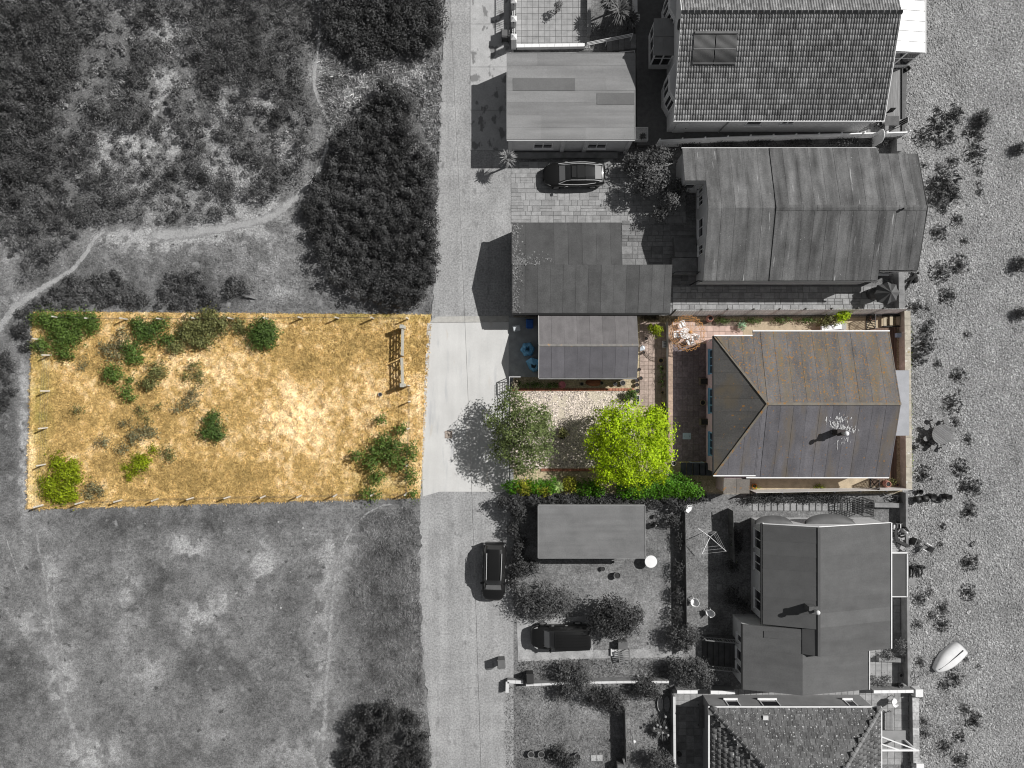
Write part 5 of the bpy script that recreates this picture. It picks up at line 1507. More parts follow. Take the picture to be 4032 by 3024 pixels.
def board_fence(name, label, line, h, npan, nboard, mat, postmat, cat='fence', gapf=.12, z0=0.0, postw=.09, side=1, th=.022):
    """horizontal boards between posts along a survey line"""
    P = [W3(*p) for p in line]
    seg = [math.dist(P[i], P[i + 1]) for i in range(len(P) - 1)]; tot = sum(seg)
    def at(t):
        d = t * tot
        for i, s in enumerate(seg):
            if d <= s + 1e-6:
                return lerp(P[i], P[i + 1], d / s)
            d -= s
        return P[-1]
    rt = thing(name, label, cat, P[0])
    rg = random.Random(npan)
    for i in range(npan + 1):
        c = at(i / npan); mb = MB(); mb.box(c[0] - postw / 2, c[1] - postw / 2, 0, c[0] + postw / 2, c[1] + postw / 2, z0 + h + .08); part(rt, 'post', mb, postmat)
    bh = (h - .1) / nboard
    for i in range(npan):
        a = at(i / npan); b = at((i + 1) / npan)
        for k in range(nboard):
            z = z0 + .08 + (k + .5) * bh
            mb = MB(); mb.beam((a[0], a[1] - side * .055, z + rg.uniform(-.01, .01)), (b[0], b[1] - side * .055, z + rg.uniform(-.01, .01)), th, bh * (1 - gapf)); part(rt, 'board', mb, mat)
    return rt
m_fw = M('white_board', G(.85), rough=.6, var=.1, scale=3, rnd=.08)
board_fence('board_fence', 'white board fence with open gaps between the pantiled house and the felt-roofed bungalow', [(2580, 579), (2905, 564), (3535, 547)], 1.75, 11, 9, m_fw, m_fw, gapf=.45, th=.09)
board_fence('board_fence', 'long white board fence along the south side of the lichen-roofed bungalow', [(2950, 1931), (3548, 1920)], 1.6, 6, 4, M('white_board_c', (.72, .71, .68), rough=.6, var=.1, scale=3, rnd=.06), M('post_dark', (.05, .05, .06), var=.2), gapf=.04, side=-1)

# vertical slatted fence north of the lichen-roofed bungalow
def slat_fence(label, p, q, h, pitch, npost):
    a = W3(*p); b = W3(*q); L_ = math.dist(a, b)
    rt = thing('slatted_fence', label, 'fence', a)
    d = ((b[0] - a[0]) / L_, (b[1] - a[1]) / L_)
    mb = MB(); mb.cbox(0, 0, h / 2, .068, .02, h - .1)
    me = mb.mesh('slat', M('slat_white', (.82, .82, .80), rough=.7, var=.12, scale=4, rnd=.1))
    n = int(L_ / pitch); an = math.atan2(d[1], d[0])
    for i in range(n):
        t = (i + .5) * pitch; link('slat', me, rt, (d[0] * t + d[1] * .05, d[1] * t - .05, 0), (-.13, 0, an))
    for z in (.4, h - .4):
        mb = MB(); mb.beam((a[0], a[1] + .13 * z, z), (b[0], b[1] + .13 * z, z), .05, .08); part(rt, 'rail', mb, M('rail_dark', (.12, .12, .11), var=.2))
    for i in range(npost + 1):
        c = lerp(a, b, i / npost); mb = MB(); mb.beam((c[0], c[1] + .02, 0), (c[0], c[1] + .02 + .13 * h, h + .06), .1); part(rt, 'post', mb, MATS['rail_dark'])
slat_fence('tall white slatted fence between the bungalow path and the pink-walled bungalow', (2640, 1241), (3532, 1234), 1.9, .125, 9)

def wall(name, label, pts, w, h, mat, cat='wall', cope=None, group=None, z0=0):
    """low wall along survey points given at its base; w thickness in metres"""
    P = [W(p[0], p[1]) for p in pts]
    rt = thing(name, label, cat, (P[0][0], P[0][1], 0), 0, group)
    mb = MB()
    for a, b in zip(P[:-1], P[1:]):
        mb.beam((a[0], a[1], h / 2 - .02), (b[0], b[1], h / 2 - .02), w, h + .04)
    part(rt, 'masonry', mb, mat)
    if cope:
        for a, b in zip(P[:-1], P[1:]):
            L_ = math.dist(a, b); n = max(1, round(L_ / .6))
            for i in range(n):
                c = lerp(a, b, (i + .01) / n); d = lerp(a, b, (i + .985) / n)
                mb = MB(); mb.beam((c[0], c[1], h + .03), (d[0], d[1], h + .03), w + .06, .05); part(rt, 'coping', mb, cope)
    return rt
m_seaw = M('sea_wall_concrete', (.42, .385, .32), rough=.95, var=.25, scale=2, fine=.2, specks=(((.62, .60, .55), 3, .62, .68, (1, 1, 1)), ((.30, .22, .08), 2.5, .66, .74, (1, 1, 1))))
m_seag = M('sea_wall_grey', G(.24), rough=.95, var=.25, scale=2, fine=.2)
wall('sea_wall', 'weathered tan sea wall east of the lichen-roofed bungalow', [(3548, 1228), (3555, 1922)], .42, .85, m_seaw, cope=m_seaw)
wall('sea_wall', 'grey sea wall beside the felt-roofed bungalow', [(3526, 1070), (3528, 1226)], .40, .8, m_seag, cope=m_seag)
wall('sea_wall', 'short grey wall stub between white board fence and felt-roofed bungalow', [(3516, 552), (3516, 610)], .35, .9, m_seag, cope=m_seag)
wall('sea_wall', 'grey sea wall north of the steps by the cluttered round table', [(3546, 1935), (3549, 2270)], .18, .9, m_seag)
wall('sea_wall', 'grey sea wall between the beach steps and the upturned boat', [(3552, 2305), (3556, 2685)], .2, .85, m_seag)
wall('sea_wall', 'wide rubble-topped sea wall beside the tiled hip house', [(3588, 2735), (3592, 2995)], .45, .55, m_seag, cope=M('rubble_cope', G(.42), var=.35, scale=6, rnd=.25))
for (px, py, lb) in ((3597, 2712, 'square white pier at the north end of the rubble-topped sea wall'), (3600, 3000, 'square white pier at the south end of the rubble-topped sea wall')):
    x, y, _ = W3(px, py); mb = MB(); mb.box(x - .26, y - .26, 0, x + .26, y + .26, .75)
    rt = solo('wall_pier', mb, m_wall_w, lb, 'pier')
    mb = MB(); mb.box(-.3, -.3, .75, .3, .3, .82); lpart(rt, 'cap', mb, m_white)
wall('garden_wall', 'white-capped wall across the terrace north of the plastic chair', [(3420, 2707), (3575, 2705)], .18, .75, m_seag, cope=m_white)
wall('garden_wall', 'stub wall across the sea terrace beside the flat extension', [(3448, 2588), (3556, 2592)], .32, .5, m_seag)
wall('garden_wall', 'stone wall stub behind the trellis arch by the pile of driftwood', [(3430, 1984), (3548, 1986)], .36, .55, m_seag)
wall('courtyard_wall', 'low white courtyard wall with brick top beside the garden path', [(2630, 1262), (2630, 1812)], .30, .9, M('white_wash', (.62, .61, .60), var=.1, scale=2), cope=M('brick_cope', (.44, .32, .25), var=.25, scale=6, rnd=.15))
wall('garden_wall', 'low white wall beside the dark court of the tiled hip house', [(2643, 2720), (2646, 3080)], .14, 1.0, m_wall_g, cope=m_wall_w)
wall('garden_wall', 'white-topped wall north of the bench court', [(2655, 2704), (2735, 2704)], .2, .9, m_wall_g, cope=m_white)
wall('garden_wall', 'white-topped wall joining the flat house extension', [(2785, 2706), (2880, 2706)], .2, .9, m_wall_g, cope=m_white)
# rail wall across the south gardens
wall('garden_wall', 'pale wall with white top running east from the lane to the trellis', [(1998, 2672), (2060, 2674)], .2, .55, m_seag, cope=m_wall_w)
wall('garden_wall', 'long white-topped wall between the grass bank and the patchy garden', [(2070, 2680), (2250, 2672), (2450, 2668), (2625, 2668)], .12, .8, m_seag, cope=m_wall_w)
wall('garden_wall', 'short wall return at the lane end of the white-topped wall', [(1998, 2672), (1997, 2715)], .2, .55, m_seag, cope=m_wall_w)
# dividing fences of the south gardens
m_pal = M('paling', G(.10), rough=.9, var=.2, scale=5, rnd=.15)
def paling(label, p, q, h, pitch=.16, mat=m_pal):
    a = W3(*p); b = W3(*q); L_ = math.dist(a, b); an = math.atan2(b[1] - a[1], b[0] - a[0])
    rt = thing('paling_fence', label, 'fence', a)
    mb = MB(); mb.cbox(0, 0, h / 2, pitch * .94, .025, h); me = mb.mesh('pale', mat)
    n = int(L_ / pitch)
    for i in range(n):
        t = (i + .5) * pitch / L_; link('pale', me, rt, ((b[0] - a[0]) * t, (b[1] - a[1]) * t, random.Random(i).uniform(-.01, .01)), (0, 0, an))
    mb = MB(); mb.beam((a[0] + .04, a[1], h - .2), (b[0] + .04, b[1], h - .2), .05, .08); part(rt, 'rail', mb, mat)
paling('dark paling fence between the garage lawn and the clothes-line lawn', (2686, 2010), (2694, 2560), 1.0)
paling('dark paling fence between the clothes-line lawn and the twin-slope house', (2866, 2000), (2872, 2200), 1.35)
paling('tall dark paling fence across the patchy garden by the lamp', (2452, 2770), (2458, 2990), 1.1)
# trellis by the driveway
def trellis(label, p, q, h, nx, nz, mat, z0=.05):
    a = W3(*p); b = W3(*q)
    rt = thing('garden_trellis', label, 'trellis', a)
    for i in range(nx + 1):
        c = lerp(a, b, i / nx); mb = MB(); mb.beam((c[0], c[1], z0), (c[0], c[1], h), .035, .02); part(rt, 'upright', mb, mat)
    for k in range(nz + 1):
        z = z0 + (h - z0) * k / nz; mb = MB(); mb.beam((a[0] + .02, a[1], z), (b[0] + .02, b[1], z), .02, .035); part(rt, 'crossbar', mb, mat)
    return rt
m_tre = M('trellis_dark', (.06, .07, .08), var=.2)
trellis('dark square trellis beside the driveway under the olive-green tree', (2006, 1492), (2006, 1900), 1.25, 34, 6, m_tre)
mb = MB()
a = W3(2006, 1482); 
rt = thing('post_frame', 'thin white post and rail frame at the corner of the shed bed', 'frame', a)
for (px, py, px2, py2) in ((2006, 1484, 2048, 1484), (2006, 1484, 2006, 1535)):
    p = W3(px, py, 1.1); q = W3(px2, py2, 1.1); mb = MB(); mb.beam(p, q, .05, .05); part(rt, 'rail', mb, m_white)
for (px, py) in ((2006, 1484), (2006, 1535), (2048, 1484)):
    x, y = W(px, py, 1.1); mb = MB(); mb.beam((x, y, 0), (x, y, 1.1), .06); part(rt, 'post', mb, m_white)
# balustrade wall of the front patio
rt = wall('patio_wall', 'white patio wall with iron railings facing the lane', [(2022, -60), (2022, 190)], .2, .75, m_wall_w)
m_rail = M('iron_rail', G(.06), rough=.5)
for yy in np.arange(-50, 185, 8.5):
    x, y, _ = W3(2022, float(yy)); mb = MB(); mb.beam((x, y, .75), (x, y, 1.55), .028); part(rt, 'baluster', mb, m_rail)
a = W3(2022, -60); b = W3(2022, 188); mb = MB(); mb.beam((a[0], a[1], 1.55), (b[0], b[1], 1.55), .06, .05); part(rt, 'top_rail', mb, m_rail)
for i, (py, lb) in enumerate(((20, 'white patio pier with pyramid cap nearest the potted shrub'), (92, 'white patio pier with pyramid cap between two railings'), (162, 'white patio pier with pyramid cap next to the lane side bin'))):
    x, y = W(2023, py, 1.0); rt = thing('patio_pier', lb, 'pier', (x, y, 0))
    mb = MB(); mb.box(-.2, -.2, 0, .2, .2, 1.7); lpart(rt, 'shaft', mb, m_wall_w)
    mb = MB(); mb.add([(-.24, -.24, 1.7), (.24, -.24, 1.7), (.24, .24, 1.7), (-.24, .24, 1.7), (0, 0, 1.86)], [(3, 2, 1, 0), (0, 1, 4), (1, 2, 4), (2, 3, 4), (3, 0, 4)]); lpart(rt, 'cap', mb, m_wall_w)
wall('patio_wall', 'white low wall on the south edge of the tiled patio', [(2035, 192), (2300, 188)], .2, .45, m_wall_w, cope=m_white)
wall('patio_wall', 'grey low wall between the tiled patio and the palm bed', [(2318, -60), (2316, 150)], .25, .5, m_seag, cope=m_wall_g)
wall('retaining_wall', 'white wall with pier on the edge of the raised court beside the palms', [(2492, -60), (2494, 85)], .2, 1.1, m_wall_w, cope=m_wall_w)
x, y, _ = W3(2498, 98); mb = MB(); mb.box(x - .22, y - .22, 0, x + .22, y + .22, 1.25); solo('wall_pier', mb, m_wall_w, 'square white pier at the top of the handrailed steps', 'pier')
# steps from the patio to the raised court
rt = thing('patio_steps', 'flight of five grey steps with white triple handrail below the palms', 'steps', W3(2430, 178))
for i in range(5):
    a = W3(2390 + i * 22, 205); b = W3(2390 + (i + 1) * 22 - .5, 152); mb = MB(); mb.box(a[0], a[1], 0, b[0], b[1], .14 * (i + 1)); part(rt, 'step', mb, m_slab2)
p = W3(2312, 168, .95); q = W3(2492, 132, 1.65)
for dz in (0, .22, .44):
    mb = MB(); mb.tube((p[0], p[1], p[2] - dz), (q[0], q[1], q[2] - dz), .03, n=6); part(rt, 'handrail', mb, m_white)
for t in (0, .45, 1.0):
    c = lerp(p, q, t); mb = MB(); mb.tube((c[0], c[1], 0), c, .03, n=6); part(rt, 'rail_post', mb, m_white)
p = W3(2440, 205, 1.4); q = W3(2500, 200, 1.65); mb = MB(); mb.tube(p, q, .025, n=6); mb.tube(p, (p[0], p[1], .1), .025, n=6); mb.tube(q, (q[0], q[1], .1), .025, n=6); part(rt, 'lower_handrail', mb, m_white)
# arched gate at the side passage of the pantiled house
x, y, _ = W3(3415, 500); 
rt = thing('arched_gate', 'white arched gate closing the passage beside the pantiled house', 'gate', (x, 19.6, COURT_Z))
mb = MB(); pts = [(-.5, 0), (.5, 0)] + [(.5 * math.cos(t * math.pi / 10), 1.3 + .5 * math.sin(t * math.pi / 10)) for t in range(11)]
n = len(pts); mb.add([(0, u, z) for u, z in pts] + [(.05, u, z) for u, z in pts], [tuple(range(n)), tuple(range(2 * n - 1, n - 1, -1))] + [(i, n + i, n + (i + 1) % n, (i + 1) % n) for i in range(n)])
lpart(rt, 'leaf', mb, m_wall_w)
mb = MB(); mb.path([(.03, .5 * math.cos(t * math.pi / 10), 1.3 + .52 * math.sin(t * math.pi / 10)) for t in range(11)], .04, 6); lpart(rt, 'arch_trim', mb, m_white)
# iron side gates of the bungalow
def iron_gate(label, p, q, h):
    a = W3(*p); b = W3(*q); rt = thing('iron_gate', label, 'gate', a)
    for z in (.1, h - .1):
        mb = MB(); mb.beam((a[0], a[1], z), (b[0], b[1], z), .05); part(rt, 'rail', mb, m_black)
    for i in range(9):
        c = lerp(a, b, i / 8); mb = MB(); mb.beam((c[0], c[1], .05), (c[0], c[1], h), .05 if i % 8 else .08); part(rt, 'bar', mb, m_black)
    for s in (0, 1):
        c = lerp(a, b, s); d = lerp(a, b, 1 - s); mb = MB(); mb.beam((c[0] - .03, c[1], .1), (d[0] - .03, d[1], h - .1), .04); part(rt, 'brace', mb, m_black)
iron_gate('black barred side gate near the lime shrub north of the pink bungalow', (3410, 1245), (3410, 1298), 1.5)
iron_gate('black barred side gate by the terracotta jar south of the pink bungalow', (3425, 1883), (3425, 1922), 1.5)
# slatted bench-step by the sea wall
rt = thing('timber_steps', 'dark steps with four pale treads inside the north end of the sea wall', 'steps', W3(3490, 1275))
for i, px in enumerate((3484, 3509, 3536)):
    a = W3(px - 6, 1283 - i * 2, .3); b = W3(px + 6, 1247, .3); mb = MB(); mb.box(a[0], a[1], .28, b[0], b[1], .33); part(rt, 'tread', mb, M('tread_tan', (.42, .36, .26), var=.2))
for py in (1244, 1286):
    a = W3(3472, py); b = W3(3545, py); mb = MB(); mb.box(a[0], a[1] - .04, 0, b[0], a[1] + .04, .27); part(rt, 'stringer', mb, M('timber_black', (.03, .028, .025), var=.3))
# decking strip inside the sea wall
rt = thing('timber_deck', 'dark brown boarded walkway inside the sea wall of the pink bungalow', 'deck', W3(3525, 1600))
m_db = M('deck_brown', (.14, .095, .07), rough=.9, var=.3, scale=2, stretch=(5, .5, 1), rnd=.3)
for i in range(9):
    mb = MB(); mb.box(29.35 + i * .24, -8.3, .03, 29.35 + i * .24 + .225, 4.6, .10); part(rt, 'board', mb, m_db)
mb = MB(); mb.cbox(*W(3542, 1320, .3), .25, .55, .35, .3); solo('storage_box', mb, M('box_blue', (.35, .45, .55), var=.1), 'small pale blue box on the brown walkway inside the sea wall', 'box')
# beach steps slab
mb = MB(); mb.prism([W(*p) for p in [(3552, 2275), (3600, 2270), (3600, 2300), (3552, 2302)]], 0, .16); solo('beach_step', mb, m_seag, 'flat concrete step from the terrace to the shingle', 'step')
# trellis arch
rt = thing('trellis_arch', 'dark wooden trellis arch beside the stepping stones', 'arch', W3(3392, 1990))
for sx in (3352, 3392):
    for k in range(7):
        a = W3(sx, 1958 + k * 9); mb = MB(); mb.beam((a[0], a[1], 0), (a[0], a[1], 1.9), .04); part(rt, 'upright', mb, m_black)
    for k in range(9):
        a = W3(sx, 1955); b = W3(sx, 2015); z = .15 + k * .21; mb = MB(); mb.beam((a[0], a[1], z), (b[0], b[1], z), .035); part(rt, 'crossbar', mb, m_black)
for k in range(5):
    a = W3(3352, 1955 + k * 15); b = W3(3392, 1955 + k * 15); mb = MB(); mb.beam((a[0], a[1], 1.9), (b[0], b[1], 1.9), .05); part(rt, 'top_bar', mb, m_black)
# overhead cable and its poles beyond the view
rt = thing('overhead_cable', 'thin dark overhead cable sagging along the lane', 'cable', (-6.5, 38, 0))
pts = []
pa = (W(1742, 700, 6)[0], 40.0); pb = (W(1918, 3024, 6)[0], -42.0)
for i in range(25):
    t = i / 24; pts.append((pa[0] + (pb[0] - pa[0]) * t + .25 * math.sin(t * 3.1), pa[1] + (pb[1] - pa[1]) * t, 7.0 - 4 * .9 * t * (1 - t)))
mb = MB(); mb.path(pts, .012, 5); part(rt, 'wire', mb, m_black)
for (x, y) in (pa, pb):
    mb = MB(); mb.tube((x, y, 0), (x, y, 7.1), .13, .10, 10); part(rt, 'pole', mb, BARKG())

# ================================================================== VEHICLES
def car(name, label, loc, rz, spec):
    rt = thing(name, label, 'car', loc, rz)
    paint = M('car_paint_black', G(.010), rough=.3, var=.05, spec=.35, coat=.15)
    gl = M('car_glass', G(.02), rough=.06, var=.05, spec=.9)
    chrome = M('chrome', G(.72), rough=.3, metal=.35, var=.03)
    # lower body
    vs = []; st = spec['body']
    for (x, w, zt, zb) in st:
        hl = [(-w * .90, zb), (-w, zb + .22), (-w, zt - .16), (-w * .955, zt - .04), (-w * .82, zt), (-w * .4, zt + .025)]
        sec = hl + [(0, zt + .035)] + [(-a, b) for a, b in hl[::-1]]
        vs += [(x, y, z) for y, z in sec]
    k = 13; n = len(st); mb = MB()
    fs = [(i * k + j, i * k + j + 1, (i + 1) * k + j + 1, (i + 1) * k + j) for i in range(n - 1) for j in range(k - 1)]
    fs += [tuple(range(k - 1, -1, -1)), tuple((n - 1) * k + j for j in range(k))]
    mb.add(vs, fs); mb.smooth = True
    body = lpart(rt, 'body', mb, paint)
    # cabin glass
    vs = []; cs = spec['cabin']
    for (x, wb, zb, wt, zt) in cs:
        hl = [(-wb, zb - .04), (-wb * .5 - wt * .5, zb * .5 + zt * .5), (-wt, zt - .01), (-wt * .5, zt + .012)]
        sec = hl + [(0, zt + .018)] + [(-a, b) for a, b in hl[::-1]]
        vs += [(x, y, z) for y, z in sec]
    k = 9; n = len(cs); mb = MB()
    mb.add(vs, [(i * k + j, i * k + j + 1, (i + 1) * k + j + 1, (i + 1) * k + j) for i in range(n - 1) for j in range(k - 1)])
    mb.smooth = True
    cab = lpart(rt, 'cabin_glass', mb, gl)
    # roof skin and pillars from the cabin's roof stations
    a, b = spec['roof']
    vs = []; rs = cs[a:b + 1]
    for (x, wb, zb, wt, zt) in rs:
        hl = [(-wt - .025, zt - .035), (-wt, zt + .004), (-wt * .5, zt + .028)]
        sec = hl + [(0, zt + .034)] + [(-u, v) for u, v in hl[::-1]]
        vs += [(x, y, z) for y, z in sec]
    k = 7; n = len(rs); mb = MB()
    mb.add(vs, [(i * k + j, i * k + j + 1, (i + 1) * k + j + 1, (i + 1) * k + j) for i in range(n - 1) for j in range(k - 1)])
    mb.smooth = True
    roof = lpart(rt, 'roof', mb, paint)
    for (x0, x1, hw) in spec.get('sun', ()):
        zz = max(c[4] for c in cs) + .045
        mb = MB(); mb.cbox((x0 + x1) / 2, 0, zz - .01, x1 - x0, hw * 2, .012); lpart(roof, 'sunroof_panel', mb, M('sunroof_glass', G(.025), rough=.2, spec=.4, var=.05))
    # windscreen: pane on the front slope, its lighter grey painting in the sky reflection
    c0, c1 = cs[-1], cs[-2]
    def pane(nm, c0, c1, m, f=.86):
        mb = MB(); d = .022
        vs = []
        for (c, tt) in ((c0, .12), (c0, .12), (c1, .0), (c1, .0)):
            pass
        x0, z0 = c0[0] + (c1[0] - c0[0]) * .12, c0[4] + (c1[4] - c0[4]) * .12
        x1, z1 = c0[0] + (c1[0] - c0[0]) * .92, c0[4] + (c1[4] - c0[4]) * .92
        w0, w1 = c0[3] * f + .04, c1[3] * f + .03
        mb.add([(x0, -w0, z0 + d), (x0, 0, z0 + d + .018), (x0, w0, z0 + d), (x1, w1, z1 + d), (x1, 0, z1 + d + .018), (x1, -w1, z1 + d)], [(0, 1, 4, 5), (1, 2, 3, 4)] if x0 > x1 else [(5, 4, 1, 0), (4, 3, 2, 1)])
        lpart(rt, nm, mb, m)
    pane('windscreen', cs[-1], cs[-2], M('windscreen_sky_tint', G(.16), rough=.2, spec=.9, var=.1))
    if spec.get('rear', True):
        pane('rear_window', cs[0], cs[1], M('rear_glass', G(.04), rough=.42, spec=.3, var=.05))
    # side trim line
    for s in (-1, 1):
        pts = [(c[0], s * (c[1] + .012), c[2] - .01) for c in cs]
        if spec.get('chrome', True):
            up = [(c[0], s * (c[3] + .03), c[4] - .04) for c in cs[1:-1]]
            mb = MB(); mb.path([pts[0]] + up + [pts[-1]], .026, 5); mb.path(pts, .024, 5); lpart(rt, 'window_trim', mb, chrome)
        if spec.get('rails'):
            x0, x1, w_, z_ = spec['rails']; mb = MB(); mb.path([(x0, s * w_, z_ - .08), (x0 + .12, s * w_, z_), (x1 - .12, s * w_ * .97, z_), (x1, s * w_ * .97, z_ - .08)], .024, 6); lpart(rt, 'roof_rail', mb, chrome)
        mx, mw, mz = spec['mirror']
        mb = MB(); mb.cbox(mx, s * (mw + .1), mz, .13, .2, .13, rz=s * .25); lpart(rt, 'door_mirror', mb, paint)
        hx, hw, hz = spec['head']
        mb = MB(); mb.cbox(hx, s * hw, hz, .42, .11, .07, rz=-s * .55, ry=.25); lpart(rt, 'headlight', mb, M('lamp_clear', G(.45), rough=.1, spec=.8))
        hx, hw, hz = spec['tail']
        mb = MB(); mb.cbox(hx, s * hw, hz, .08, .34, .10, rz=s * .35); lpart(rt, 'tail_light', mb, M('lamp_red', G(.16), rough=.15, spec=.8))
        for dx in (-.35, .75):
            mb = MB(); mb.cbox(dx - .1, s * (st[len(st) // 2][1] + .008), spec['handle'], .2, .025, .03); lpart(rt, 'door_handle', mb, chrome)
        for wx in spec['axles']:
            w_ = st[len(st) // 2][1]; r = spec['wheel']
            mb = MB(); mb.tube((wx, s * (w_ - .21), r), (wx, s * (w_ + .012), r), r, n=20); wl = lpart(rt, 'wheel', mb, M('tyre', G(.02), rough=.9, var=.1))
            mb = MB(); mb.tube((wx, s * (w_ + .01), r), (wx, s * (w_ + .03), r), r * .66, r * .6, n=16); lpart(wl, 'rim', mb, M('alloy', G(.45), rough=.3, metal=.8))
    mb = MB(); x0 = st[-1][0]; mb.cbox(x0 + .005, 0, .42, .03, .7, .12); lpart(rt, 'grille', mb, m_black)
    return rt
SALOON = dict(body=[(-2.50, .55, .72, .38), (-2.44, .74, .88, .28), (-2.25, .88, 1.0, .22), (-1.8, .955, 1.02, .2), (-1.0, .98, .99, .2), (0, .98, .96, .2), (1.0, .975, .95, .2), (1.55, .96, .90, .2), (2.0, .90, .82, .2), (2.3, .76, .72, .22), (2.46, .58, .62, .28), (2.52, .36, .54, .36)],
              cabin=[(-2.22, .66, 1.01, .56, 1.02), (-1.55, .82, 1.0, .60, 1.23), (-.85, .90, .99, .62, 1.38), (-.2, .91, .97, .63, 1.435), (.35, .89, .96, .61, 1.40), (.75, .86, .95, .62, 1.22), (1.32, .80, .93, .70, .94)],
              roof=(2, 4), sun=((-.05, .28, .46), (-.72, -.16, .50)), mirror=(.85, .92, .98), head=(2.12, .74, .70), tail=(-2.38, .66, .90), handle=.80, axles=(-1.47, 1.48), wheel=.35)
car('saloon_car', 'black fastback saloon car with panoramic roof parked on the slabs', W3(2259, 697, .045), math.pi + .02, SALOON)
SUV = dict(body=[(-2.34, .70, .95, .4), (-2.30, .82, 1.05, .3), (-2.1, .90, 1.10, .25), (-1.2, .94, 1.08, .24), (0, .945, 1.05, .24), (.9, .94, 1.03, .24), (1.4, .92, 1.0, .24), (1.9, .86, .92, .24), (2.2, .72, .82, .26), (2.35, .52, .70, .32)],
           cabin=[(-2.26, .76, 1.08, .62, 1.10), (-1.98, .84, 1.08, .62, 1.58), (-1.2, .88, 1.07, .66, 1.69), (-.2, .89, 1.05, .67, 1.71), (.45, .87, 1.04, .64, 1.66), (.85, .84, 1.03, .64, 1.42), (1.42, .78, 1.0, .70, 1.01)],
           roof=(1, 4), rails=(-1.7, .42, .60, 1.79), chrome=False, mirror=(.85, .88, 1.08), head=(2.0, .70, .80), tail=(-2.22, .74, 1.0), handle=.9, axles=(-1.35, 1.42), wheel=.36)
car('estate_suv', 'black sport utility car with chrome roof rails parked at the lane edge', W3(1946, 2241, .012), -math.pi / 2 - .03, SUV)
VAN = dict(body=[(-2.42, .80, 1.05, .42), (-2.38, .88, 1.12, .3), (-2.2, .92, 1.14, .25), (-1.2, .95, 1.12, .25), (0, .955, 1.1, .25), (.9, .95, 1.08, .25), (1.4, .93, 1.05, .25), (1.9, .88, .98, .25), (2.25, .76, .9, .27), (2.42, .55, .78, .34)],
           cabin=[(-2.34, .84, 1.12, .70, 1.14), (-2.24, .88, 1.12, .74, 1.72), (-1.2, .90, 1.11, .75, 1.80), (-.2, .90, 1.1, .75, 1.81), (.55, .88, 1.08, .72, 1.74), (.92, .85, 1.07, .70, 1.48), (1.42, .80, 1.05, .72, 1.06)],
           roof=(1, 4), chrome=False, mirror=(.9, .92, 1.1), head=(2.06, .74, .88), tail=(-2.36, .78, 1.05), handle=.95, axles=(-1.4, 1.45), wheel=.37)
v3 = car('off_road_car', 'black boxy off-road car with ribbed roof parked on the concrete pad', W3(2206, 2494, .03), math.pi + .015, VAN)
for i in range(5):
    mb = MB(); mb.cbox(-.85, -.48 + i * .24, 1.84, 2.4, .05, .02); lpart(v3, 'roof_rib', mb, MATS['car_paint_black'])

# ================================================================== FURNITURE AND GARDEN THINGS
def chair_proto(name, label, mat, w=.52, d=.5, arms=True, slats=3, loc=(0, 0, 0), rz=0, group=None, frame=None):
    """faces +x"""
    rt = thing(name, label, 'chair', loc, rz, group); fr = frame or mat
    mb = MB(); mb.cbox(0, 0, .43, d, w, .04); lpart(rt, 'seat', mb, mat)
    mb = MB()
    for i in range(slats):
        y = (i - (slats - 1) / 2) * (w / slats); mb.cbox(-d / 2 - .04, y, .70, .03, w / slats * .8, .5, ry=-.2)
    mb.cbox(-d / 2 - .09, 0, .95, .04, w, .07, ry=-.2); lpart(rt, 'backrest', mb, mat)
    for sx in (-1, 1):
        for sy in (-1, 1):
            mb = MB(); mb.beam((sx * d * .44, sy * w * .46, 0), (sx * d * .42, sy * w * .44, .43), .045); lpart(rt, 'leg', mb, fr)
    if arms:
        for sy in (-1, 1):
            mb = MB(); mb.cbox(.0, sy * w * .52, .65, d * 1.05, .06, .035); mb.beam((d * .42, sy * w * .5, .43), (d * .44, sy * w * .52, .65), .04); lpart(rt, 'armrest', mb, fr)
    return rt
m_plas = M('white_plastic', G(.80), rough=.35, var=.04, spec=.5)
def tub_chair(name, label, loc, rz, group=None, tip=0.0):
    """moulded plastic armchair: one curved shell back, faces +x"""
    rt = thing(name, label, 'chair', loc, rz, group)
    mb = MB(); mb.lathe([(.0, .42), (.2, .415), (.25, .43), (.26, .45), (.2, .445), (0, .44)], n=14); lpart(rt, 'seat', mb, m_plas)
    mb = MB(); n = 14; vs = []
    for i in range(n + 1):
        t = math.pi * (.38 + 1.24 * i / n); hh = .66 + .22 * max(0, -math.cos(t)) ** 1.5
        for r, z in ((.25, .45), (.31, hh), (.34, hh + .01), (.33, hh - .04)):
            vs.append((r * math.cos(t), r * .98 * math.sin(t), z))
    mb.add(vs, [(4 * i + j, 4 * i + 4 + j, 4 * i + 5 + j, 4 * i + 1 + j) for i in range(n) for j in range(3)]); mb.smooth = True; lpart(rt, 'backrest', mb, m_plas)
    for sx, sy in ((-1, -1), (-1, 1), (1, -1), (1, 1)):
        mb = MB(); mb.beam((sx * .25, sy * .24, 0), (sx * .2, sy * .2, .43), .05); lpart(rt, 'leg', mb, m_plas)
    return rt
tub_chair('plastic_chair', 'white moulded plastic armchair on the terrace behind the white-capped wall', W3(3508, 2752, .03), R(35))
tub_chair('plastic_chair', 'white plastic armchair on the lawn beside the lying-back wire chair', W3(2787, 2406), R(200))
tub_chair('plastic_chair', 'white plastic chair under the hedge end at the top of the clothes-line lawn', W3(2706, 1998), R(-30))
tub_chair('plastic_chair', 'white and grey plastic armchair turned away on the clothes-line lawn', W3(2727, 2362), R(140))

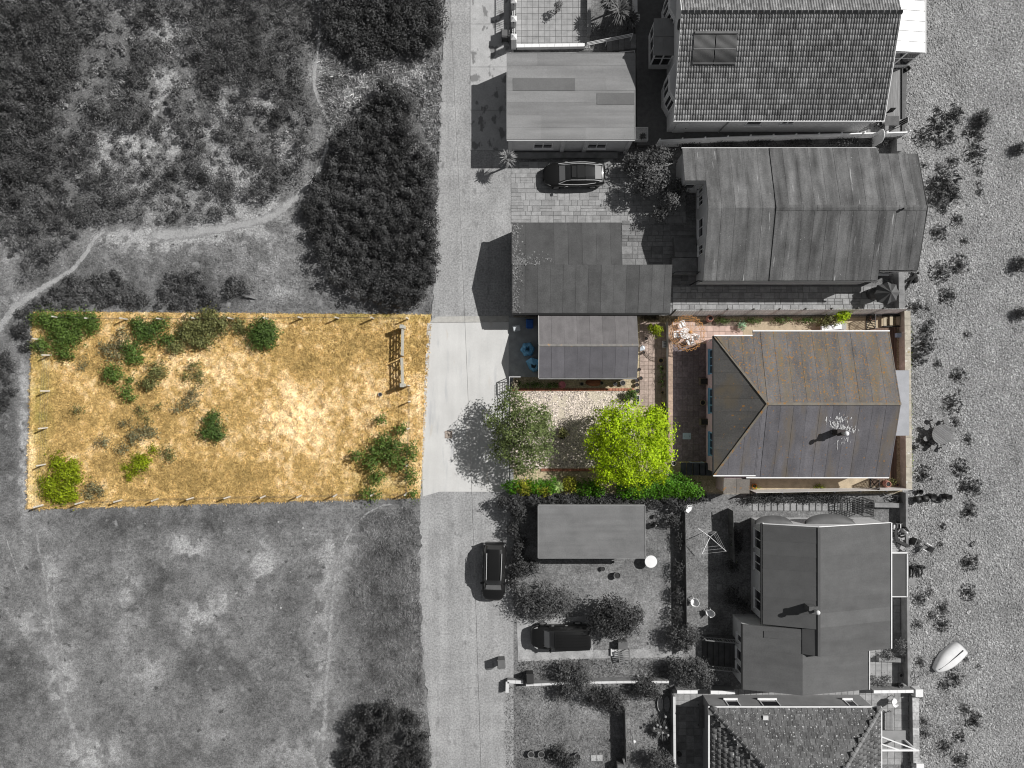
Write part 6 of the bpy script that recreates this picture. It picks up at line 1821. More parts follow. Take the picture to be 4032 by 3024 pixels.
def round_table(name, label, loc, r, h, mat, planks=0, legs=4):
    rt = thing(name, label, 'table', loc)
    if planks:
        for i in range(planks):
            y0 = -r + 2 * r * i / planks + .012; y1 = -r + 2 * r * (i + 1) / planks - .012
            pts = []
            for y in (y0, (y0 + y1) / 2, y1):
                pts.append((math.sqrt(max(1e-4, r * r - y * y)), y))
            poly = pts + [(-a, b) for a, b in pts[::-1]]
            mb = MB(); mb.prism(poly, h - .04, h); lpart(rt, 'plank', mb, mat)
        mb = MB(); mb.cbox(0, 0, h - .07, .12, r * 1.7, .06); lpart(rt, 'batten', mb, mat)
    else:
        mb = MB(); mb.lathe([(0, h - .03), (r * .98, h - .03), (r, h - .015), (r * .99, h), (0, h)], n=32); lpart(rt, 'tabletop', mb, mat)
    for i in range(legs):
        t = math.pi / 4 + i * 2 * math.pi / legs; mb = MB(); mb.beam((r * .7 * math.cos(t), r * .7 * math.sin(t), 0), (r * .5 * math.cos(t), r * .5 * math.sin(t), h - .04), .05); lpart(rt, 'leg', mb, mat)
    return rt
round_table('round_table', 'bare round white table standing at the corner of the grey flat-roofed garage', W3(2556, 2202), .50, .76, m_plas)
# round picnic table with eight stools, all one piece
m_pic = M('picnic_wood', G(.2), rough=.85, var=.2, scale=3, rnd=.14, stretch=(3, 3, 1))
x, y, _ = W3(3686, 1708)
pt = round_table('picnic_table', 'large round planked picnic table with attached stump-like seats on the shingle', (x, y, .02), .80, .76, m_pic, planks=11)
pt.rotation_euler = (0, 0, R(-38))
for i in range(8):
    t = i * math.pi / 4 + .2; sx, sy = 1.18 * math.cos(t), 1.18 * math.sin(t)
    mb = MB(); mb.lathe([(0, .41), (.2, .41), (.21, .43), (.2, .45), (0, .45)], (sx, sy, 0), 16); s_ = lpart(pt, 'seat', mb, m_pic)
    mb = MB(); mb.beam((sx, sy, 0), (sx, sy, .41), .08); mb.beam((0, 0, .2), (sx, sy, .25), .06); lpart(s_, 'support', mb, m_pic)

# cane parasol frame with white table set on the tiled terrace
m_cane = M('cane', (.52, .26, .09), rough=.8, var=.3, scale=6)
hx, hy = W(2708, 1311, 2.1)
ps = thing('cane_parasol', 'skeletal round cane parasol with scalloped orange rim over the white table', 'parasol', (hx, hy, 0))
mb = MB(); mb.tube((0, 0, 0), (.15, .05, 2.35), .025, n=8); lpart(ps, 'pole', mb, m_cane)
mb = MB(); mb.lathe([(.12, 0), (.1, .08), (.03, .12)], (.15, .05, 2.28), 10); lpart(ps, 'hub', mb, m_cane)
rgc = random.Random(3)
for i in range(22):
    t = i * 2 * math.pi / 22; r = 1.28 if i % 3 else .75
    mb = MB(); mb.tube((.15 + .1 * math.cos(t), .05 + .1 * math.sin(t), 2.32), (r * math.cos(t), r * math.sin(t), 2.02 if r > 1 else 2.16), .014, n=5); lpart(ps, 'rib', mb, m_cane)
for i in range(26):
    t0 = i * 2 * math.pi / 26; pts = []
    if rgc.random() < .12: continue
    for k in range(7):
        t = t0 + (k / 6) * 2 * math.pi / 26; rr = 1.28 + .16 * math.sin(k / 6 * math.pi) + rgc.uniform(-.02, .02); pts.append((rr * math.cos(t), rr * math.sin(t), 2.02 - .10 * math.sin(k / 6 * math.pi)))
    mb = MB(); mb.path(pts, .020, 5); lpart(ps, 'rim_scallop', mb, m_cane)
for rr, zz in ((1.28, 2.02), (1.14, 2.06), (1.0, 2.09)):
    mb = MB(); mb.path([(rr * math.cos(t) + rgc.uniform(-.03, .03), rr * math.sin(t) + rgc.uniform(-.03, .03), zz) for t in np.linspace(0, 2 * math.pi, 33)], .016, 5); lpart(ps, 'hoop', mb, m_cane)
tx, ty = W(2700, 1313, .7)
round_table('round_table', 'round white garden table under the orange cane parasol', (tx, ty, .04), .46, .72, m_plas)
for i, (a, lb) in enumerate(((110, 'white garden chair north of the table under the cane parasol'), (185, 'white garden chair west of the table under the cane parasol'), (-60, 'white garden chair south of the table under the cane parasol'), (-20, 'white garden chair east of the table under the cane parasol'))):
    t = R(a); chair_proto('garden_chair', lb, m_plas, .42, .42, True, 3, (tx + .75 * math.cos(t), ty + .75 * math.sin(t), .04), t + math.pi)
# pots and jars
m_terra = M('terracotta', (.42, .22, .17), rough=.85, var=.2, scale=5)
m_soil = M('pot_soil', G(.035), var=.3, scale=10)
def pot(name, label, loc, r, h, mat, group=None, soil=True, cat='pot', bellied=False):
    rt = thing(name, label, cat, loc, 0, group)
    prof = [(r * .62, 0), (r * .95, h * .9), (r, h * .9), (r, h), (r * .84, h), (r * .8, h * .86), (0, h * .84)]
    if bellied:
        prof = [(r * .55, 0), (r * .95, h * .3), (r, h * .5), (r * .78, h * .85), (r * .70, h * .92), (r * .78, h), (r * .62, h), (r * .6, h * .85), (0, h * .82)]
    mb = MB(); mb.lathe(prof, n=18); mb.smooth = True; lpart(rt, 'body', mb, mat)
    if soil:
        mb = MB(); mb.lathe([(r * .78, h * .865), (0, h * .90)], n=14); lpart(rt, 'soil', mb, m_soil)
    return rt
pot('terracotta_pot', 'large pink terracotta jar against the slatted fence near the cane parasol', W3(2790, 1256), .30, .6, m_terra, bellied=True)
pot('terracotta_pot', 'round terracotta jar by the south iron gate', W3(3484, 1903), .31, .55, m_terra, bellied=True)
pot('terracotta_pot', 'terracotta bowl tucked by the north iron gate', W3(3430, 1252), .25, .35, m_terra)
pot('terracotta_pot', 'small terracotta pot beside the big jar near the sea wall', W3(3528, 1908), .14, .25, m_terra)
pot('orange_pot', 'bright orange pot by the lean-to south of the pink bungalow', W3(2966, 1912), .20, .32, M('orange_glaze', (.75, .22, .02), rough=.4, var=.1))
pot('white_pot', 'small white rimmed pot at the south end of the courtyard wall', W3(2650, 1823), .20, .3, M('pot_white', (.62, .56, .52), var=.1))
pot('dark_pot', 'dark pot with a plant in the middle of the gravel bed', W3(2214, 1717), .25, .4, M('pot_black', (.03, .03, .03), var=.2))
pot('pink_tub', 'round pink tub half in shade at the brick edging', W3(2212, 1515), .30, .4, M('pink_plastic', (.62, .20, .24), rough=.4, var=.05), soil=False)
rgp = random.Random(7)
m_pd = M('pot_brown', (.10, .06, .045), var=.3)
for (px, py, r) in ((2521, 1489, .16), (2506, 1497, .18), (2506, 1515, .17), (2515, 1455, .14), (2543, 1334, .13), (2532, 1388, .12), (2508, 1540, .2)):
    pot('plant_pot', 'small dark round plant pot along the edge of the garden path', W3(px, py), r, .28, m_pd, 'dark pots along the garden path')
for (px, py, r) in ((2600, 1420, .22), (2606, 1452, .13), (2604, 1500, .14), (2606, 1545, .14), (2607, 1590, .14)):
    pot('plant_pot', 'tan pot standing in the shade of the low white courtyard wall', W3(px, py), r, .3, M('pot_tan', (.40, .30, .16), var=.2), 'tan pots against the courtyard wall')
for (px, py, r) in ((2450, 1508, .22), (2420, 1512, .16), (2368, 1508, .14), (2290, 1512, .15)):
    pot('plant_pot', 'grey pot in the shaded bed beside the small garage', W3(px, py), r, .3, M('pot_grey', (.16, .16, .16), var=.3), 'grey pots in the shaded bed')
mb = MB(); a = W3(2510, 1575); mb.box(a[0] - .16, a[1] - .38, .0, a[0] + .16, a[1] + .38, .22)
rt = solo('trough_planter', mb, M('trough_white', (.6, .58, .55), var=.1), 'long white trough planter by the garden path', 'planter'); mb = MB(); mb.box(-.12, -.34, .2, .12, .34, .226); lpart(rt, 'soil', mb, m_soil)
# upturned rusty half barrel
a = W3(2338, 1506); mb = MB(); vs = []
for i in range(13):
    t = math.pi * i / 12
    for j in range(9):
        s = math.pi * j / 8; vs.append((.68 * math.cos(t), .32 * math.sin(t) * math.cos(s), .42 * math.sin(t) * math.sin(s)))
mb.add(vs, [(9 * i + j, 9 * i + j + 1, 9 * i + 10 + j, 9 * i + 9 + j) for i in range(12) for j in range(8)]); mb.smooth = True
solo('upturned_tub', mb, M('rusty_tub', (.24, .095, .05), rough=.8, var=.3, scale=4), 'rust brown upturned oval tub in the shaded bed', 'tub', loc=a)
# white block planter with holes by the wall
a = W3(2612, 1356); rt = thing('block_rack', 'pale rack with eight round holes by the courtyard wall', 'rack', (a[0], a[1], .03))
mb = MB(); mb.box(-.12, -.27, 0, .14, .27, .45); lpart(rt, 'body', mb, M('rack_pale', (.55, .57, .58), var=.1))
for i in range(2):
    for j in range(4):
        mb = MB(); mb.lathe([(.045, 0), (.045, .012), (0, .012)], (-.05 + i * .11, -.19 + j * .125, .445), 10); lpart(rt, 'hole', mb, m_black)
# cloth and watering things on the path
a = W3(2524, 1372); mb = MB(); mb.prism([(-.12, -.2), (.2, -.15), (.28, .15), (.05, .22), (-.1, .1)], 0, lambda x, y: .25 + .1 * math.sin(9 * x + 7 * y)); solo('plastic_sack', mb, M('sack_white', (.72, .78, .85), rough=.4, var=.1), 'crumpled white sack with blue print beside the small garage', 'sack', loc=(a[0], a[1], .04))
# blue covered things on the parking slab
m_tarp = M('blue_tarp', (.16, .42, .66), rough=.45, var=.15, scale=4, spec=.4)
def covered(name, label, loc, r, h, seed, squash=1.0):
    rg = np.random.RandomState(seed); n = 26; rings = [(0, h * .82), (.22, h * .9), (.45, h), (.8, h * .92), (1.0, h * .62), (1.05, .05)]
    vs = []; 
    for k, (rr, z) in enumerate(rings):
        for i in range(n):
            t = 2 * math.pi * i / n; f = 1 + (.06 if k < 5 else .12) * math.sin(t * 6 + seed) * rr + rg.normal() * .02
            vs.append((r * rr * f * math.cos(t), r * rr * f * math.sin(t) * squash, z + .05 * math.sin(t * 5 + k) * (rr > .1) + rg.normal() * .015))
    mb = MB(); mb.add(vs, [(k * n + i, k * n + (i + 1) % n, (k + 1) * n + (i + 1) % n, (k + 1) * n + i) for k in range(len(rings) - 1) for i in range(n)])
    mb.add([vs[i] for i in range(n)], [tuple(range(n))])
    return solo(name, mb, m_tarp, label, 'cover', loc=loc)
o = covered('covered_table', 'round thing under a gathered pale blue cover on the shaded slab', W3(2077, 1376, .055), .53, .75, 1)
mb = MB()
for i in range(5):
    t = i * 1.26; mb.cbox(.12 * math.cos(t), .12 * math.sin(t), .72, .2, .035, .10, rz=t)
lpart(o, 'cover_fold_shade', mb, M('fold_shade_dark', (.02, .03, .04)))  # near-black strips painting the shade in the gathers
a = W3(2096, 1436, .055); rt = thing('covered_barbecue', 'angular thing under a loose blue tarpaulin beside the small garage door', 'cover', a)
mb = MB(); mb.add([(-.55, .28, .5), (-.1, .55, .85), (.45, .38, .8), (.42, .02, .95), (.05, .0, .98), (-.2, .1, .8), (-.5, .25, .05), (-.1, .6, .05), (.5, .42, .05), (.48, -.5, .05), (.1, -.62, .05), (-.25, -.35, .05), (.40, -.35, .6), (.12, -.5, .55)],
                  [(0, 1, 5), (1, 2, 4, 5), (2, 3, 4), (0, 6, 7, 1), (1, 7, 8, 2), (2, 8, 9, 12, 3), (0, 5, 13, 11), (11, 6, 0), (5, 4, 12, 13), (4, 3, 12), (13, 12, 9, 10), (11, 13, 10)]); lpart(rt, 'tarpaulin', mb, m_tarp)
mb = MB(); mb.add([(-.12, .0, .86), (.3, -.05, .97), (.2, -.3, .75), (-.1, -.25, .72)], [(0, 1, 2, 3)]); lpart(rt, 'tarp_fold_shade', mb, MATS['fold_shade_dark'])  # near-black sheet painting shade into the tarpaulin
def bin_(name, label, loc, rz, w, d, h, mat, lidmat=None, wheels=True, cat='bin'):
    rt = thing(name, label, cat, loc, rz)
    mb = MB(); b = .82
    mb.add([(-w * b / 2, -d * b / 2, .04), (w * b / 2, -d * b / 2, .04), (w * b / 2, d * b / 2, .04), (-w * b / 2, d * b / 2, .04), (-w / 2, -d / 2, h), (w / 2, -d / 2, h), (w / 2, d / 2, h), (-w / 2, d / 2, h)], UNITQ); lpart(rt, 'body', mb, mat)
    mb = MB(); mb.add([(-w * .54, -d * .54, h), (w * .54, -d * .54, h), (w * .54, d * .54, h), (-w * .54, d * .54, h), (-w * .44, -d * .44, h + .07), (w * .44, -d * .44, h + .07), (w * .44, d * .44, h + .07), (-w * .44, d * .44, h + .07)], UNITQ); lpart(rt, 'lid', mb, lidmat or mat)
    mb = MB(); mb.beam((-w * .4, -d * .6, h + .02), (w * .4, -d * .6, h + .02), .04); lpart(rt, 'handle', mb, lidmat or mat)
    if wheels:
        for s in (-1, 1):
            mb = MB(); mb.tube((s * w * .38, -d * .48, .1), (s * w * .46, -d * .48, .1), .1, n=12); lpart(rt, 'wheel', mb, m_black)
    return rt
bin_('storage_crate', 'deep blue lidded crate at the shaded corner by the shed', W3(2085, 1276, .055), 0, .56, .66, .5, M('crate_blue', (.03, .12, .42), rough=.5, var=.1), wheels=False, cat='crate')
bin_('recycling_box', 'tilted white recycling box at the edge of the shaded slab', W3(2034, 1293, .055), R(8), .58, .42, .4, M('box_white', (.55, .58, .60), rough=.5, var=.1), wheels=False, cat='box')
bin_('wheelie_bin', 'grey wheelie bin standing alone at the lane edge with a long shadow', W3(1975, 2595, .012), R(3), .62, .62, 1.05, M('bin_grey', G(.10), rough=.5, var=.1), M('bin_lid', G(.14), rough=.45, var=.1))
bin_('wheelie_bin', 'black wheelie bin beside the white-topped wall', W3(2086, 2652), R(2), .6, .7, 1.0, M('bin_black', G(.03), rough=.5, var=.1), M('bin_lid_black', G(.045), rough=.45, var=.1))
bin_('wheelie_bin', 'dark open-topped bin beside the patio pier on the concrete apron', W3(1990, 155, .05), R(-3), .62, .55, 1.0, M('bin_dark', G(.04), rough=.5, var=.1), M('bin_lid_mid', G(.13), rough=.45, var=.1))
# planters and tubs on the beach side
for i, (px, py, r, h, a, lb) in enumerate(((3588, 1963, .30, .5, 70, 'black tub tipped on its side nearest the sea wall'), (3618, 1958, .26, .5, 80, 'black tub lying between two other tubs by the sea wall'), (3616, 1935, .2, .3, 0, 'small black tub standing behind the fallen tubs'), (3655, 1950, .28, .45, 20, 'black bucket leaning beside the row of beach tubs'), (3712, 1950, .30, .5, 25, 'black square-mouthed tub at the far end of the tub row'), (3684, 1962, .24, .2, 0, 'shallow grey tray between the black beach tubs'))):
    rt = thing('beach_tub', lb, 'tub', (W(px, py)[0], W(px, py)[1], .04 + (r * math.sin(R(a)) * .95)))
    mb = MB(); mb.lathe([(r * .72, 0), (r, h), (r * .92, h), (r * .66, .03), (0, .03)], n=18); mb.smooth = True
    b = lpart(rt, 'body', mb, M('tub_black' if i != 5 else 'tub_grey', G(.025) if i != 5 else G(.09), rough=.5, var=.15)); b.rotation_euler = (0, R(a), R(-10 * i))
    mb = MB(); mb.path([(r * 1.0 * math.cos(t), r * 1.0 * math.sin(t), h) for t in np.linspace(0, 2 * math.pi, 19)], .015, 5); c = lpart(rt, 'rim', mb, MATS['tub_black']); c.rotation_euler = b.rotation_euler
# upturned dinghy
a = W3(3730, 2590, .03)
dg = thing('upturned_dinghy', 'white upturned dinghy with a dark keel strip on the shingle', 'boat', a, R(221))
L_, Bm, Hh = 3.0, 1.55, .55
mb = MB(); vs = []; ns = 20; nk = 13
for i in range(ns + 1):
    u = i / ns; x = L_ * (u - .5)
    w = Bm / 2 * (min(1, (.62 + .55 * u * 1.2)) if False else (math.sin(math.pi * (.14 + .86 * (1 - u)) * .5) ** .7 if u > .35 else (.80 + .2 * math.sin(u / .35 * math.pi / 2))))
    if u > .35:
        w = Bm / 2 * max(.3, (1 - .72 * ((u - .35) / .65) ** 2.6))
    h = Hh * (1 - .45 * max(0, (u - .5) / .5) ** 2.5)
    for j in range(nk):
        t = math.pi * j / (nk - 1)
        c = math.cos(t); s = math.sin(t)
        vs.append((x, w * (abs(c) ** .65) * (1 if c > 0 else -1), h * s ** .75))
mb.add(vs, [(i * nk + j, i * nk + j + 1, (i + 1) * nk + j + 1, (i + 1) * nk + j) for i in range(ns) for j in range(nk - 1)] + [tuple(range(nk)), tuple(ns * nk + j for j in range(nk))]); mb.smooth = True
lpart(dg, 'hull', mb, M('hull_white', G(.78), rough=.3, var=.05, scale=3, spec=.5))
mb = MB(); mb.path([(-1.25, 0, Hh + .01), (-.3, 0, Hh + .015), (.5, 0, Hh * .97), (1.25, 0, Hh * .78)], [.05, .03, .02, .015], 6); lpart(dg, 'keel', mb, M('keel_dark', G(.06), rough=.5))
# rotary clothes line
rx, ry = W(2798, 2116, 1.9)
cl = thing('rotary_clothes_line', 'four-armed rotary clothes line on the narrow lawn', 'clothes line', (rx, ry, 0))
mb = MB(); mb.tube((0, 0, 0), (0, 0, 1.95), .03); lpart(cl, 'mast', mb, m_wall_w)
tips = []
for k, (ax, ay) in enumerate(((-48, -35), (20, -22), (58, 52), (-34, 62))):
    t = (ax / 48.0, -ay / 48.0, 1.98); tips.append(t)
    mb = MB(); mb.tube((0, 0, 1.75), t, .022 if k != 3 else .03, n=6); lpart(cl, 'arm', mb, m_white)
for f in (1.0, .8, .6):
    mb = MB()
    for k in range(4):
        p = tips[k]; q = tips[(k + 1) % 4]
        mb.tube((p[0] * f, p[1] * f, p[2] - .1 * (1 - f)), (q[0] * f, q[1] * f, q[2] - .1 * (1 - f)), .006, n=4, cap=False)
    lpart(cl, 'line', mb, m_wall_w)
# garden lamp
lx, ly = W(2496, 2920, 1.6)
lp = thing('garden_lamp', 'small globe lamp on a thin post beside the paling fence', 'lamp', (lx, ly, 0))
mb = MB(); mb.tube((0, 0, 0), (0, 0, 1.5), .03); lpart(lp, 'post', mb, m_wall_g)
mb = MB(); mb.tube((0, 0, 1.45), (-.08, .35, 1.5), .025); lpart(lp, 'arm', mb, m_wall_g)
mb = MB(); mb.lathe([(0, 1.46), (.12, 1.52), (.15, 1.6), (.11, 1.69), (0, 1.73)], n=14); mb.smooth = True; lpart(lp, 'globe', mb, m_wall_w)
# slatted benches
def bench(label, loc, rz, L_, mat, back=True):
    rt = thing('slatted_bench', label, 'bench', loc, rz)
    for i in range(5):
        mb = MB(); mb.cbox(0, -.22 + i * .11, .44, L_, .09, .03); lpart(rt, 'seat_slat', mb, mat)
    if back:
        for i in range(3):
            mb = MB(); mb.cbox(0, .34 + i * .02, .58 + i * .14, L_, .025, .10); lpart(rt, 'back_slat', mb, mat)
    for sx in (-1, 1):
        for sy in (-1, 1):
            mb = MB(); mb.beam((sx * L_ * .45, sy * .24, 0), (sx * L_ * .45, sy * .24, .43 if sy < 0 or not back else .9), .06); lpart(rt, 'leg', mb, mat)
    return rt
m_bn = M('bench_wood', G(.13), rough=.85, var=.2, rnd=.1, scale=4)
bench('dark slatted garden bench against the west wall of the tiled hip house', W3(2760, 2812, .04), R(-90), 1.85, m_bn)
bench('pale slatted bench seat on the sea terrace of the tiled hip house', W3(3492, 2848, .04), R(90), 2.3, M('bench_pale', G(.24), rough=.85, var=.2, rnd=.1, scale=4), back=False)
# benches and pallets of the south gardens
rt = thing('slatted_bench', 'tipped wooden slatted bench at the end of the parking pad', 'bench', W3(2452, 2574), R(8))
for i in range(6):
    mb = MB(); mb.cbox(.05, -.45 + i * .16, .5 + .02 * i, .95, .09, .03); lpart(rt, 'slat', mb, M('slat_mid', G(.2), var=.2, rnd=.1))
for sx in (-1, 1):
    mb = MB(); mb.beam((sx * .45 + .05, -.55, .48), (sx * .45 + .05, .45, .62), .06); mb.beam((sx * .45 + .05, -.5, 0), (sx * .45 + .05, -.5, .5), .06); mb.beam((sx * .45 + .05, .4, 0), (sx * .45 + .05, .4, .6), .06); lpart(rt, 'leg_frame', mb, MATS['slat_mid'])
for (px, py, lb) in ((2410, 2565, 'pale paving block at the end of the parking pad'), (2424, 2568, 'second pale block beside the tipped slatted bench')):
    mb = MB(); a = W3(px, py); mb.box(a[0] - .13, a[1] - .28, 0, a[0] + .13, a[1] + .28, .2); solo('stone_block', mb, m_wall_w, lb, 'block')
mb = MB(); a = W3(2448, 2530); mb.box(a[0] - .35, a[1] - .28, 0, a[0] + .35, a[1] + .28, .6); rt = solo('storage_chest', mb, M('chest_dark', G(.08), var=.2), 'dark storage chest behind the tipped slatted bench', 'chest'); mb = MB(); mb.box(-.38, -.31, .6, .38, .31, .65); lpart(rt, 'lid', mb, M('chest_lid', G(.12), var=.2))
# kettle-like black pots, stump and bits on the lawn
pot('chiminea', 'black bulbous garden chiminea east of the grey flat-roofed garage', W3(2581, 2062), .24, .65, M('iron_black', G(.03), rough=.35, spec=.6), bellied=True, soil=False, cat='chiminea')
pot('black_pot', 'small black pot touching the bulbous chiminea', W3(2563, 2062), .15, .3, MATS['iron_black'])
pot('black_pot', 'dark pot with debris near the hedge east of the grey garage', W3(2578, 2031), .17, .3, MATS['iron_black'])
pot('stone_urn', 'ridged grey stone urn alone on the lawn', W3(2427, 2261), .30, .45, M('stone_urn', G(.16), var=.3, scale=6))
pot('small_bucket', 'small grey bucket on the lawn just south of the flat-roofed garage', W3(2413, 2212), .13, .22, m_wall_g)
pot('small_bucket', 'dark squat pot on the lawn west of the stone urn', W3(2372, 2237), .19, .25, M('pot_dk', G(.07), var=.3))
pot('plant_pot', 'pale tapered pot in the corner of the sea terrace', W3(3540, 2653), .17, .35, m_wall_g)
pot('plant_pot', 'pale round pot standing on its side bed above the white-capped wall', W3(3540, 2694), .19, .4, m_wall_g)
pot('plant_pot', 'small dark pot by the wall in the dark rear court', W3(2672, 2963), .2, .3, M('pot_dk2', G(.05), var=.3))
for (px, py, lb) in ((2090, 2962, 'tall thin flue pot among rubble at the foot of the patchy garden'), (2130, 2962, 'round pale urn in the row at the foot of the patchy garden'), (2168, 2968, 'ringed grey pot next to the dark shrub at the garden foot'), (2272, 2970, 'tilted grey basin near the two pale slabs')):
    pot('garden_urn', lb, W3(px, py), .28, .4, M('urn_grey', G(.2), var=.35, scale=6))
for (px, lb) in ((2337, 'left of two pale square slabs lying on the patchy garden'), (2361, 'right of two pale square slabs lying on the patchy garden')):
    mb = MB(); a = W3(px, 2983); mb.box(a[0] - .23, a[1] - .23, 0, a[0] + .23, a[1] + .23, .06); solo('loose_slab', mb, M('slab_pale', G(.42), var=.15, scale=5), lb, 'slab')
# small sheds/boxes by the paling
for (px, py, w, h, lb, t) in ((2437, 3005, 26, 40, 'dark wooden box at the south end of the paling fence', .1), (2820, 2030, 34, 30, 'square grey hatch set in the lawn near the clothes line', .12), (2832, 2310, 26, 30, 'square drain grid in the narrow lawn by the dark fence', .14)):
    mb = MB(); a = W3(px, py); z = .9 if t == .1 else .06; mb.box(a[0] - w / 96, a[1] - h / 96, 0, a[0] + w / 96, a[1] + h / 96, z)
    rt = solo('garden_box', mb, M('box_g%d' % int(t * 100), G(t), var=.3, scale=4), lb, 'box'); mb = MB(); mb.box(-w / 96 * .8, -h / 96 * .8, z, w / 96 * .8, h / 96 * .8, z + .02); lpart(rt, 'lid', mb, M('boxlid%d' % int(t * 100), G(t * 1.4), var=.3, scale=4))
# oval garden beds framed like two shells
for (px, lb) in ((2598, 'left of two pale oval dishes by the court wall'), (2624, 'right of two pale oval dishes by the court wall')):
    a = W3(px, 2768); mb = MB(); mb.lathe([(.9, 0), (1.0, .18), (.93, .18), (.8, .06), (0, .05)], n=24, sx=.24, sy=.62); solo('oval_dish', mb, M('dish_pale', G(.28), var=.3, scale=5), lb, 'dish', loc=a)
# window-box and meter by the tiled house
bin_('gas_meter_box', 'small white meter box beside the side alley wall', W3(2822, 2752, .04), 0, .4, .3, .35, m_wall_w, wheels=False, cat='box')
# white planter bed with plant by the pantiled house
a = W3(2522, 535, COURT_Z); rt = thing('square_planter', 'white square planter with a dark spiky plant in the raised court corner', 'planter', a)
mb = MB(); mb.box(-.52, -.52, 0, .52, .52, .5); lpart(rt, 'box', mb, m_wall_w)
mb = MB(); mb.box(-.47, -.47, .5, .47, .47, .52); lpart(rt, 'gravel_top', mb, M('planter_gravel', G(.32), var=.2, fine=.3, fscale=20))
# deck table and chairs of the pantiled house
a = W3(3492, 489, COURT_Z + .06); rt = thing('deck_table', 'dark rectangular table on the deck corner of the pantiled house', 'table', a)
mb = MB(); mb.cbox(0, 0, .72, 1.15, .75, .04); lpart(rt, 'tabletop', mb, M('deck_table_top', G(.11), var=.2))
for sx, sy in ((-1, -1), (-1, 1), (1, -1), (1, 1)):
    mb = MB(); mb.beam((sx * .5, sy * .3, 0), (sx * .5, sy * .3, .7), .05); lpart(rt, 'leg', mb, m_black)
for (dx, dy, rz, lb) in ((.0, .62, -90, 'black chair north of the deck table'), (.85, 0, 180, 'black chair at the seaward end of the deck table'), (-.85, 0, 0, 'black chair at the house end of the deck table')):
    chair_proto('deck_chair', lb, m_black, .45, .42, False, 3, (a[0] + dx, a[1] + dy, a[2]), R(rz))
pot('dark_pot', 'black cylindrical pot at the seaward edge of the deck', W3(3548, 290), .2, 1.0, M('pot_cyl', G(.03), var=.2))
# covered barbecue and grey parasol on the bungalow path
m_cov = M('grey_cover', G(.085), rough=.6, var=.15, scale=3)
a = W3(3440, 1158, .04); rt = thing('covered_barbecue', 'rounded thing under a dark grey cover with white knob beside the grey parasol', 'barbecue', a)
mb = MB(); mb.lathe([(.62, 0), (.66, .5), (.6, .85), (.35, 1.0), (0, 1.05)], n=22, sy=.8); mb.smooth = True; lpart(rt, 'cover', mb, m_cov)
mb = MB(); mb.lathe([(0, 0), (.06, .03), (.06, .09), (0, .12)], (-.05, 0, 1.03), 10); lpart(rt, 'knob', mb, m_white)
mb = MB(); mb.lathe([(.04, 0), (.04, .3)], (.4, 0, .8), 8); lpart(rt, 'vent', mb, m_black)
px_, py_ = W(3500, 1152, 1.9); rt = thing('tilted_parasol', 'tilted dark grey parasol with ragged skirt over the path by the sea wall', 'parasol', (px_, py_, .04))
mb = MB(); mb.tube((0, 0, 0), (0, 0, 1.5), .03); lpart(rt, 'pole', mb, m_black)
vs = [(.12, .0, 2.0)]; nn = 8
for k in range(nn * 2):
    t = 2 * math.pi * k / (nn * 2); r = .88 if k % 2 == 0 else .74; vs.append((r * math.cos(t) * .95, r * math.sin(t) * 1.05, 1.62 + .35 * math.cos(t) * .9 - (0 if k % 2 == 0 else .04)))
nv = len(vs)
for k in range(nn * 2):
    x_, y_, z_ = vs[1 + k]; vs.append((x_ * 1.03, y_ * 1.03, z_ - .16 - (.06 if k % 2 else 0)))
for k in range(nn):
    i0 = 1 + 2 * k; i1 = 1 + 2 * k + 1; i2 = 1 + (2 * k + 2) % (2 * nn); mb = MB()
    mb.add([vs[0], vs[i0], vs[i1], vs[i2], vs[nv + i0 - 1], vs[nv + i1 - 1], vs[nv + i2 - 1]], [(0, 1, 2), (0, 2, 3), (1, 4, 5, 2), (2, 5, 6, 3)]); lpart(rt, 'canopy_panel', mb, m_cov)
# cluttered round table by the sea wall: table, chairs, boards, plank, case
x, y = W(3528, 2140, .7)
round_table('round_table', 'round pale wooden table crowded with boards beside the sea wall', (x, y, .04), .58, .72, M('table_pale', G(.33), var=.2, scale=3, stretch=(4, .6, 1)), planks=7)
x0, y0 = x, y
m_bd = M('board_dark', G(.10), rough=.4, var=.15); m_bd2 = M('board_pale', G(.30), rough=.4, var=.1)
def sup(label, pts, w, z, tipmat, mark=False):
    rt = thing('long_board', label, 'board', (W(*pts[0], z)[0], W(*pts[0], z)[1], z))
    P = [np.array(W(*p, z)) for p in pts]; P = [p - P[0] for p in P]
    def ribbon(ws, P, mat, nm, dz):
        mb = MB(); vs = []
        for i, p in enumerate(P):
            d = P[min(i + 1, len(P) - 1)] - P[max(i - 1, 0)]; d = d / np.linalg.norm(d); nrm = np.array([-d[1], d[0]])
            for s in (-1, 1):
                q = p + nrm * s * ws[i] / 2; vs += [(q[0], q[1], dz), (q[0], q[1], dz + .06)]
        n = len(P); fs = []
        for i in range(n - 1):
            a = 4 * i; b = 4 * i + 4; fs += [(a + 1, a + 3, b + 3, b + 1), (a, b, b + 2, a + 2), (a, a + 1, b + 1, b), (a + 2, b + 2, b + 3, a + 3)]
        fs += [(0, 2, 3, 1), (4 * n - 4, 4 * n - 3, 4 * n - 1, 4 * n - 2)]
        mb.add(vs, fs); return lpart(rt, nm, mb, mat)
    n = len(P); k = n - 3
    ribbon(w[:k + 1], P[:k + 1], m_bd, 'deck', 0); b = ribbon(w[k:], P[k:], tipmat, 'tip', .004)
    if mark:
        c = (P[-2] + P[-1]) / 2; mb = MB(); mb.path([(c[0] + .06 * math.cos(t), c[1] + .05 * math.sin(t), .08) for t in np.linspace(.8, 5.5, 9)], .014, 4); lpart(rt, 'letter_mark', mb, m_black)
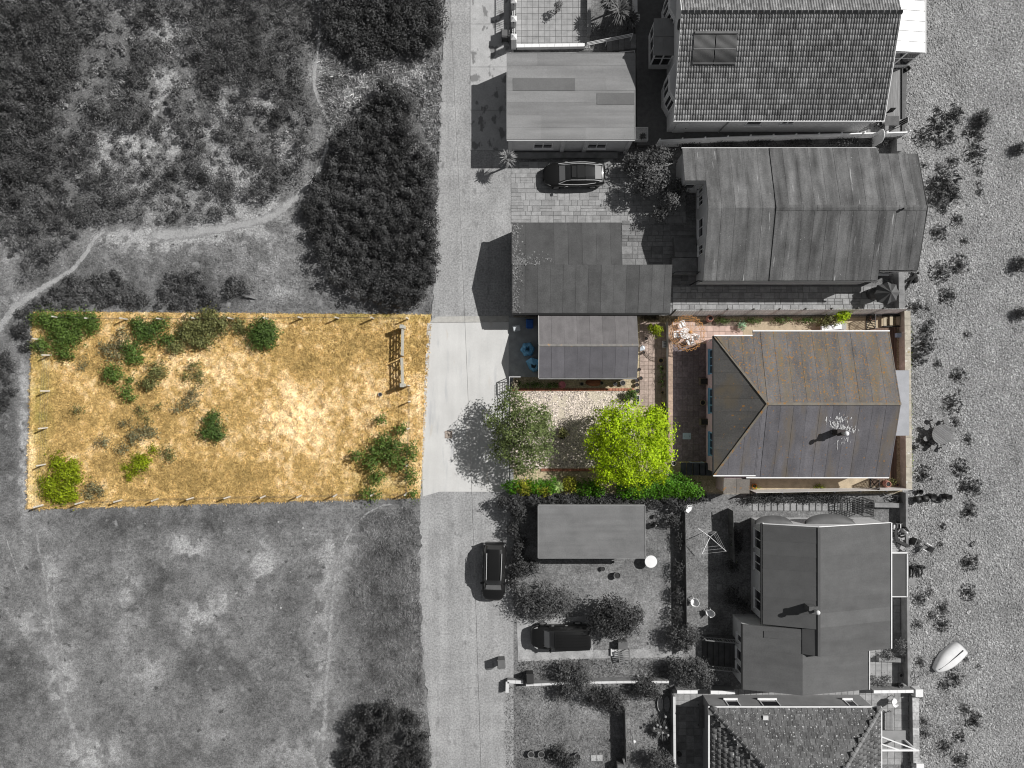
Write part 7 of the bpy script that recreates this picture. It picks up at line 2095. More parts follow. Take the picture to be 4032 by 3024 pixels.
sup('long curved dark board with a pale rounded end marked C', [(3526, 2078), (3527, 2100), (3530, 2122), (3536, 2140), (3544, 2152), (3556, 2160), (3564, 2164)], [.14, .24, .24, .26, .30, .36, .22], .82, m_bd2, True)
sup('shorter dark pointed board crossing the long curved board', [(3526, 2130), (3540, 2133), (3554, 2139), (3568, 2146), (3578, 2151), (3585, 2153)], [.1, .2, .24, .24, .16, .04], .92, m_bd)
mb = MB(); a = W3(3566, 2118, .78); mb.cbox(a[0], a[1], .80, 1.0, .17, .04, rz=R(15)); rt = solo('holed_plank', mb, M('plank_pale', G(.36), var=.2, scale=5), 'pale plank with two round holes lying across the table edge', 'plank')
for s in (-1, 1):
    mb = MB(); mb.lathe([(.04, 0), (.04, .006), (0, .006)], (s * .38, s * .1, .04), 10); lpart(rt, 'hole', mb, m_black)
mb = MB(); mb.cbox(.0, .0, .043, .17, .06, .008, rz=R(15)); lpart(rt, 'slot', mb, m_black)
a = W3(3588, 2128); rt = thing('dark_case', 'dark upright case leaning at the sea wall by the round table', 'case', (a[0], a[1], 0), R(-25))
mb = MB(); mb.cbox(0, 0, .45, .35, .6, .9); lpart(rt, 'body', mb, M('case_dark', G(.035), rough=.5)); mb = MB(); mb.beam((-.16, -.3, .91), (-.16, .3, .91), .02); lpart(rt, 'edge', mb, m_wall_g); mb = MB(); mb.beam((0, -.1, .93), (0, .1, .93), .04); lpart(rt, 'handle', mb, m_black)
m_canv = M('canvas_grey', G(.16), rough=.8, var=.2)
chair_proto('director_chair', 'white-framed folding chair south of the cluttered round table', m_canv, .55, .5, True, 1, (W(3520, 2195)[0], W(3520, 2195)[1], .04), R(120), frame=m_white)
chair_proto('director_chair', 'white-framed folding chair out on the shingle beyond the dark case', m_canv, .55, .5, True, 1, (W(3632, 2148)[0], W(3632, 2148)[1], .04), R(150), frame=m_white)
chair_proto('director_chair', 'white-framed chair at the house corner north of the cluttered table', m_canv, .5, .45, True, 3, (W(3515, 2068)[0], W(3515, 2068)[1], .04), R(-90), frame=m_white)
# flotsam on the beach
for (px, py, s, t, lb) in ((3832, 2140, .28, .16, 'flat grey driftwood block alone on the shingle'), (3812, 2408, .18, .5, 'white stone on the shingle seaward of the dinghy')):
    mb = MB(); mb.cbox(0, 0, s * .25, s * 2, s * 1.1, s * .5, rz=.6, ry=.1); mb.cbox(s * .2, s * .1, s * .5, s * 1.1, s * .7, s * .3, rz=.9); solo('driftwood_block', mb, M('flot%d' % int(t * 100), G(t), var=.2), lb, 'block', loc=W3(px, py, .03))
rt = thing('driftwood_pile', 'heap of pale curved driftwood sticks behind the sea wall', 'driftwood', W3(3518, 1962))
rgd2 = random.Random(12)
for i in range(16):
    x, y = rgd2.uniform(-.7, .7), rgd2.uniform(-.35, .35); t = rgd2.uniform(0, 6.28); pts = []
    for k in range(6):
        pts.append((x, y, .05 + .3 * rgd2.random() * math.sin(k / 5 * math.pi) + .02)); x += .13 * math.cos(t); y += .13 * math.sin(t) * .6; t += rgd2.uniform(-.7, .7)
    mb = MB(); mb.path(pts, .018, 5); lpart(rt, 'stick', mb, m_wall_w)
# white things at the north side of the pink bungalow
mb = MB(); a = W3(3268, 1291); 
rt = thing('stacked_loungers', 'stack of white plastic lounger frames against the north wall of the pink bungalow', 'lounger', a)
for i in range(3):
    mb = MB(); mb.cbox(0, i * .03, .35 + i * .12, 1.9, .5, .05, rz=R(2 * i)); mb.cbox(.8, i * .03, .42 + i * .12, .4, .5, .05, ry=-.5); lpart(rt, 'lounger_frame', mb, m_plas)
# court access cover
mb = MB(); a = W3(2704, 1717, .04); mb.cbox(a[0], a[1], .055, .66, .52, .03); rt = solo('access_cover', mb, M('cover_blue', (.42, .52, .58), var=.1), 'pale rectangular access cover in the shaded courtyard', 'cover')
for s in (-1, 1):
    mb = MB(); mb.lathe([(.03, 0), (.03, .006), (0, .006)], (s * .22, 0, .03), 8); lpart(rt, 'lifting_hole', mb, m_black)
for (px, py, lb) in ((2766, 1502, 'tan square tub under the first window of the pink bungalow'), (2768, 1660, 'dark square tub between the second and third windows of the pink bungalow')):
    mb = MB(); a = W3(px, py, .04); mb.box(-.3, -.26, 0, .3, .26, .45); rt = solo('square_tub', mb, M('tubb', (.13, .11, .08), var=.3), lb, 'planter', loc=a); mb = MB(); mb.box(-.25, -.21, .45, .25, .21, .47); lpart(rt, 'soil', mb, m_soil)
pot('plant_pot', 'pale ringed pot under the middle window of the pink bungalow', W3(2763, 1585, .04), .24, .4, M('pot_ring', (.34, .28, .19), var=.2))
# courtyard steps
rt = thing('court_steps', 'dark timber steps at the south end of the courtyard', 'steps', W3(2720, 1850))
for i in range(5):
    a = W3(2680 + i * 24, 1870); b = W3(2680 + (i + 1) * 24 - 4, 1822); mb = MB(); mb.box(a[0], a[1], 0, b[0], b[1], .08 + .10 * i); part(rt, 'step', mb, M('step_slate', (.07, .075, .09), var=.3))
a = W3(2724, 1822, .9); b = W3(2772, 1822, .9); mb = MB(); mb.beam(a, b, .05); mb.beam((a[0], a[1], 0), a, .05); mb.beam((b[0], b[1], 0), b, .05); part(rt, 'handrail', mb, M('rail_blue', (.3, .36, .42)))
# plot's lone bucket
pot('bucket', 'small grey rimmed bucket on the dry grass near the field gate', W3(1499, 1553, .04), .17, .26, M('bucket_grey', (.30, .28, .28), rough=.4, var=.1))

# ================================================================== PEOPLE (continuous skinned figures)
def person(label, loc, rz, J, E, rad, cloth, head=None, hat=None, skin=G(.35), extra=None):
    """J joints (metres), E edges, rad radii"""
    rt = thing('person', label, 'person', loc, rz)
    me = bpy.data.meshes.new('body'); me.from_pydata(J, E, []); me.update()
    o = link('body', me, rt)
    md = o.modifiers.new('skin', 'SKIN'); md.use_smooth_shade = True
    for i, sv in enumerate(me.skin_vertices[0].data if me.skin_vertices else []):
        sv.radius = (rad[i], rad[i])
    if not me.skin_vertices:
        pass
    md2 = o.modifiers.new('sub', 'SUBSURF'); md2.levels = 1; md2.render_levels = 2
    me.materials.append(cloth)
    hp = Vector(head)
    mb = MB(); mb.lathe([(0, -.115), (.06, -.10), (.085, -.03), (.09, .04), (.07, .10), (.0, .125)], hp, 14, 1.0, .9); mb.smooth = True
    h = lpart(rt, 'head', mb, M('skin_tone', skin, rough=.6, var=.05))
    mb = MB(); mb.lathe([(.092, .0), (.098, .05), (.08, .11), (0, .135)], hp + Vector((-.012, 0, .005)), 14); mb.smooth = True
    lpart(rt, 'hair' if not hat else 'cap', mb, hat or M('hair_dark', G(.02), rough=.6, var=.2))
    mb = MB(); mb.cbox(hp.x + .095, hp.y, hp.z, .03, .025, .04); mb.cbox(hp.x + .0, hp.y + .088, hp.z, .04, .02, .05); mb.cbox(hp.x, hp.y - .088, hp.z, .04, .02, .05); lpart(rt, 'nose_and_ears', mb, MATS['skin_tone'])
    if extra: extra(rt)
    return rt
def skinify():
    pass
# seated on the ground, legs stretched forward (+x)
def sit_ground(seed):
    r = random.Random(seed); s = r.uniform(-.03, .03)
    J = [(0, 0, .12), (-.04, 0, .36), (-.05, 0, .56), (-.03, 0, .66),
         (.08, .10, .12), (.46, .12 + s, .26), (.84, .11, .08), (.98, .13, .10),
         (.08, -.10, .12), (.46, -.12, .22), (.84, -.12 + s, .08), (.98, -.14, .10),
         (-.05, .19, .56), (.06, .27, .34), (.26, .20, .24), (.34, .18, .22),
         (-.05, -.19, .56), (-.12, -.29, .32), (-.18, -.33, .10), (-.14, -.36, .05)]
    E = [(0, 1), (1, 2), (2, 3), (0, 4), (4, 5), (5, 6), (6, 7), (0, 8), (8, 9), (9, 10), (10, 11), (2, 12), (12, 13), (13, 14), (14, 15), (2, 16), (16, 17), (17, 18), (18, 19)]
    rad = [.14, .14, .14, .06, .10, .075, .05, .045, .10, .075, .05, .045, .07, .05, .04, .035, .07, .05, .04, .035]
    return J, E, rad
m_ck = M('dark_clothes', G(.022), rough=.85, var=.3, scale=8)
m_ck2 = M('mid_clothes', G(.05), rough=.85, var=.3, scale=8)
J, E, rad = sit_ground(1)
person('person in dark clothes sitting on the shingle right beside the sea wall', W3(3584, 2230, .04), R(-90), J, E, rad, m_ck, (-.03, 0, .80))
J, E, rad = sit_ground(2)
person('person in dark clothes sitting on the shingle, seaward of the similar sitting figure', W3(3616, 2226, .04), R(-86), J, E, rad, m_ck2, (-.03, 0, .80))
# lying on the back, arms bent, legs apart; head at +x
J = [(0, 0, .13), (.28, 0, .14), (.50, 0, .14), (.60, 0, .13), (-.10, .10, .12), (-.50, .15, .13), (-.88, .17, .08), (-1.0, .20, .12), (-.10, -.10, .12), (-.50, -.22, .13), (-.86, -.34, .08), (-.98, -.38, .12),
     (.48, .20, .13), (.36, .42, .10), (.60, .48, .08), (.70, .46, .07), (.48, -.20, .13), (.30, -.36, .10), (.10, -.40, .08), (.02, -.40, .07)]
E = [(0, 1), (1, 2), (2, 3), (0, 4), (4, 5), (5, 6), (6, 7), (0, 8), (8, 9), (9, 10), (10, 11), (2, 12), (12, 13), (13, 14), (14, 15), (2, 16), (16, 17), (17, 18), (18, 19)]
person('person in black lying on the shingle with legs apart beside the felt-roofed bungalow', W3(3584, 1100, .04), R(42), J, E, rad, m_ck, (.74, 0, .14))
mb = MB(); a = W3(3602, 1106, .04); mb.lathe([(0, 0), (.22, .02), (.24, .12), (.15, .22), (0, .24)], n=14, sx=1.1, sy=.75); mb.smooth = True
rt = solo('beach_bag', mb, M('bag_black', G(.012), rough=.7), 'rounded black bag on the shingle beside the lying person', 'bag', loc=a, rz=R(20))
mb = MB(); mb.path([(-.12, 0, .2), (-.06, 0, .32), (.06, 0, .32), (.12, 0, .2)], .012, 5); lpart(rt, 'strap', mb, m_black)
# seated at the table
sx_, sy_ = W(3560, 2092, .9)
J = [(0, 0, .52), (-.03, 0, .76), (-.02, 0, .98), (0, 0, 1.08), (.06, .10, .52), (.42, .12, .54), (.44, .13, .14), (.54, .13, .05), (.06, -.10, .52), (.42, -.12, .54), (.44, -.13, .14), (.54, -.13, .05),
     (-.02, .20, .98), (.14, .28, .80), (.36, .20, .80), (.44, .16, .80), (-.02, -.20, .98), (.14, -.30, .80), (.36, -.22, .80), (.44, -.18, .80)]
person('person in white cap and pale sleeves sitting at the cluttered round table', (sx_, sy_, .02), R(215), J, E, rad, M('pale_clothes', G(.40), rough=.85, var=.2, scale=8), (.04, 0, 1.22), hat=m_white)
a = (sx_, sy_, .02); chair_proto('garden_chair', 'dark chair under the person in the white cap', m_ck2, .45, .42, False, 3, a, R(215))

# ================================================================== VEGETATION
L_DARK = leafmat('leaf_dark_grey', G(.052), .1)
L_MID = leafmat('leaf_mid_grey', G(.105), .2)
L_PALE = leafmat('leaf_pale_grey', G(.16), .2)
L_BEACH = leafmat('leaf_beach_grey', G(.09), .15)
L_GREEN = leafmat('leaf_green', (.118, .185, .038), .3)
L_DGREEN = leafmat('leaf_deep_green', (.095, .155, .035), .25)
L_OLIVE = leafmat('leaf_olive', (.175, .18, .065), .25)
L_BRIGHT = leafmat('leaf_bright', (.25, .31, .012), .3)
L_SAGE = leafmat('leaf_sage', (.20, .19, .10), .2)
L_LIME = leafmat('leaf_lime', (.40, .55, .012), .3)
L_TREE = leafmat('leaf_tree_olive', (.14, .18, .06), .25)
L_YELLOW = leafmat('leaf_yellow', (.32, .33, .03), .3)
L_HEDGE = leafmat('leaf_hedge', (.085, .22, .012), .3)
L_DRY = leafmat('leaf_dry', (.36, .31, .23), .2)

def scrub(name, label, polys, mat, rng, spacing=.62, r=(.45, .85), h=(.5, 1.1), leaves=150, size=.075, mask=None, cat='scrub'):
    """a mass of shrubs that no one could count: rounded leafy mounds filling survey polygons"""
    blobs = []
    for poly in polys:
        pw = [W(*p) for p in poly]
        x0 = min(p[0] for p in pw); x1 = max(p[0] for p in pw); y0 = min(p[1] for p in pw); y1 = max(p[1] for p in pw)
        xs, ys = np.meshgrid(np.arange(x0, x1, spacing), np.arange(y0, y1, spacing))
        xs = (xs + rng.uniform(-.4, .4, xs.shape) * spacing).ravel(); ys = (ys + rng.uniform(-.4, .4, ys.shape) * spacing).ravel()
        k = in_poly(xs, ys, pw)
        if mask is not None: k &= mask(xs, ys)
        k &= ~near_path(xs, ys, r[1] * .55)
        for x, y in zip(xs[k], ys[k]):
            rr = rng.uniform(*r); hh = rng.uniform(*h) * (.6 + .8 * float(vnoise(np.array([x]), np.array([y]), 2.5, 4)[0]))
            blobs.append((x, y, hh * .42, rr, rr, hh * .6))
    if not blobs: return None
    Ps = []; Ns = []; Ts = []
    n = leaves
    for b in blobs:
        d = rng.normal(size=(n, 3)); d /= np.linalg.norm(d, axis=1, keepdims=True); d[:, 2] = np.abs(d[:, 2])
        rad_ = (.55 + .6 * rng.rand(n) ** 1.3)
        P = np.array(b[:3]) + d * rad_[:, None] * np.array(b[3:6])
        Ps.append(P); Ns.append(d * 1.3 + rng.normal(size=(n, 3)) * .5 + np.array([0, 0, .25])); Ts.append((.5 + 1.0 * rng.rand()) * (.6 + .8 * rng.rand(n)))
    P = np.vstack(Ps); N = np.vstack(Ns); T = np.concatenate(Ts)
    me = leaf_mesh(name, P, N, size * (.6 + .8 * rng.rand(len(P))), mat, T, .5, rng)
    o = link(name, me)
    return tag(o, label, cat, kind='stuff')

rv = np.random.RandomState(31)
# the two near-black thickets along the lane
T1 = [(1228, 780), (1250, 730), (1285, 640), (1330, 560), (1390, 500), (1445, 400), (1505, 345), (1570, 352), (1622, 430), (1645, 560), (1722, 640), (1725, 900), (1712, 1100), (1690, 1180), (1640, 1200), (1560, 1202), (1430, 1180), (1340, 1120), (1275, 1040), (1238, 950), (1215, 850)]
scrub('thicket', 'large near-black thicket beside the lane north of the golden plot', [T1], L_DARK, rv, .6, (.35, .75), (.9, 2.1), 210, .08)
scrub('thicket', 'dark thicket with brambles at the north end of the lane', [[(1290, -80), (1750, -80), (1748, 90), (1728, 200), (1640, 215), (1560, 218), (1480, 235), (1440, 265), (1380, 220), (1300, 190), (1285, 90)]], L_DARK, rv, .6, (.45, .85), (1.0, 2.4), 190, .085)
scrub('thicket', 'mid-grey shrubs at the top of the near-black thicket', [[(1390, 520), (1440, 430), (1490, 365), (1560, 350), (1620, 400), (1640, 480), (1560, 480), (1460, 480)]], L_MID, rv, .8, (.3, .6), (.5, 1.1), 110, .075)
scrub('thicket', 'black clipped thicket at the south end of the lane', [[(1390, 2800), (1530, 2742), (1655, 2795), (1683, 2900), (1685, 3110), (1335, 3110), (1345, 2920)]], L_DARK, rv, .55, (.3, .7), (.5, 1.9), 210, .075, mask=lambda x, y: fbm(x, y, 1.4, 8) > .36)
# heath of the north-west: mounds with grass openings
OPEN = [(680, 140, 70, 60), (650, 380, 50, 110), (560, 560, 110, 45), (470, 540, 60, 40), (910, 425, 40, 60), (690, 580, 40, 80), (720, 300, 50, 60), (760, 790, 130, 55), (480, 40, 80, 30), (560, 720, 60, 40), (1000, 700, 60, 40), (1130, 580, 60, 40), (880, 650, 60, 60), (1180, 500, 50, 50), (430, 640, 60, 40), (600, 840, 60, 50), (1010, 820, 120, 40), (820, 520, 50, 40), (1060, 400, 50, 40)]
def hmask(x, y):
    m = fbm(x, y, 2.4, 17) > .42
    for (px, py, rx, ry) in OPEN:
        cx, cy = W(px, py); m &= ((x - cx) / (rx / 48)) ** 2 + ((y - cy) / (ry / 48)) ** 2 > .8 + .7 * vnoise(x, y, .7, 3)
    return m
HEATH = [(-120, -90), (1225, -90), (1240, 60), (1225, 190), (1205, 300), (1215, 400), (1265, 480), (1268, 540), (1230, 650), (1150, 740), (1040, 800), (860, 860), (740, 880), (560, 880), (480, 850), (380, 880), (330, 930), (250, 1010), (150, 1080), (60, 1030), (0, 900), (-120, 760)]
scrub('heath_scrub', 'dark patchy heath scrub filling the north-west corner', [HEATH], leafmat('leaf_heath', G(.092), .12), rv, .70, (.3, .95), (.5, 2.0), 170, .07, mask=hmask)
scrub('heath_scrub', 'paler dead bracken clumps scattered between the heath bushes', [HEATH], leafmat('leaf_bracken', G(.2), .2), rv, .9, (.25, .5), (.2, .5), 60, .09, mask=lambda x, y: ~hmask(x, y))
scrub('heath_scrub', 'dense dark bushes along the far west edge of the heath', [[(-140, -90), (260, -90), (330, 200), (260, 480), (160, 700), (60, 820), (-140, 760)]], leafmat('leaf_heath2', G(.07), .12), rv, .72, (.4, .85), (.6, 2.0), 170, .075)
scrub('heath_scrub', 'dark bushes north of the golden plot fence', [[(110, 1215), (140, 1150), (230, 1100), (330, 1085), (400, 1060), (480, 1080), (560, 1150), (600, 1205)], [(640, 1205), (650, 1110), (700, 1060), (800, 1070), (860, 1150), (880, 1212)], [(885, 1165), (905, 1085), (970, 1080), (1000, 1130), (960, 1165)]], L_MID, rv, .55, (.3, .6), (.4, .9), 120, .075)
scrub('heath_scrub', 'dark bushes outside the north-west corner of the golden plot', [[(60, 1330), (70, 1240), (128, 1220), (126, 1330), (110, 1390)], [(-80, 1420), (0, 1380), (60, 1400), (70, 1550), (0, 1650), (-80, 1600)]], leafmat('leaf_heath'[:9] + '3', G(.07), .18), rv, .6, (.35, .6), (.4, .8), 110, .075)
# fallen wind-bent bush in the field
a = W3(985, 1155); rt = thing('fallen_branch', 'bare wind-bent dead bush lying in the grey grass north of the plot', 'branch', a)
rgb = random.Random(5)
for i in range(16):
    t = R(150 + rgb.uniform(-40, 25)); x = .55; y = -.5; pts = []
    for k in range(6):
        pts.append((x, y, .05 + .3 * math.sin(k / 5 * 2.6))); x += .27 * math.cos(t); y += .27 * math.sin(t); t += rgb.uniform(-.05, .22)
    mb = MB(); mb.path(pts, [.035, .028, .02, .015, .01, .006], 5); lpart(rt, 'twig', mb, M('dead_twig', G(.22), var=.2))
# pale stones scattered on the meadow
rgs = np.random.RandomState(6); 
o = pebbles('meadow_stones', [(900, 2020), (1370, 2000), (1330, 2480), (1120, 2460), (950, 2150)], .55, .12, M('meadow_stone', G(.36), var=.2, scale=6, attr='tone'), rgs, .0, (.7, 1.2))
tag(o, 'pale stones scattered in the meadow grass', 'stones')

# ---------------------------------------------------------------- bushes of the golden plot
def zf_(x, y): return (50 + x / 1.9067, 1180 + y / 1.9067)
def zg_(x, y): return (900 + x / 1.9067, 1180 + y / 1.9067)
def bush(label, spots, mat, h, dens=150, size=.085, f=zf_, seed=1, name='bush', inner=.3, group=None, bump=.5, bark=None, cat='bush', per=6, sig=.13, aspect=.55):
    blobs = []
    for (x, y, rx, ry) in spots:
        h_ = h; cx, cy = W(*f(x, y), h * .5); sc = 1.9067 * 48 if f in (zf_, zg_) else 48
        blobs.append((cx, cy, h * .42, 1.16 * rx / sc, 1.16 * ry / sc, h * .58))
    area = sum(math.pi * b[3] * b[4] for b in blobs)
    return plant(name, label, cat, blobs, mat, max(12, int(area * dens / per * 1.7)), per, size, sig, group, None, bark, aspect, inner, bump, seed)
bush('large spreading green bramble in the north-west corner of the golden plot', [(230, 140, 95, 60), (330, 180, 110, 80), (460, 150, 110, 60), (570, 150, 70, 55), (360, 290, 110, 90), (450, 270, 90, 70), (390, 400, 55, 50), (210, 340, 60, 50), (600, 200, 50, 60)], L_GREEN, .9, 210, .075, seed=2)
bush('sparse dead-tipped bush beside the bramble below the north fence', [(815, 260, 55, 50), (700, 370, 60, 60), (760, 420, 45, 40), (790, 330, 60, 50)], L_SAGE, .7, 90, .08, seed=3, inner=.2)
bush('ragged green gorse below the third post of the north fence', [(960, 260, 70, 80), (1050, 250, 85, 85), (880, 370, 70, 55), (940, 170, 60, 40), (1100, 180, 70, 40), (1170, 300, 60, 50)], L_DGREEN, .9, 170, .075, seed=4)
bush('dense green clump south of the ragged gorse', [(900, 440, 75, 48)], L_GREEN, .6, 200, .075, seed=5)
bush('biggest dark green gorse under the middle of the north fence', [(1330, 200, 90, 80), (1440, 230, 110, 95), (1540, 190, 80, 70), (1400, 320, 80, 50), (1480, 110, 70, 40), (1230, 350, 55, 45), (1290, 260, 50, 60)], L_OLIVE, 1.0, 190, .08, seed=6)
bush('olive bushes trailing east from the biggest gorse', [(1680, 180, 70, 60), (1730, 220, 40, 40)], L_OLIVE, .6, 130, .08, seed=7)
bush('dense round deep green bush at the fence east of the biggest gorse', [(1880, 230, 95, 80), (1870, 290, 95, 80), (1920, 260, 70, 80)], L_DGREEN, 1.0, 230, .08, seed=8)
bush('round green bush standing alone in the western grass', [(748, 560, 70, 68)], L_GREEN, .8, 220, .075, seed=9)
bush('olive green two-lobed bush east of the round green bush', [(1080, 540, 68, 65), (1020, 630, 60, 48)], L_OLIVE, .8, 200, .075, seed=10)
bush('open spidery bush west of the pale grass mound', [(1370, 500, 60, 45), (1380, 570, 65, 55), (1300, 580, 50, 30), (1395, 630, 25, 35)], L_OLIVE, .6, 90, .07, seed=11, inner=.15)
bush('small straggly bush below the bramble', [(545, 465, 28, 28), (510, 510, 32, 26)], L_SAGE, .45, 120, .06, seed=12)
bush('mid-green bush between the round bush and the two-lobed bush', [(850, 690, 58, 55), (880, 740, 36, 30), (875, 605, 35, 25)], L_GREEN, .6, 150, .07, seed=13)
bush('faded sage bush in the middle of the western grass', [(1310, 770, 80, 65), (1350, 710, 45, 35), (1240, 830, 30, 25)], L_SAGE, .55, 100, .07, seed=14, inner=.2)
bush('small dark bush close to the west fence', [(480, 830, 46, 38)], L_OLIVE, .4, 150, .06, seed=15)
bush('small tuft of green north of the spiky fern bush', [(1085, 805, 32, 28)], L_OLIVE, .35, 150, .06, seed=16)
bush('low green tuft pair in the middle of the plot', [(950, 830, 38, 28), (990, 870, 28, 24), (1008, 915, 24, 22)], L_OLIVE, .4, 150, .06, seed=17)
bush('spiky fern-green bush near the plot centre', [(1495, 950, 80, 75), (1480, 1000, 95, 45), (1540, 1020, 50, 40), (1510, 880, 40, 45)], L_DGREEN, .8, 170, .095, seed=18, inner=.15, aspect=.35)
bush('wide faded brown-green bush above the yellow-green clump', [(960, 1000, 90, 60), (1030, 980, 50, 45), (910, 1040, 60, 45), (840, 930, 40, 25)], L_SAGE, .5, 105, .07, seed=19, inner=.2)
bush('faded grey bush west of the yellow-green clump', [(670, 1070, 58, 50), (820, 1120, 48, 36)], L_SAGE, .5, 100, .07, seed=20, inner=.2)
bush('bright yellow-green clump below the faded bush', [(950, 1190, 60, 42), (930, 1260, 65, 55), (990, 1230, 40, 50), (1050, 1120, 28, 28), (880, 1325, 24, 22), (840, 1260, 20, 18)], L_BRIGHT, .45, 210, .07, seed=21)
bush('small sage bush east of the yellow-green clump', [(1155, 1145, 50, 48), (1180, 1185, 28, 28)], L_OLIVE, .5, 150, .065, seed=22)
bush('large bright yellow-green ivy patch in the south-west corner of the plot', [(340, 1230, 55, 60), (440, 1260, 55, 55), (380, 1330, 80, 60), (260, 1370, 65, 50), (470, 1340, 45, 40), (300, 1450, 85, 50), (400, 1430, 75, 60), (360, 1500, 60, 30), (450, 1480, 26, 26)], L_BRIGHT, .5, 230, .08, seed=23, bump=.35)
bush('grey dead-looking bush beside the south-west ivy patch', [(600, 1420, 70, 48), (570, 1470, 50, 36), (650, 1450, 40, 30)], L_SAGE, .5, 105, .07, seed=24, inner=.2)
bush('large tangled green bush by the fence in the south-east corner of the plot', [(1190, 1060, 75, 55), (1120, 1130, 85, 70), (1250, 1110, 80, 70), (1060, 1230, 70, 60), (1200, 1190, 60, 50), (1110, 1330, 65, 60), (1290, 1240, 60, 60), (1060, 1460, 75, 40), (1370, 1150, 50, 80), (1370, 1330, 45, 60), (1390, 1460, 40, 22), (960, 1170, 40, 40), (1300, 970, 40, 40), (1140, 900, 40, 25)], L_GREEN, 1.3, 120, .085, f=zg_, seed=25, inner=.2, bump=.35)
# ---------------------------------------------------------------- trees and hedges of the colour plot
def pw(px, py, z): return W(px, py, z)
def blob(px, py, z, rx, ry, rz):
    x, y = W(px, py, z); return (x, y, z, rx / 48 * (56 - z) / 56, ry / 48 * (56 - z) / 56, rz)
tb = [blob(2060, 1640, 3.0, 75, 75, 1.1), blob(2010, 1700, 3.0, 75, 70, 1.1), blob(2090, 1720, 3.2, 80, 80, 1.2), blob(2050, 1790, 2.9, 75, 65, 1.0), blob(2120, 1790, 2.6, 55, 50, .9), blob(2000, 1600, 2.7, 45, 45, .7), blob(2130, 1640, 2.8, 50, 50, .8), blob(1950, 1660, 2.7, 45, 50, .7), blob(2020, 1560, 2.6, 40, 40, .7), blob(2145, 1700, 2.6, 45, 60, .8), blob(1975, 1760, 2.6, 50, 50, .7), blob(2070, 1850, 2.4, 50, 35, .6)]
plant('olive_green_tree', 'loose-crowned olive-green tree leaning over the trellis onto the driveway', 'tree', tb, L_TREE, 1250, 8, .095, .17, None, ((*W(2058, 1706), 0), (*W(2060, 1706, 3.0), 2.9), .11, 7, 1.6, 1.0), None, .45, .45, .5, 41, 'crown', 'trunk')
lb_ = [blob(2480, 1740, 3.4, 115, 110, 1.3), blob(2400, 1700, 3.0, 80, 80, 1.1), blob(2560, 1700, 3.0, 80, 85, 1.1), blob(2430, 1820, 2.9, 85, 75, 1.0), blob(2545, 1810, 3.0, 85, 75, 1.1), blob(2460, 1640, 2.9, 75, 60, 1.0), blob(2575, 1640, 2.7, 50, 50, .8), blob(2350, 1760, 2.6, 45, 60, .8), blob(2495, 1880, 2.5, 75, 45, .8), blob(2605, 1760, 2.6, 55, 70, .8), blob(2380, 1860, 2.3, 50, 45, .7), blob(2390, 1640, 2.5, 45, 40, .7), blob(2600, 1850, 2.4, 40, 40, .7)]
plant('lime_green_tree', 'dense brilliant lime-green tree over the gravel garden', 'tree', lb_, L_LIME, 900, 20, .085, .19, None, ((*W(2480, 1745), 0), (*W(2480, 1745, 2.6), 2.6), .13, 7, 1.6, 1.0), None, .6, .55, .5, 42, 'crown', 'trunk')
def hedge(label, spots, mat, h, dens, size, seed, name='hedge', cat='hedge', bump=.25):
    blobs = [blob(px, py, h * .45, rx * 1.2, ry * (1.25 if mat is not L_DARK else 1.0), h * .58) for (px, py, rx, ry) in spots]
    area = sum(math.pi * b[3] * b[4] for b in blobs)
    return plant(name, label, cat, blobs, mat, max(12, int(area * dens / 7)), 7, size, .1, None, None, None, .6, .45, bump, seed)
hedge('yellowish green hedge at the lane end of the south boundary', [(2020, 1912, 36, 26), (2110, 1912, 40, 28), (2170, 1912, 34, 26)], L_HEDGE, 1.5, 420, .07, 51)
hedge('yellow variegated shrub in the boundary hedge', [(2066, 1918, 32, 26), (2140, 1926, 36, 20), (2240, 1908, 28, 26)], L_YELLOW, 1.45, 420, .07, 52, 'shrub', 'shrub')
hedge('rounded green hedge shrub west of the lime tree foot', [(2310, 1918, 50, 30), (2350, 1930, 36, 24)], L_HEDGE, 1.4, 300, .07, 53, 'shrub', 'shrub')
hedge('large clipped green hedge between the lime tree and the pink bungalow', [(2490, 1925, 70, 34), (2560, 1912, 75, 44), (2630, 1905, 70, 48), (2690, 1920, 60, 38), (2735, 1936, 34, 22)], L_HEDGE, 1.7, 340, .07, 54)
hedge('near-black tall hedge north of the grey flat-roofed garage', [(2020, 1962, 40, 26), (2090, 1964, 50, 26), (2160, 1968, 50, 26), (2230, 1970, 50, 26), (2300, 1972, 50, 26), (2370, 1978, 50, 30), (2440, 1988, 50, 32), (2510, 1986, 50, 32)], L_DARK, 1.5, 300, .075, 55)
hedge('near-black hedge end beside the white chair lawn', [(2580, 1974, 46, 28), (2640, 1970, 46, 26), (2700, 1962, 46, 22), (2750, 1960, 40, 18), (2665, 1990, 30, 30)], L_DARK, 1.3, 300, .075, 56)
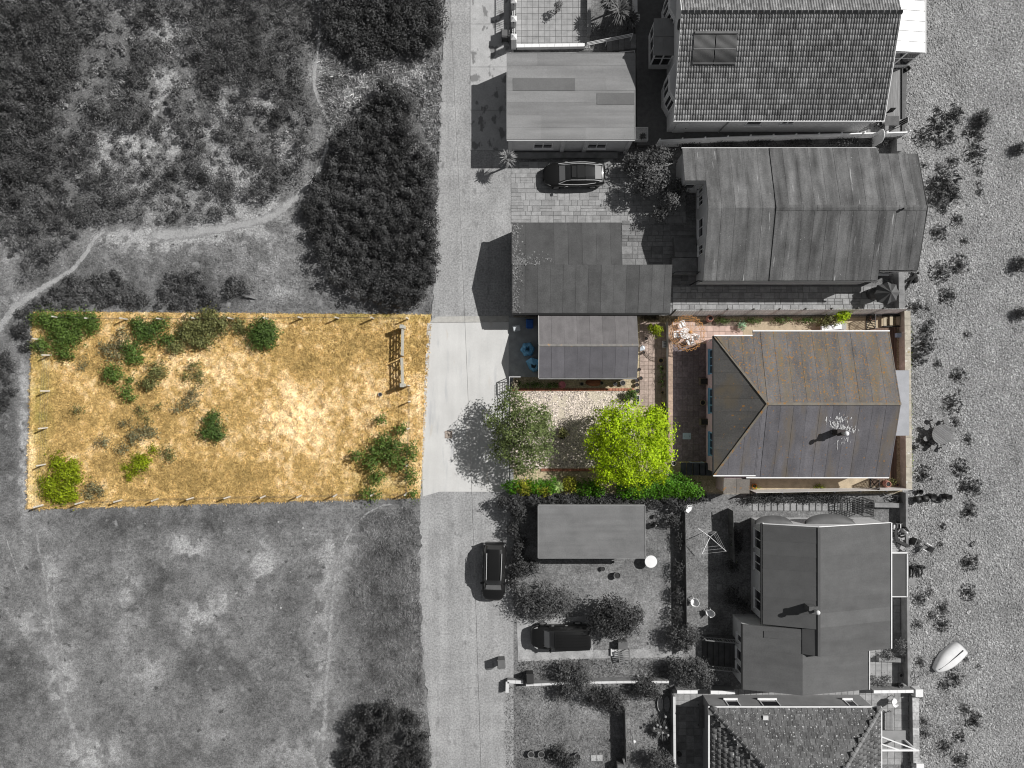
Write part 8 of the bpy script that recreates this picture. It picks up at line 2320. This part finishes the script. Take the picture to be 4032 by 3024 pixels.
# spiky plants
def spiky(name, label, px, py, z, r, n, mat, cat='plant', trunk=0.0, seed=1, wid=.05, up=.5, bark=None, group=None):
    rng = np.random.RandomState(seed); x, y = W(px, py, z)
    rt = thing(name, label, cat, (x, y, 0), 0, group)
    V = []; T = []
    for i in range(n):
        a = rng.rand() * 6.283; e = rng.uniform(-.15, 1.2) * up; l = r * rng.uniform(.7, 1.1); d = np.array([math.cos(a), math.sin(a)]); s = np.array([-d[1], d[0]])
        p0 = np.zeros(2); z0 = z; w = wid * rng.uniform(.7, 1.2)
        m1 = d * l * .55 * math.cos(e); zm = z0 + l * .55 * math.sin(e) + .03; t1 = d * l * math.cos(e); zt = z0 + l * math.sin(e) * .75 - l * .12
        V += [(*(p0 - s * w * .5), z0), (*(m1 - s * w), zm), (*t1, max(zt, .02)), (*(m1 + s * w), zm)]; T += [.6 + .8 * rng.rand()] * 4
    n4 = len(V) // 4
    link('leaves', fast_mesh('leaves', np.array(V), np.arange(4 * n4).reshape(n4, 4), mat, {'tone': ('FLOAT', np.array(T))}), rt)
    mb = MB(); mb.tube((0, 0, 0), (0, 0, max(z, .08)), .09 if trunk else .05, .07 if trunk else .04, 8); lpart(rt, 'trunk' if trunk else 'crown_base', mb, bark or BARKG())
    return rt
spiky('cabbage_palm', 'grey spiky cabbage palm at the corner of the concrete apron', 1998, 625, 1.9, .85, 150, leafmat('leaf_spike', G(.28), .1), 'palm', 1, 61, .035, 1.0)
spiky('fan_palm', 'large dark fan palm in the bed above the handrailed steps', 2440, 45, 2.0, 1.25, 170, leafmat('leaf_palm', G(.13), .1), 'palm', 1, 62, .06, .9)
spiky('fan_palm', 'smaller fan palm touching the retaining wall by the steps', 2480, 75, 1.6, .95, 120, leafmat('leaf_palm', G(.13), .1), 'palm', 1, 63, .055, .9)
spiky('fan_palm', 'fan palm half out of the patio bed at the north edge', 2400, 8, 1.8, 1.0, 120, leafmat('leaf_palm', G(.13), .1), 'palm', 1, 64, .055, .9)
spiky('spiky_plant', 'dark spiky plant in the white square planter', 2530, 538, 1.4, .4, 40, L_DARK, 'plant', 0, 65, .03)
spiky('spiky_plant', 'pale green spiky yucca in the boundary hedge', 2200, 1918, 1.3, .55, 70, leafmat('leaf_yucca', (.32, .42, .14), .15), 'plant', 0, 66, .03)
spiky('spiky_plant', 'dark spiky clump in the corner by the hatch bush', 2640, 2640, .5, .6, 60, L_MID, 'plant', 0, 67, .03)
spiky('spiky_plant', 'leafy clump with round heads beside the court wall', 2605, 2870, .4, 1.0, 160, L_MID, 'plant', 0, 68, .035, .7)
# agapanthus heads
rt = thing('flower_heads', 'group of round pale flower heads above the leafy clump by the court wall', 'flowers', W3(2605, 2870))
for i, (px, py) in enumerate(((2620, 2822), (2588, 2855), (2575, 2868), (2600, 2862), (2622, 2865), (2608, 2885), (2630, 2895), (2592, 2885))):
    x, y = W(px, py, .9); o = wpos(rt); mb = MB(); mb.lathe([(0, -.06), (.09, -.03), (.11, .02), (.07, .07), (0, .09)], (x - o.x, y - o.y, .9), 10); mb.tube((x - o.x, y - o.y, .1), (x - o.x, y - o.y, .85), .012, n=5); lpart(rt, 'flower_head', mb, M('flower_pale', G(.26), var=.2, scale=9))
plant('potted_shrub', 'dark shrub in a tub on the tiled patio', 'shrub', [blob(2193, 32, .8, 16, 20, .4), blob(2200, 18, .8, 14, 14, .35)], L_PALE, 60, 6, .06, .06, seed=71)
# grey shrubs and trees of the neighbours
def gtree(label, spots, mat, z, n, size, seed, trunk=None, name='shrub', cat='shrub', inner=.35, bump=.3):
    blobs = [blob(px, py, zz, rx, ry, rz) for (px, py, zz, rx, ry, rz) in spots]
    return plant(name, label, cat, blobs, mat, n, 7, size, .13, None, trunk, BARKG(), .5, inner, bump, seed, 'crown' if trunk else 'foliage', 'trunk' if trunk else 'stem')
gtree('big leafy grey shrub between the black saloon and the felt-roofed bungalow', [(2590, 622, 1.6, 62, 42, .8), (2525, 640, 1.4, 42, 40, .7), (2570, 705, 1.8, 72, 65, .9), (2530, 730, 1.5, 45, 45, .7), (2640, 780, 1.6, 50, 60, .8), (2600, 840, 1.2, 35, 30, .5), (2480, 640, 1.0, 40, 40, .5), (2670, 740, 1.4, 30, 40, .6)], leafmat('leaf_grey_shrub', G(.12), .2), 1.5, 1000, .09, 81, ((*W(2560, 715), 0), (*W(2565, 712, 1.6), 1.6), .1, 6, 1.2, .8), 'leafy_tree', 'tree')
gtree('dark bushy shrub at the hedge corner by the grey garage', [(2045, 2020, 1.2, 34, 40, .7), (2030, 1995, 1.3, 36, 28, .7), (1985, 1975, 1.1, 26, 24, .6)], L_DARK, 1, 260, .085, 82)
gtree('narrow dark shrubs along the lane west of the grey garage', [(2052, 2140, .8, 24, 32, .5), (2040, 2180, .8, 26, 34, .5), (2046, 2235, .9, 34, 44, .6), (2020, 2090, .8, 24, 40, .5), (2090, 2232, .7, 36, 30, .5), (2020, 2290, .6, 20, 40, .4)], L_DARK, 1, 520, .08, 83)
gtree('wide rounded grey bush on the lawn near the lane', [(2085, 2375, 1.0, 60, 50, .7), (2150, 2350, 1.2, 75, 58, .8), (2220, 2370, 1.0, 55, 55, .7), (2150, 2410, .9, 70, 36, .6), (2060, 2340, .9, 36, 36, .5)], L_MID, 1, 820, .075, 84)
gtree('dark round tree behind the black off-road car', [(2410, 2400, 1.9, 70, 62, 1.0), (2370, 2440, 1.7, 65, 55, .9), (2460, 2440, 1.7, 62, 55, .9), (2420, 2480, 1.5, 60, 40, .7), (2500, 2420, 1.3, 36, 44, .6)], L_DARK, 1, 900, .085, 85, ((*W(2412, 2425), 0), (*W(2412, 2425, 1.8), 1.8), .1, 6, 1.1, .8), 'dark_tree', 'tree')
gtree('rounded grey shrub on the paling fence west of the twin-slope house', [(2660, 2500, .9, 40, 44, .6), (2715, 2495, 1.1, 46, 44, .7), (2690, 2535, .9, 44, 30, .5)], L_MID, 1, 420, .075, 86)
gtree('dark shrub mass by the white-topped wall south-west of the railed steps', [(2680, 2630, 1.1, 55, 42, .7), (2740, 2625, 1.4, 52, 44, .8), (2775, 2665, 1.2, 40, 46, .7), (2700, 2670, .9, 40, 34, .5)], L_MID, 1, 560, .08, 87)
gtree('bush spilling over the white-topped wall in the south garden', [(2225, 2650, .8, 50, 50, .5), (2285, 2655, .9, 50, 44, .6), (2230, 2720, .9, 46, 36, .6), (2290, 2700, 1.0, 44, 34, .6)], L_MID, 1, 560, .075, 88)
gtree('low dark shrub on the south side of the white-topped wall', [(2340, 2740, .8, 50, 40, .5), (2400, 2745, .9, 52, 46, .6), (2430, 2770, .8, 36, 36, .5)], L_DARK, 1, 430, .075, 89)
gtree('climber hanging on the trellis near the court wall', [(2520, 2715, .8, 36, 28, .5), (2565, 2720, .9, 36, 40, .6), (2540, 2680, .7, 46, 18, .4)], L_DARK, 1, 260, .075, 90)
gtree('dark shrub at the south end of the court wall', [(2590, 2990, 1.0, 46, 40, .6), (2630, 3010, 1.0, 40, 40, .6)], L_MID, 1, 260, .08, 91)
gtree('dark shrub among the urns at the garden foot', [(2205, 2972, .6, 34, 34, .5), (2240, 3000, .5, 40, 30, .4)], L_DARK, 1, 190, .075, 92)
gtree('leafy climbers along the paling fence by the garage lawn', [(2670, 2250, .6, 16, 44, .4), (2668, 2340, .6, 24, 40, .4), (2676, 2130, .5, 14, 40, .3), (2650, 2050, .6, 28, 30, .5), (2660, 2420, .6, 22, 40, .4)], L_DARK, 1, 330, .07, 93)
gtree('dark planting under the white board fence of the pink bungalow', [(3050, 1962, .4, 70, 16, .3), (3180, 1960, .4, 70, 16, .3), (3290, 1962, .4, 60, 16, .3), (2960, 1966, .4, 40, 14, .3)], L_DARK, 1, 420, .06, 94)
gtree('dark ivy strip between the white board fence and the felt-roofed bungalow', [(2720, 580, .6, 60, 10, .4), (2850, 574, .6, 70, 9, .4), (2990, 566, .6, 70, 9, .4), (3150, 562, .6, 80, 9, .4), (3320, 560, .6, 80, 9, .4), (3450, 562, .5, 50, 12, .4)], L_DARK, 1, 560, .06, 95)
gtree('dark shrubs in the shaded yard west of the twin-slope house', [(2880, 2350, .6, 24, 40, .4), (2900, 2130, .6, 24, 50, .4), (2885, 2230, .6, 20, 30, .4), (2920, 2380, .6, 26, 24, .4)], L_DARK, 1, 300, .075, 96)
gtree('dry shrub hanging over the sea wall by the flat extension', [(3545, 2545, .7, 18, 28, .4), (3500, 2582, .5, 30, 10, .3)], L_PALE, 1, 120, .06, 97)
gtree('low weeds on the planted strip above the white-capped wall', [(3440, 2672, .15, 24, 8, .15), (3490, 2670, .15, 24, 8, .15), (3460, 2690, .12, 40, 8, .12)], L_MID, 1, 90, .05, 98)
# colour plot small planting
def cshrub(label, spots, mat, n, size, seed, name='shrub'):
    return plant(name, label, 'shrub', [blob(*s) for s in spots], mat, n, 6, size, .09, None, None, None, .55, .3, .3, seed)
cshrub('lime and dark green shrub against the slatted fence', [(3310, 1250, .9, 26, 26, .6), (3325, 1240, 1.0, 22, 20, .5)], L_LIME, 110, .07, 101)
cshrub('dark twiggy shrub beside the lime shrub on the slatted fence', [(3270, 1262, .6, 36, 26, .5), (3240, 1270, .5, 30, 22, .4)], L_OLIVE, 120, .06, 102)
cshrub('pale bluish green plant at the end of the tiled terrace', [(2920, 1283, .35, 18, 18, .3)], leafmat('leaf_blue', (.30, .45, .28), .2), 40, .06, 103)
cshrub('mixed dark planting along the foot of the slatted fence', [(2850, 1262, .3, 40, 12, .3), (2960, 1262, .3, 50, 12, .3), (3080, 1260, .3, 50, 12, .3), (3180, 1262, .3, 40, 12, .3)], L_DGREEN, 200, .055, 104)
cshrub('fresh green climber at the head of the garden path', [(2585, 1305, 1.0, 22, 24, .6), (2572, 1290, 1.0, 24, 16, .5)], L_BRIGHT, 80, .08, 105)
cshrub('green shrub at the east end of the brick edging', [(2488, 1552, .5, 24, 24, .4), (2470, 1565, .4, 20, 18, .3)], L_DGREEN, 90, .07, 106)
cshrub('low greenery behind the brick edging by the small garage', [(2100, 1515, .25, 50, 12, .25), (2170, 1518, .25, 40, 10, .25), (2040, 1512, .3, 20, 16, .25)], L_DGREEN, 120, .06, 107)
cshrub('dead brown plant in the corner of the white post frame', [(2030, 1512, .4, 18, 22, .3)], L_DRY, 40, .07, 108)
cshrub('plant in the dark pot on the gravel', [(2216, 1706, .6, 18, 20, .3)], L_OLIVE, 40, .08, 109)
cshrub('green weeds by the orange pot south of the pink bungalow', [(2972, 1918, .15, 22, 6, .15), (3225, 1915, .15, 24, 8, .15)], L_BRIGHT, 40, .05, 110)
cshrub('low moss-green weeds along the seaward foot of the tan sea wall', [(3578, 1300, .08, 4, 60, .08), (3580, 1450, .08, 4, 80, .08), (3584, 1650, .08, 4, 110, .08), (3586, 1820, .08, 4, 80, .08)], L_BRIGHT, 160, .04, 111)
cshrub('dark shade plants against the courtyard wall beside the garden path', [(2610, 1640, .3, 14, 60, .3), (2605, 1480, .25, 12, 60, .25), (2600, 1750, .4, 24, 60, .4), (2560, 1680, .3, 30, 50, .3)], L_DGREEN, 200, .06, 112)
cshrub('dry weeds on the ground by the sea wall end of the iron gate', [(3510, 1898, .2, 20, 8, .2)], L_OLIVE, 40, .05, 113)
# pale dry thatch of grass over the slatted fence end
rgg = np.random.RandomState(77); x, y = W(2600, 1247, 1.4)
rt = thing('dry_grass_clump', 'pale dry overhanging grass clump at the corner of the dark shed', 'grass', (x, y, 0))
n = 900; V = np.empty((n, 4, 3)); bx = rgg.uniform(-1.45, 1.35, n); by = rgg.normal(size=n) * .06; bz = 1.25 + .25 * rgg.rand(n)
a = rgg.uniform(-2.6, -.5, n) ; l = .25 + .3 * rgg.rand(n); s = .012
V[:, 0] = np.stack([bx - s, by, bz], 1); V[:, 1] = np.stack([bx + s, by, bz], 1); V[:, 2] = np.stack([bx + np.cos(a) * l * .6 + s, by + np.sin(a) * l * .6, bz + .1], 1); V[:, 3] = np.stack([bx + np.cos(a) * l, by + np.sin(a) * l, bz - .1 * rgg.rand(n)], 1)
link('blades', fast_mesh('blades', V.reshape(-1, 3), np.arange(4 * n).reshape(n, 4), L_DRY, {'tone': ('FLOAT', np.repeat(.6 + .8 * rgg.rand(n), 4))}), rt)
mb = MB()
for xx in (-1.3, 0, 1.2):
    mb.beam((xx, 0, 0), (xx, 0, 1.35), .07)
mb.beam((-1.45, 0, 1.3), (1.35, 0, 1.3), .06); lpart(rt, 'support_rail', mb, M('rail_dk', (.06, .055, .05), var=.2))
# ---------------------------------------------------------------- beach plants
def kale(seed, label, loc, n=190):
    rng = np.random.RandomState(seed); rt = thing('sea_kale', label, 'plant', loc, 0, 'sea kale clumps on the shingle')
    a = rng.rand(n) * 6.283; rr = rng.rand(n) ** .75 * .95 * (.7 + .5 * vnoise(np.cos(a) * 2 + seed, np.sin(a) * 2, .8)); l = .08 + .11 * rng.rand(n)
    P = np.stack([np.cos(a) * rr, np.sin(a) * rr, .04 + .16 * (1 - rr) * rng.rand(n) + .03], 1)
    N = np.stack([np.cos(a) * .9, np.sin(a) * .9, .8 + 0 * a], 1) + rng.normal(size=(n, 3)) * .45
    link('leaves', leaf_mesh('leaves', P, N, l, L_BEACH, .5 + .9 * rng.rand(n), .30, rng), rt)
    mb = MB(); mb.lathe([(.12, 0), (.08, .1), (0, .14)], n=8); lpart(rt, 'crown_base', mb, BARKG())
    return rt
KALE = [(3691, 436, 20), (3759, 458, 42), (3700, 501, 52), (3633, 540, 38), (3831, 526, 42), (3700, 564, 28), (3740, 545, 26), (3836, 607, 42), (3749, 636, 26), (3638, 651, 18), (3696, 660, 20), (3720, 718, 55), (3700, 771, 55), (3758, 767, 32), (3850, 677, 20), (3850, 723, 14), (3855, 757, 18), (3665, 740, 36),
        (3710, 819, 26), (3765, 868, 28), (3694, 917, 34), (3794, 949, 18), (3775, 1042, 40), (3700, 1074, 42), (3727, 1166, 36), (3602, 1213, 30), (3645, 1215, 18), (3634, 1356, 45), (3606, 1405, 40), (3640, 1300, 30), (3770, 1478, 32), (3743, 1590, 38), (3775, 1543, 12), (3689, 1432, 20), (3808, 1318, 18), (3660, 1270, 20),
        (3759, 1661, 22), (3807, 1731, 25), (3633, 1866, 36), (3778, 1845, 36), (3821, 1919, 42), (3816, 2011, 36), (3710, 2074, 18), (3701, 2146, 15), (3816, 2214, 36), (3790, 1915, 26),
        (3808, 2332, 34), (3619, 2359, 28), (3659, 2332, 18), (3708, 2394, 27), (3668, 2426, 21), (3708, 2458, 30), (3609, 2458, 22), (3619, 2607, 24), (3755, 2668, 36), (3713, 2697, 25), (3798, 2791, 24), (3837, 2836, 36), (3773, 2900, 27), (3718, 2940, 29), (3778, 2990, 33), (3634, 2841, 20), (3634, 2885, 22), (3798, 2597, 14), (3852, 2622, 14), (3600, 1760, 22), (3640, 1740, 16)]
protos = [kale(200 + i, '', (0, 0, -.5)) for i in range(4)]
ZONES = ((600, 'in front of the pantiled house'), (800, 'off the north corner of the felt-roofed bungalow'), (1130, 'off the south corner of the felt-roofed bungalow'), (1500, 'seaward of the slatted fence end'), (1780, 'near the round picnic table'), (2100, 'near the black beach tubs'), (2300, 'near the sitting people'), (2560, 'north of the upturned dinghy'), (2750, 'touching or south of the upturned dinghy'), (9999, 'off the rubble-topped sea wall'))
def kale_tag(o, py, r):
    sz = 'small' if r < 21 else ('middling' if r < 35 else 'broad')
    lb = '%s dark sea kale clump on the shingle %s' % (sz, next(t for y, t in ZONES if py < y))
    o['label'] = lb; o['group'] = lb.replace('clump', 'clumps')
rk = random.Random(9)
for i, (px, py, r) in enumerate(KALE):
    x, y = W(px, py); rz = rk.random() * 6.28; sc = r / 48 / .84
    if i < 4:
        o = protos[i]; kale_tag(o, py, r); o.location = (x, y, .02); o.rotation_euler = (0, 0, rz); o.scale = (sc, sc, sc)
    else:
        kale_tag(dup(protos[i % 4], (x, y, .02), rz, None, None, sc), py, r)
cshrub('dense near-black rounded shrub on the shingle northeast of the wall stub', [(3869, 468, .35, 36, 34, .35)], L_BEACH, 150, .07, 121)
cshrub('near-black clipped shrub at the far seaward edge near the north', [(4016, 586, .35, 26, 24, .35)], L_BEACH, 90, .07, 122)
cshrub('near-black bush cut by the seaward edge level with the bungalow', [(4022, 1039, .4, 30, 32, .4)], L_BEACH, 120, .07, 123)
cshrub('near-black bush at the seaward edge level with the slatted fence', [(4026, 1232, .4, 28, 26, .4)], L_BEACH, 110, .07, 124)
# grassy growth creeping over the shingle near the walls
def bmask(x, y):
    d = (x - W(3580, 0)[0]) / 3.2
    return fbm(x, y, 1.3, 61) > .46 + .16 * np.clip(d, 0, 2)
o = blades('beach_grass', [(3572, 2640), (3850, 2640), (3850, 3100), (3600, 3100)], 110, .14, .016, lambda x, y: 0 * x + .12, m_blade, lambda x, y: 0 * x + .03, rg, mask=bmask)
tag(o, 'patchy dark grass on the shingle beside the tiled hip house', 'grass', kind='stuff')
o = blades('beach_grass', [(3575, 1230), (3720, 1230), (3720, 2500), (3575, 2500)], 80, .13, .016, lambda x, y: 0 * x + .10, m_blade, lambda x, y: 0 * x + .03, rg, mask=lambda x, y: fbm(x, y, 1.2, 71) > .54)
tag(o, 'thin dark grass on the shingle along the sea walls', 'grass', kind='stuff')
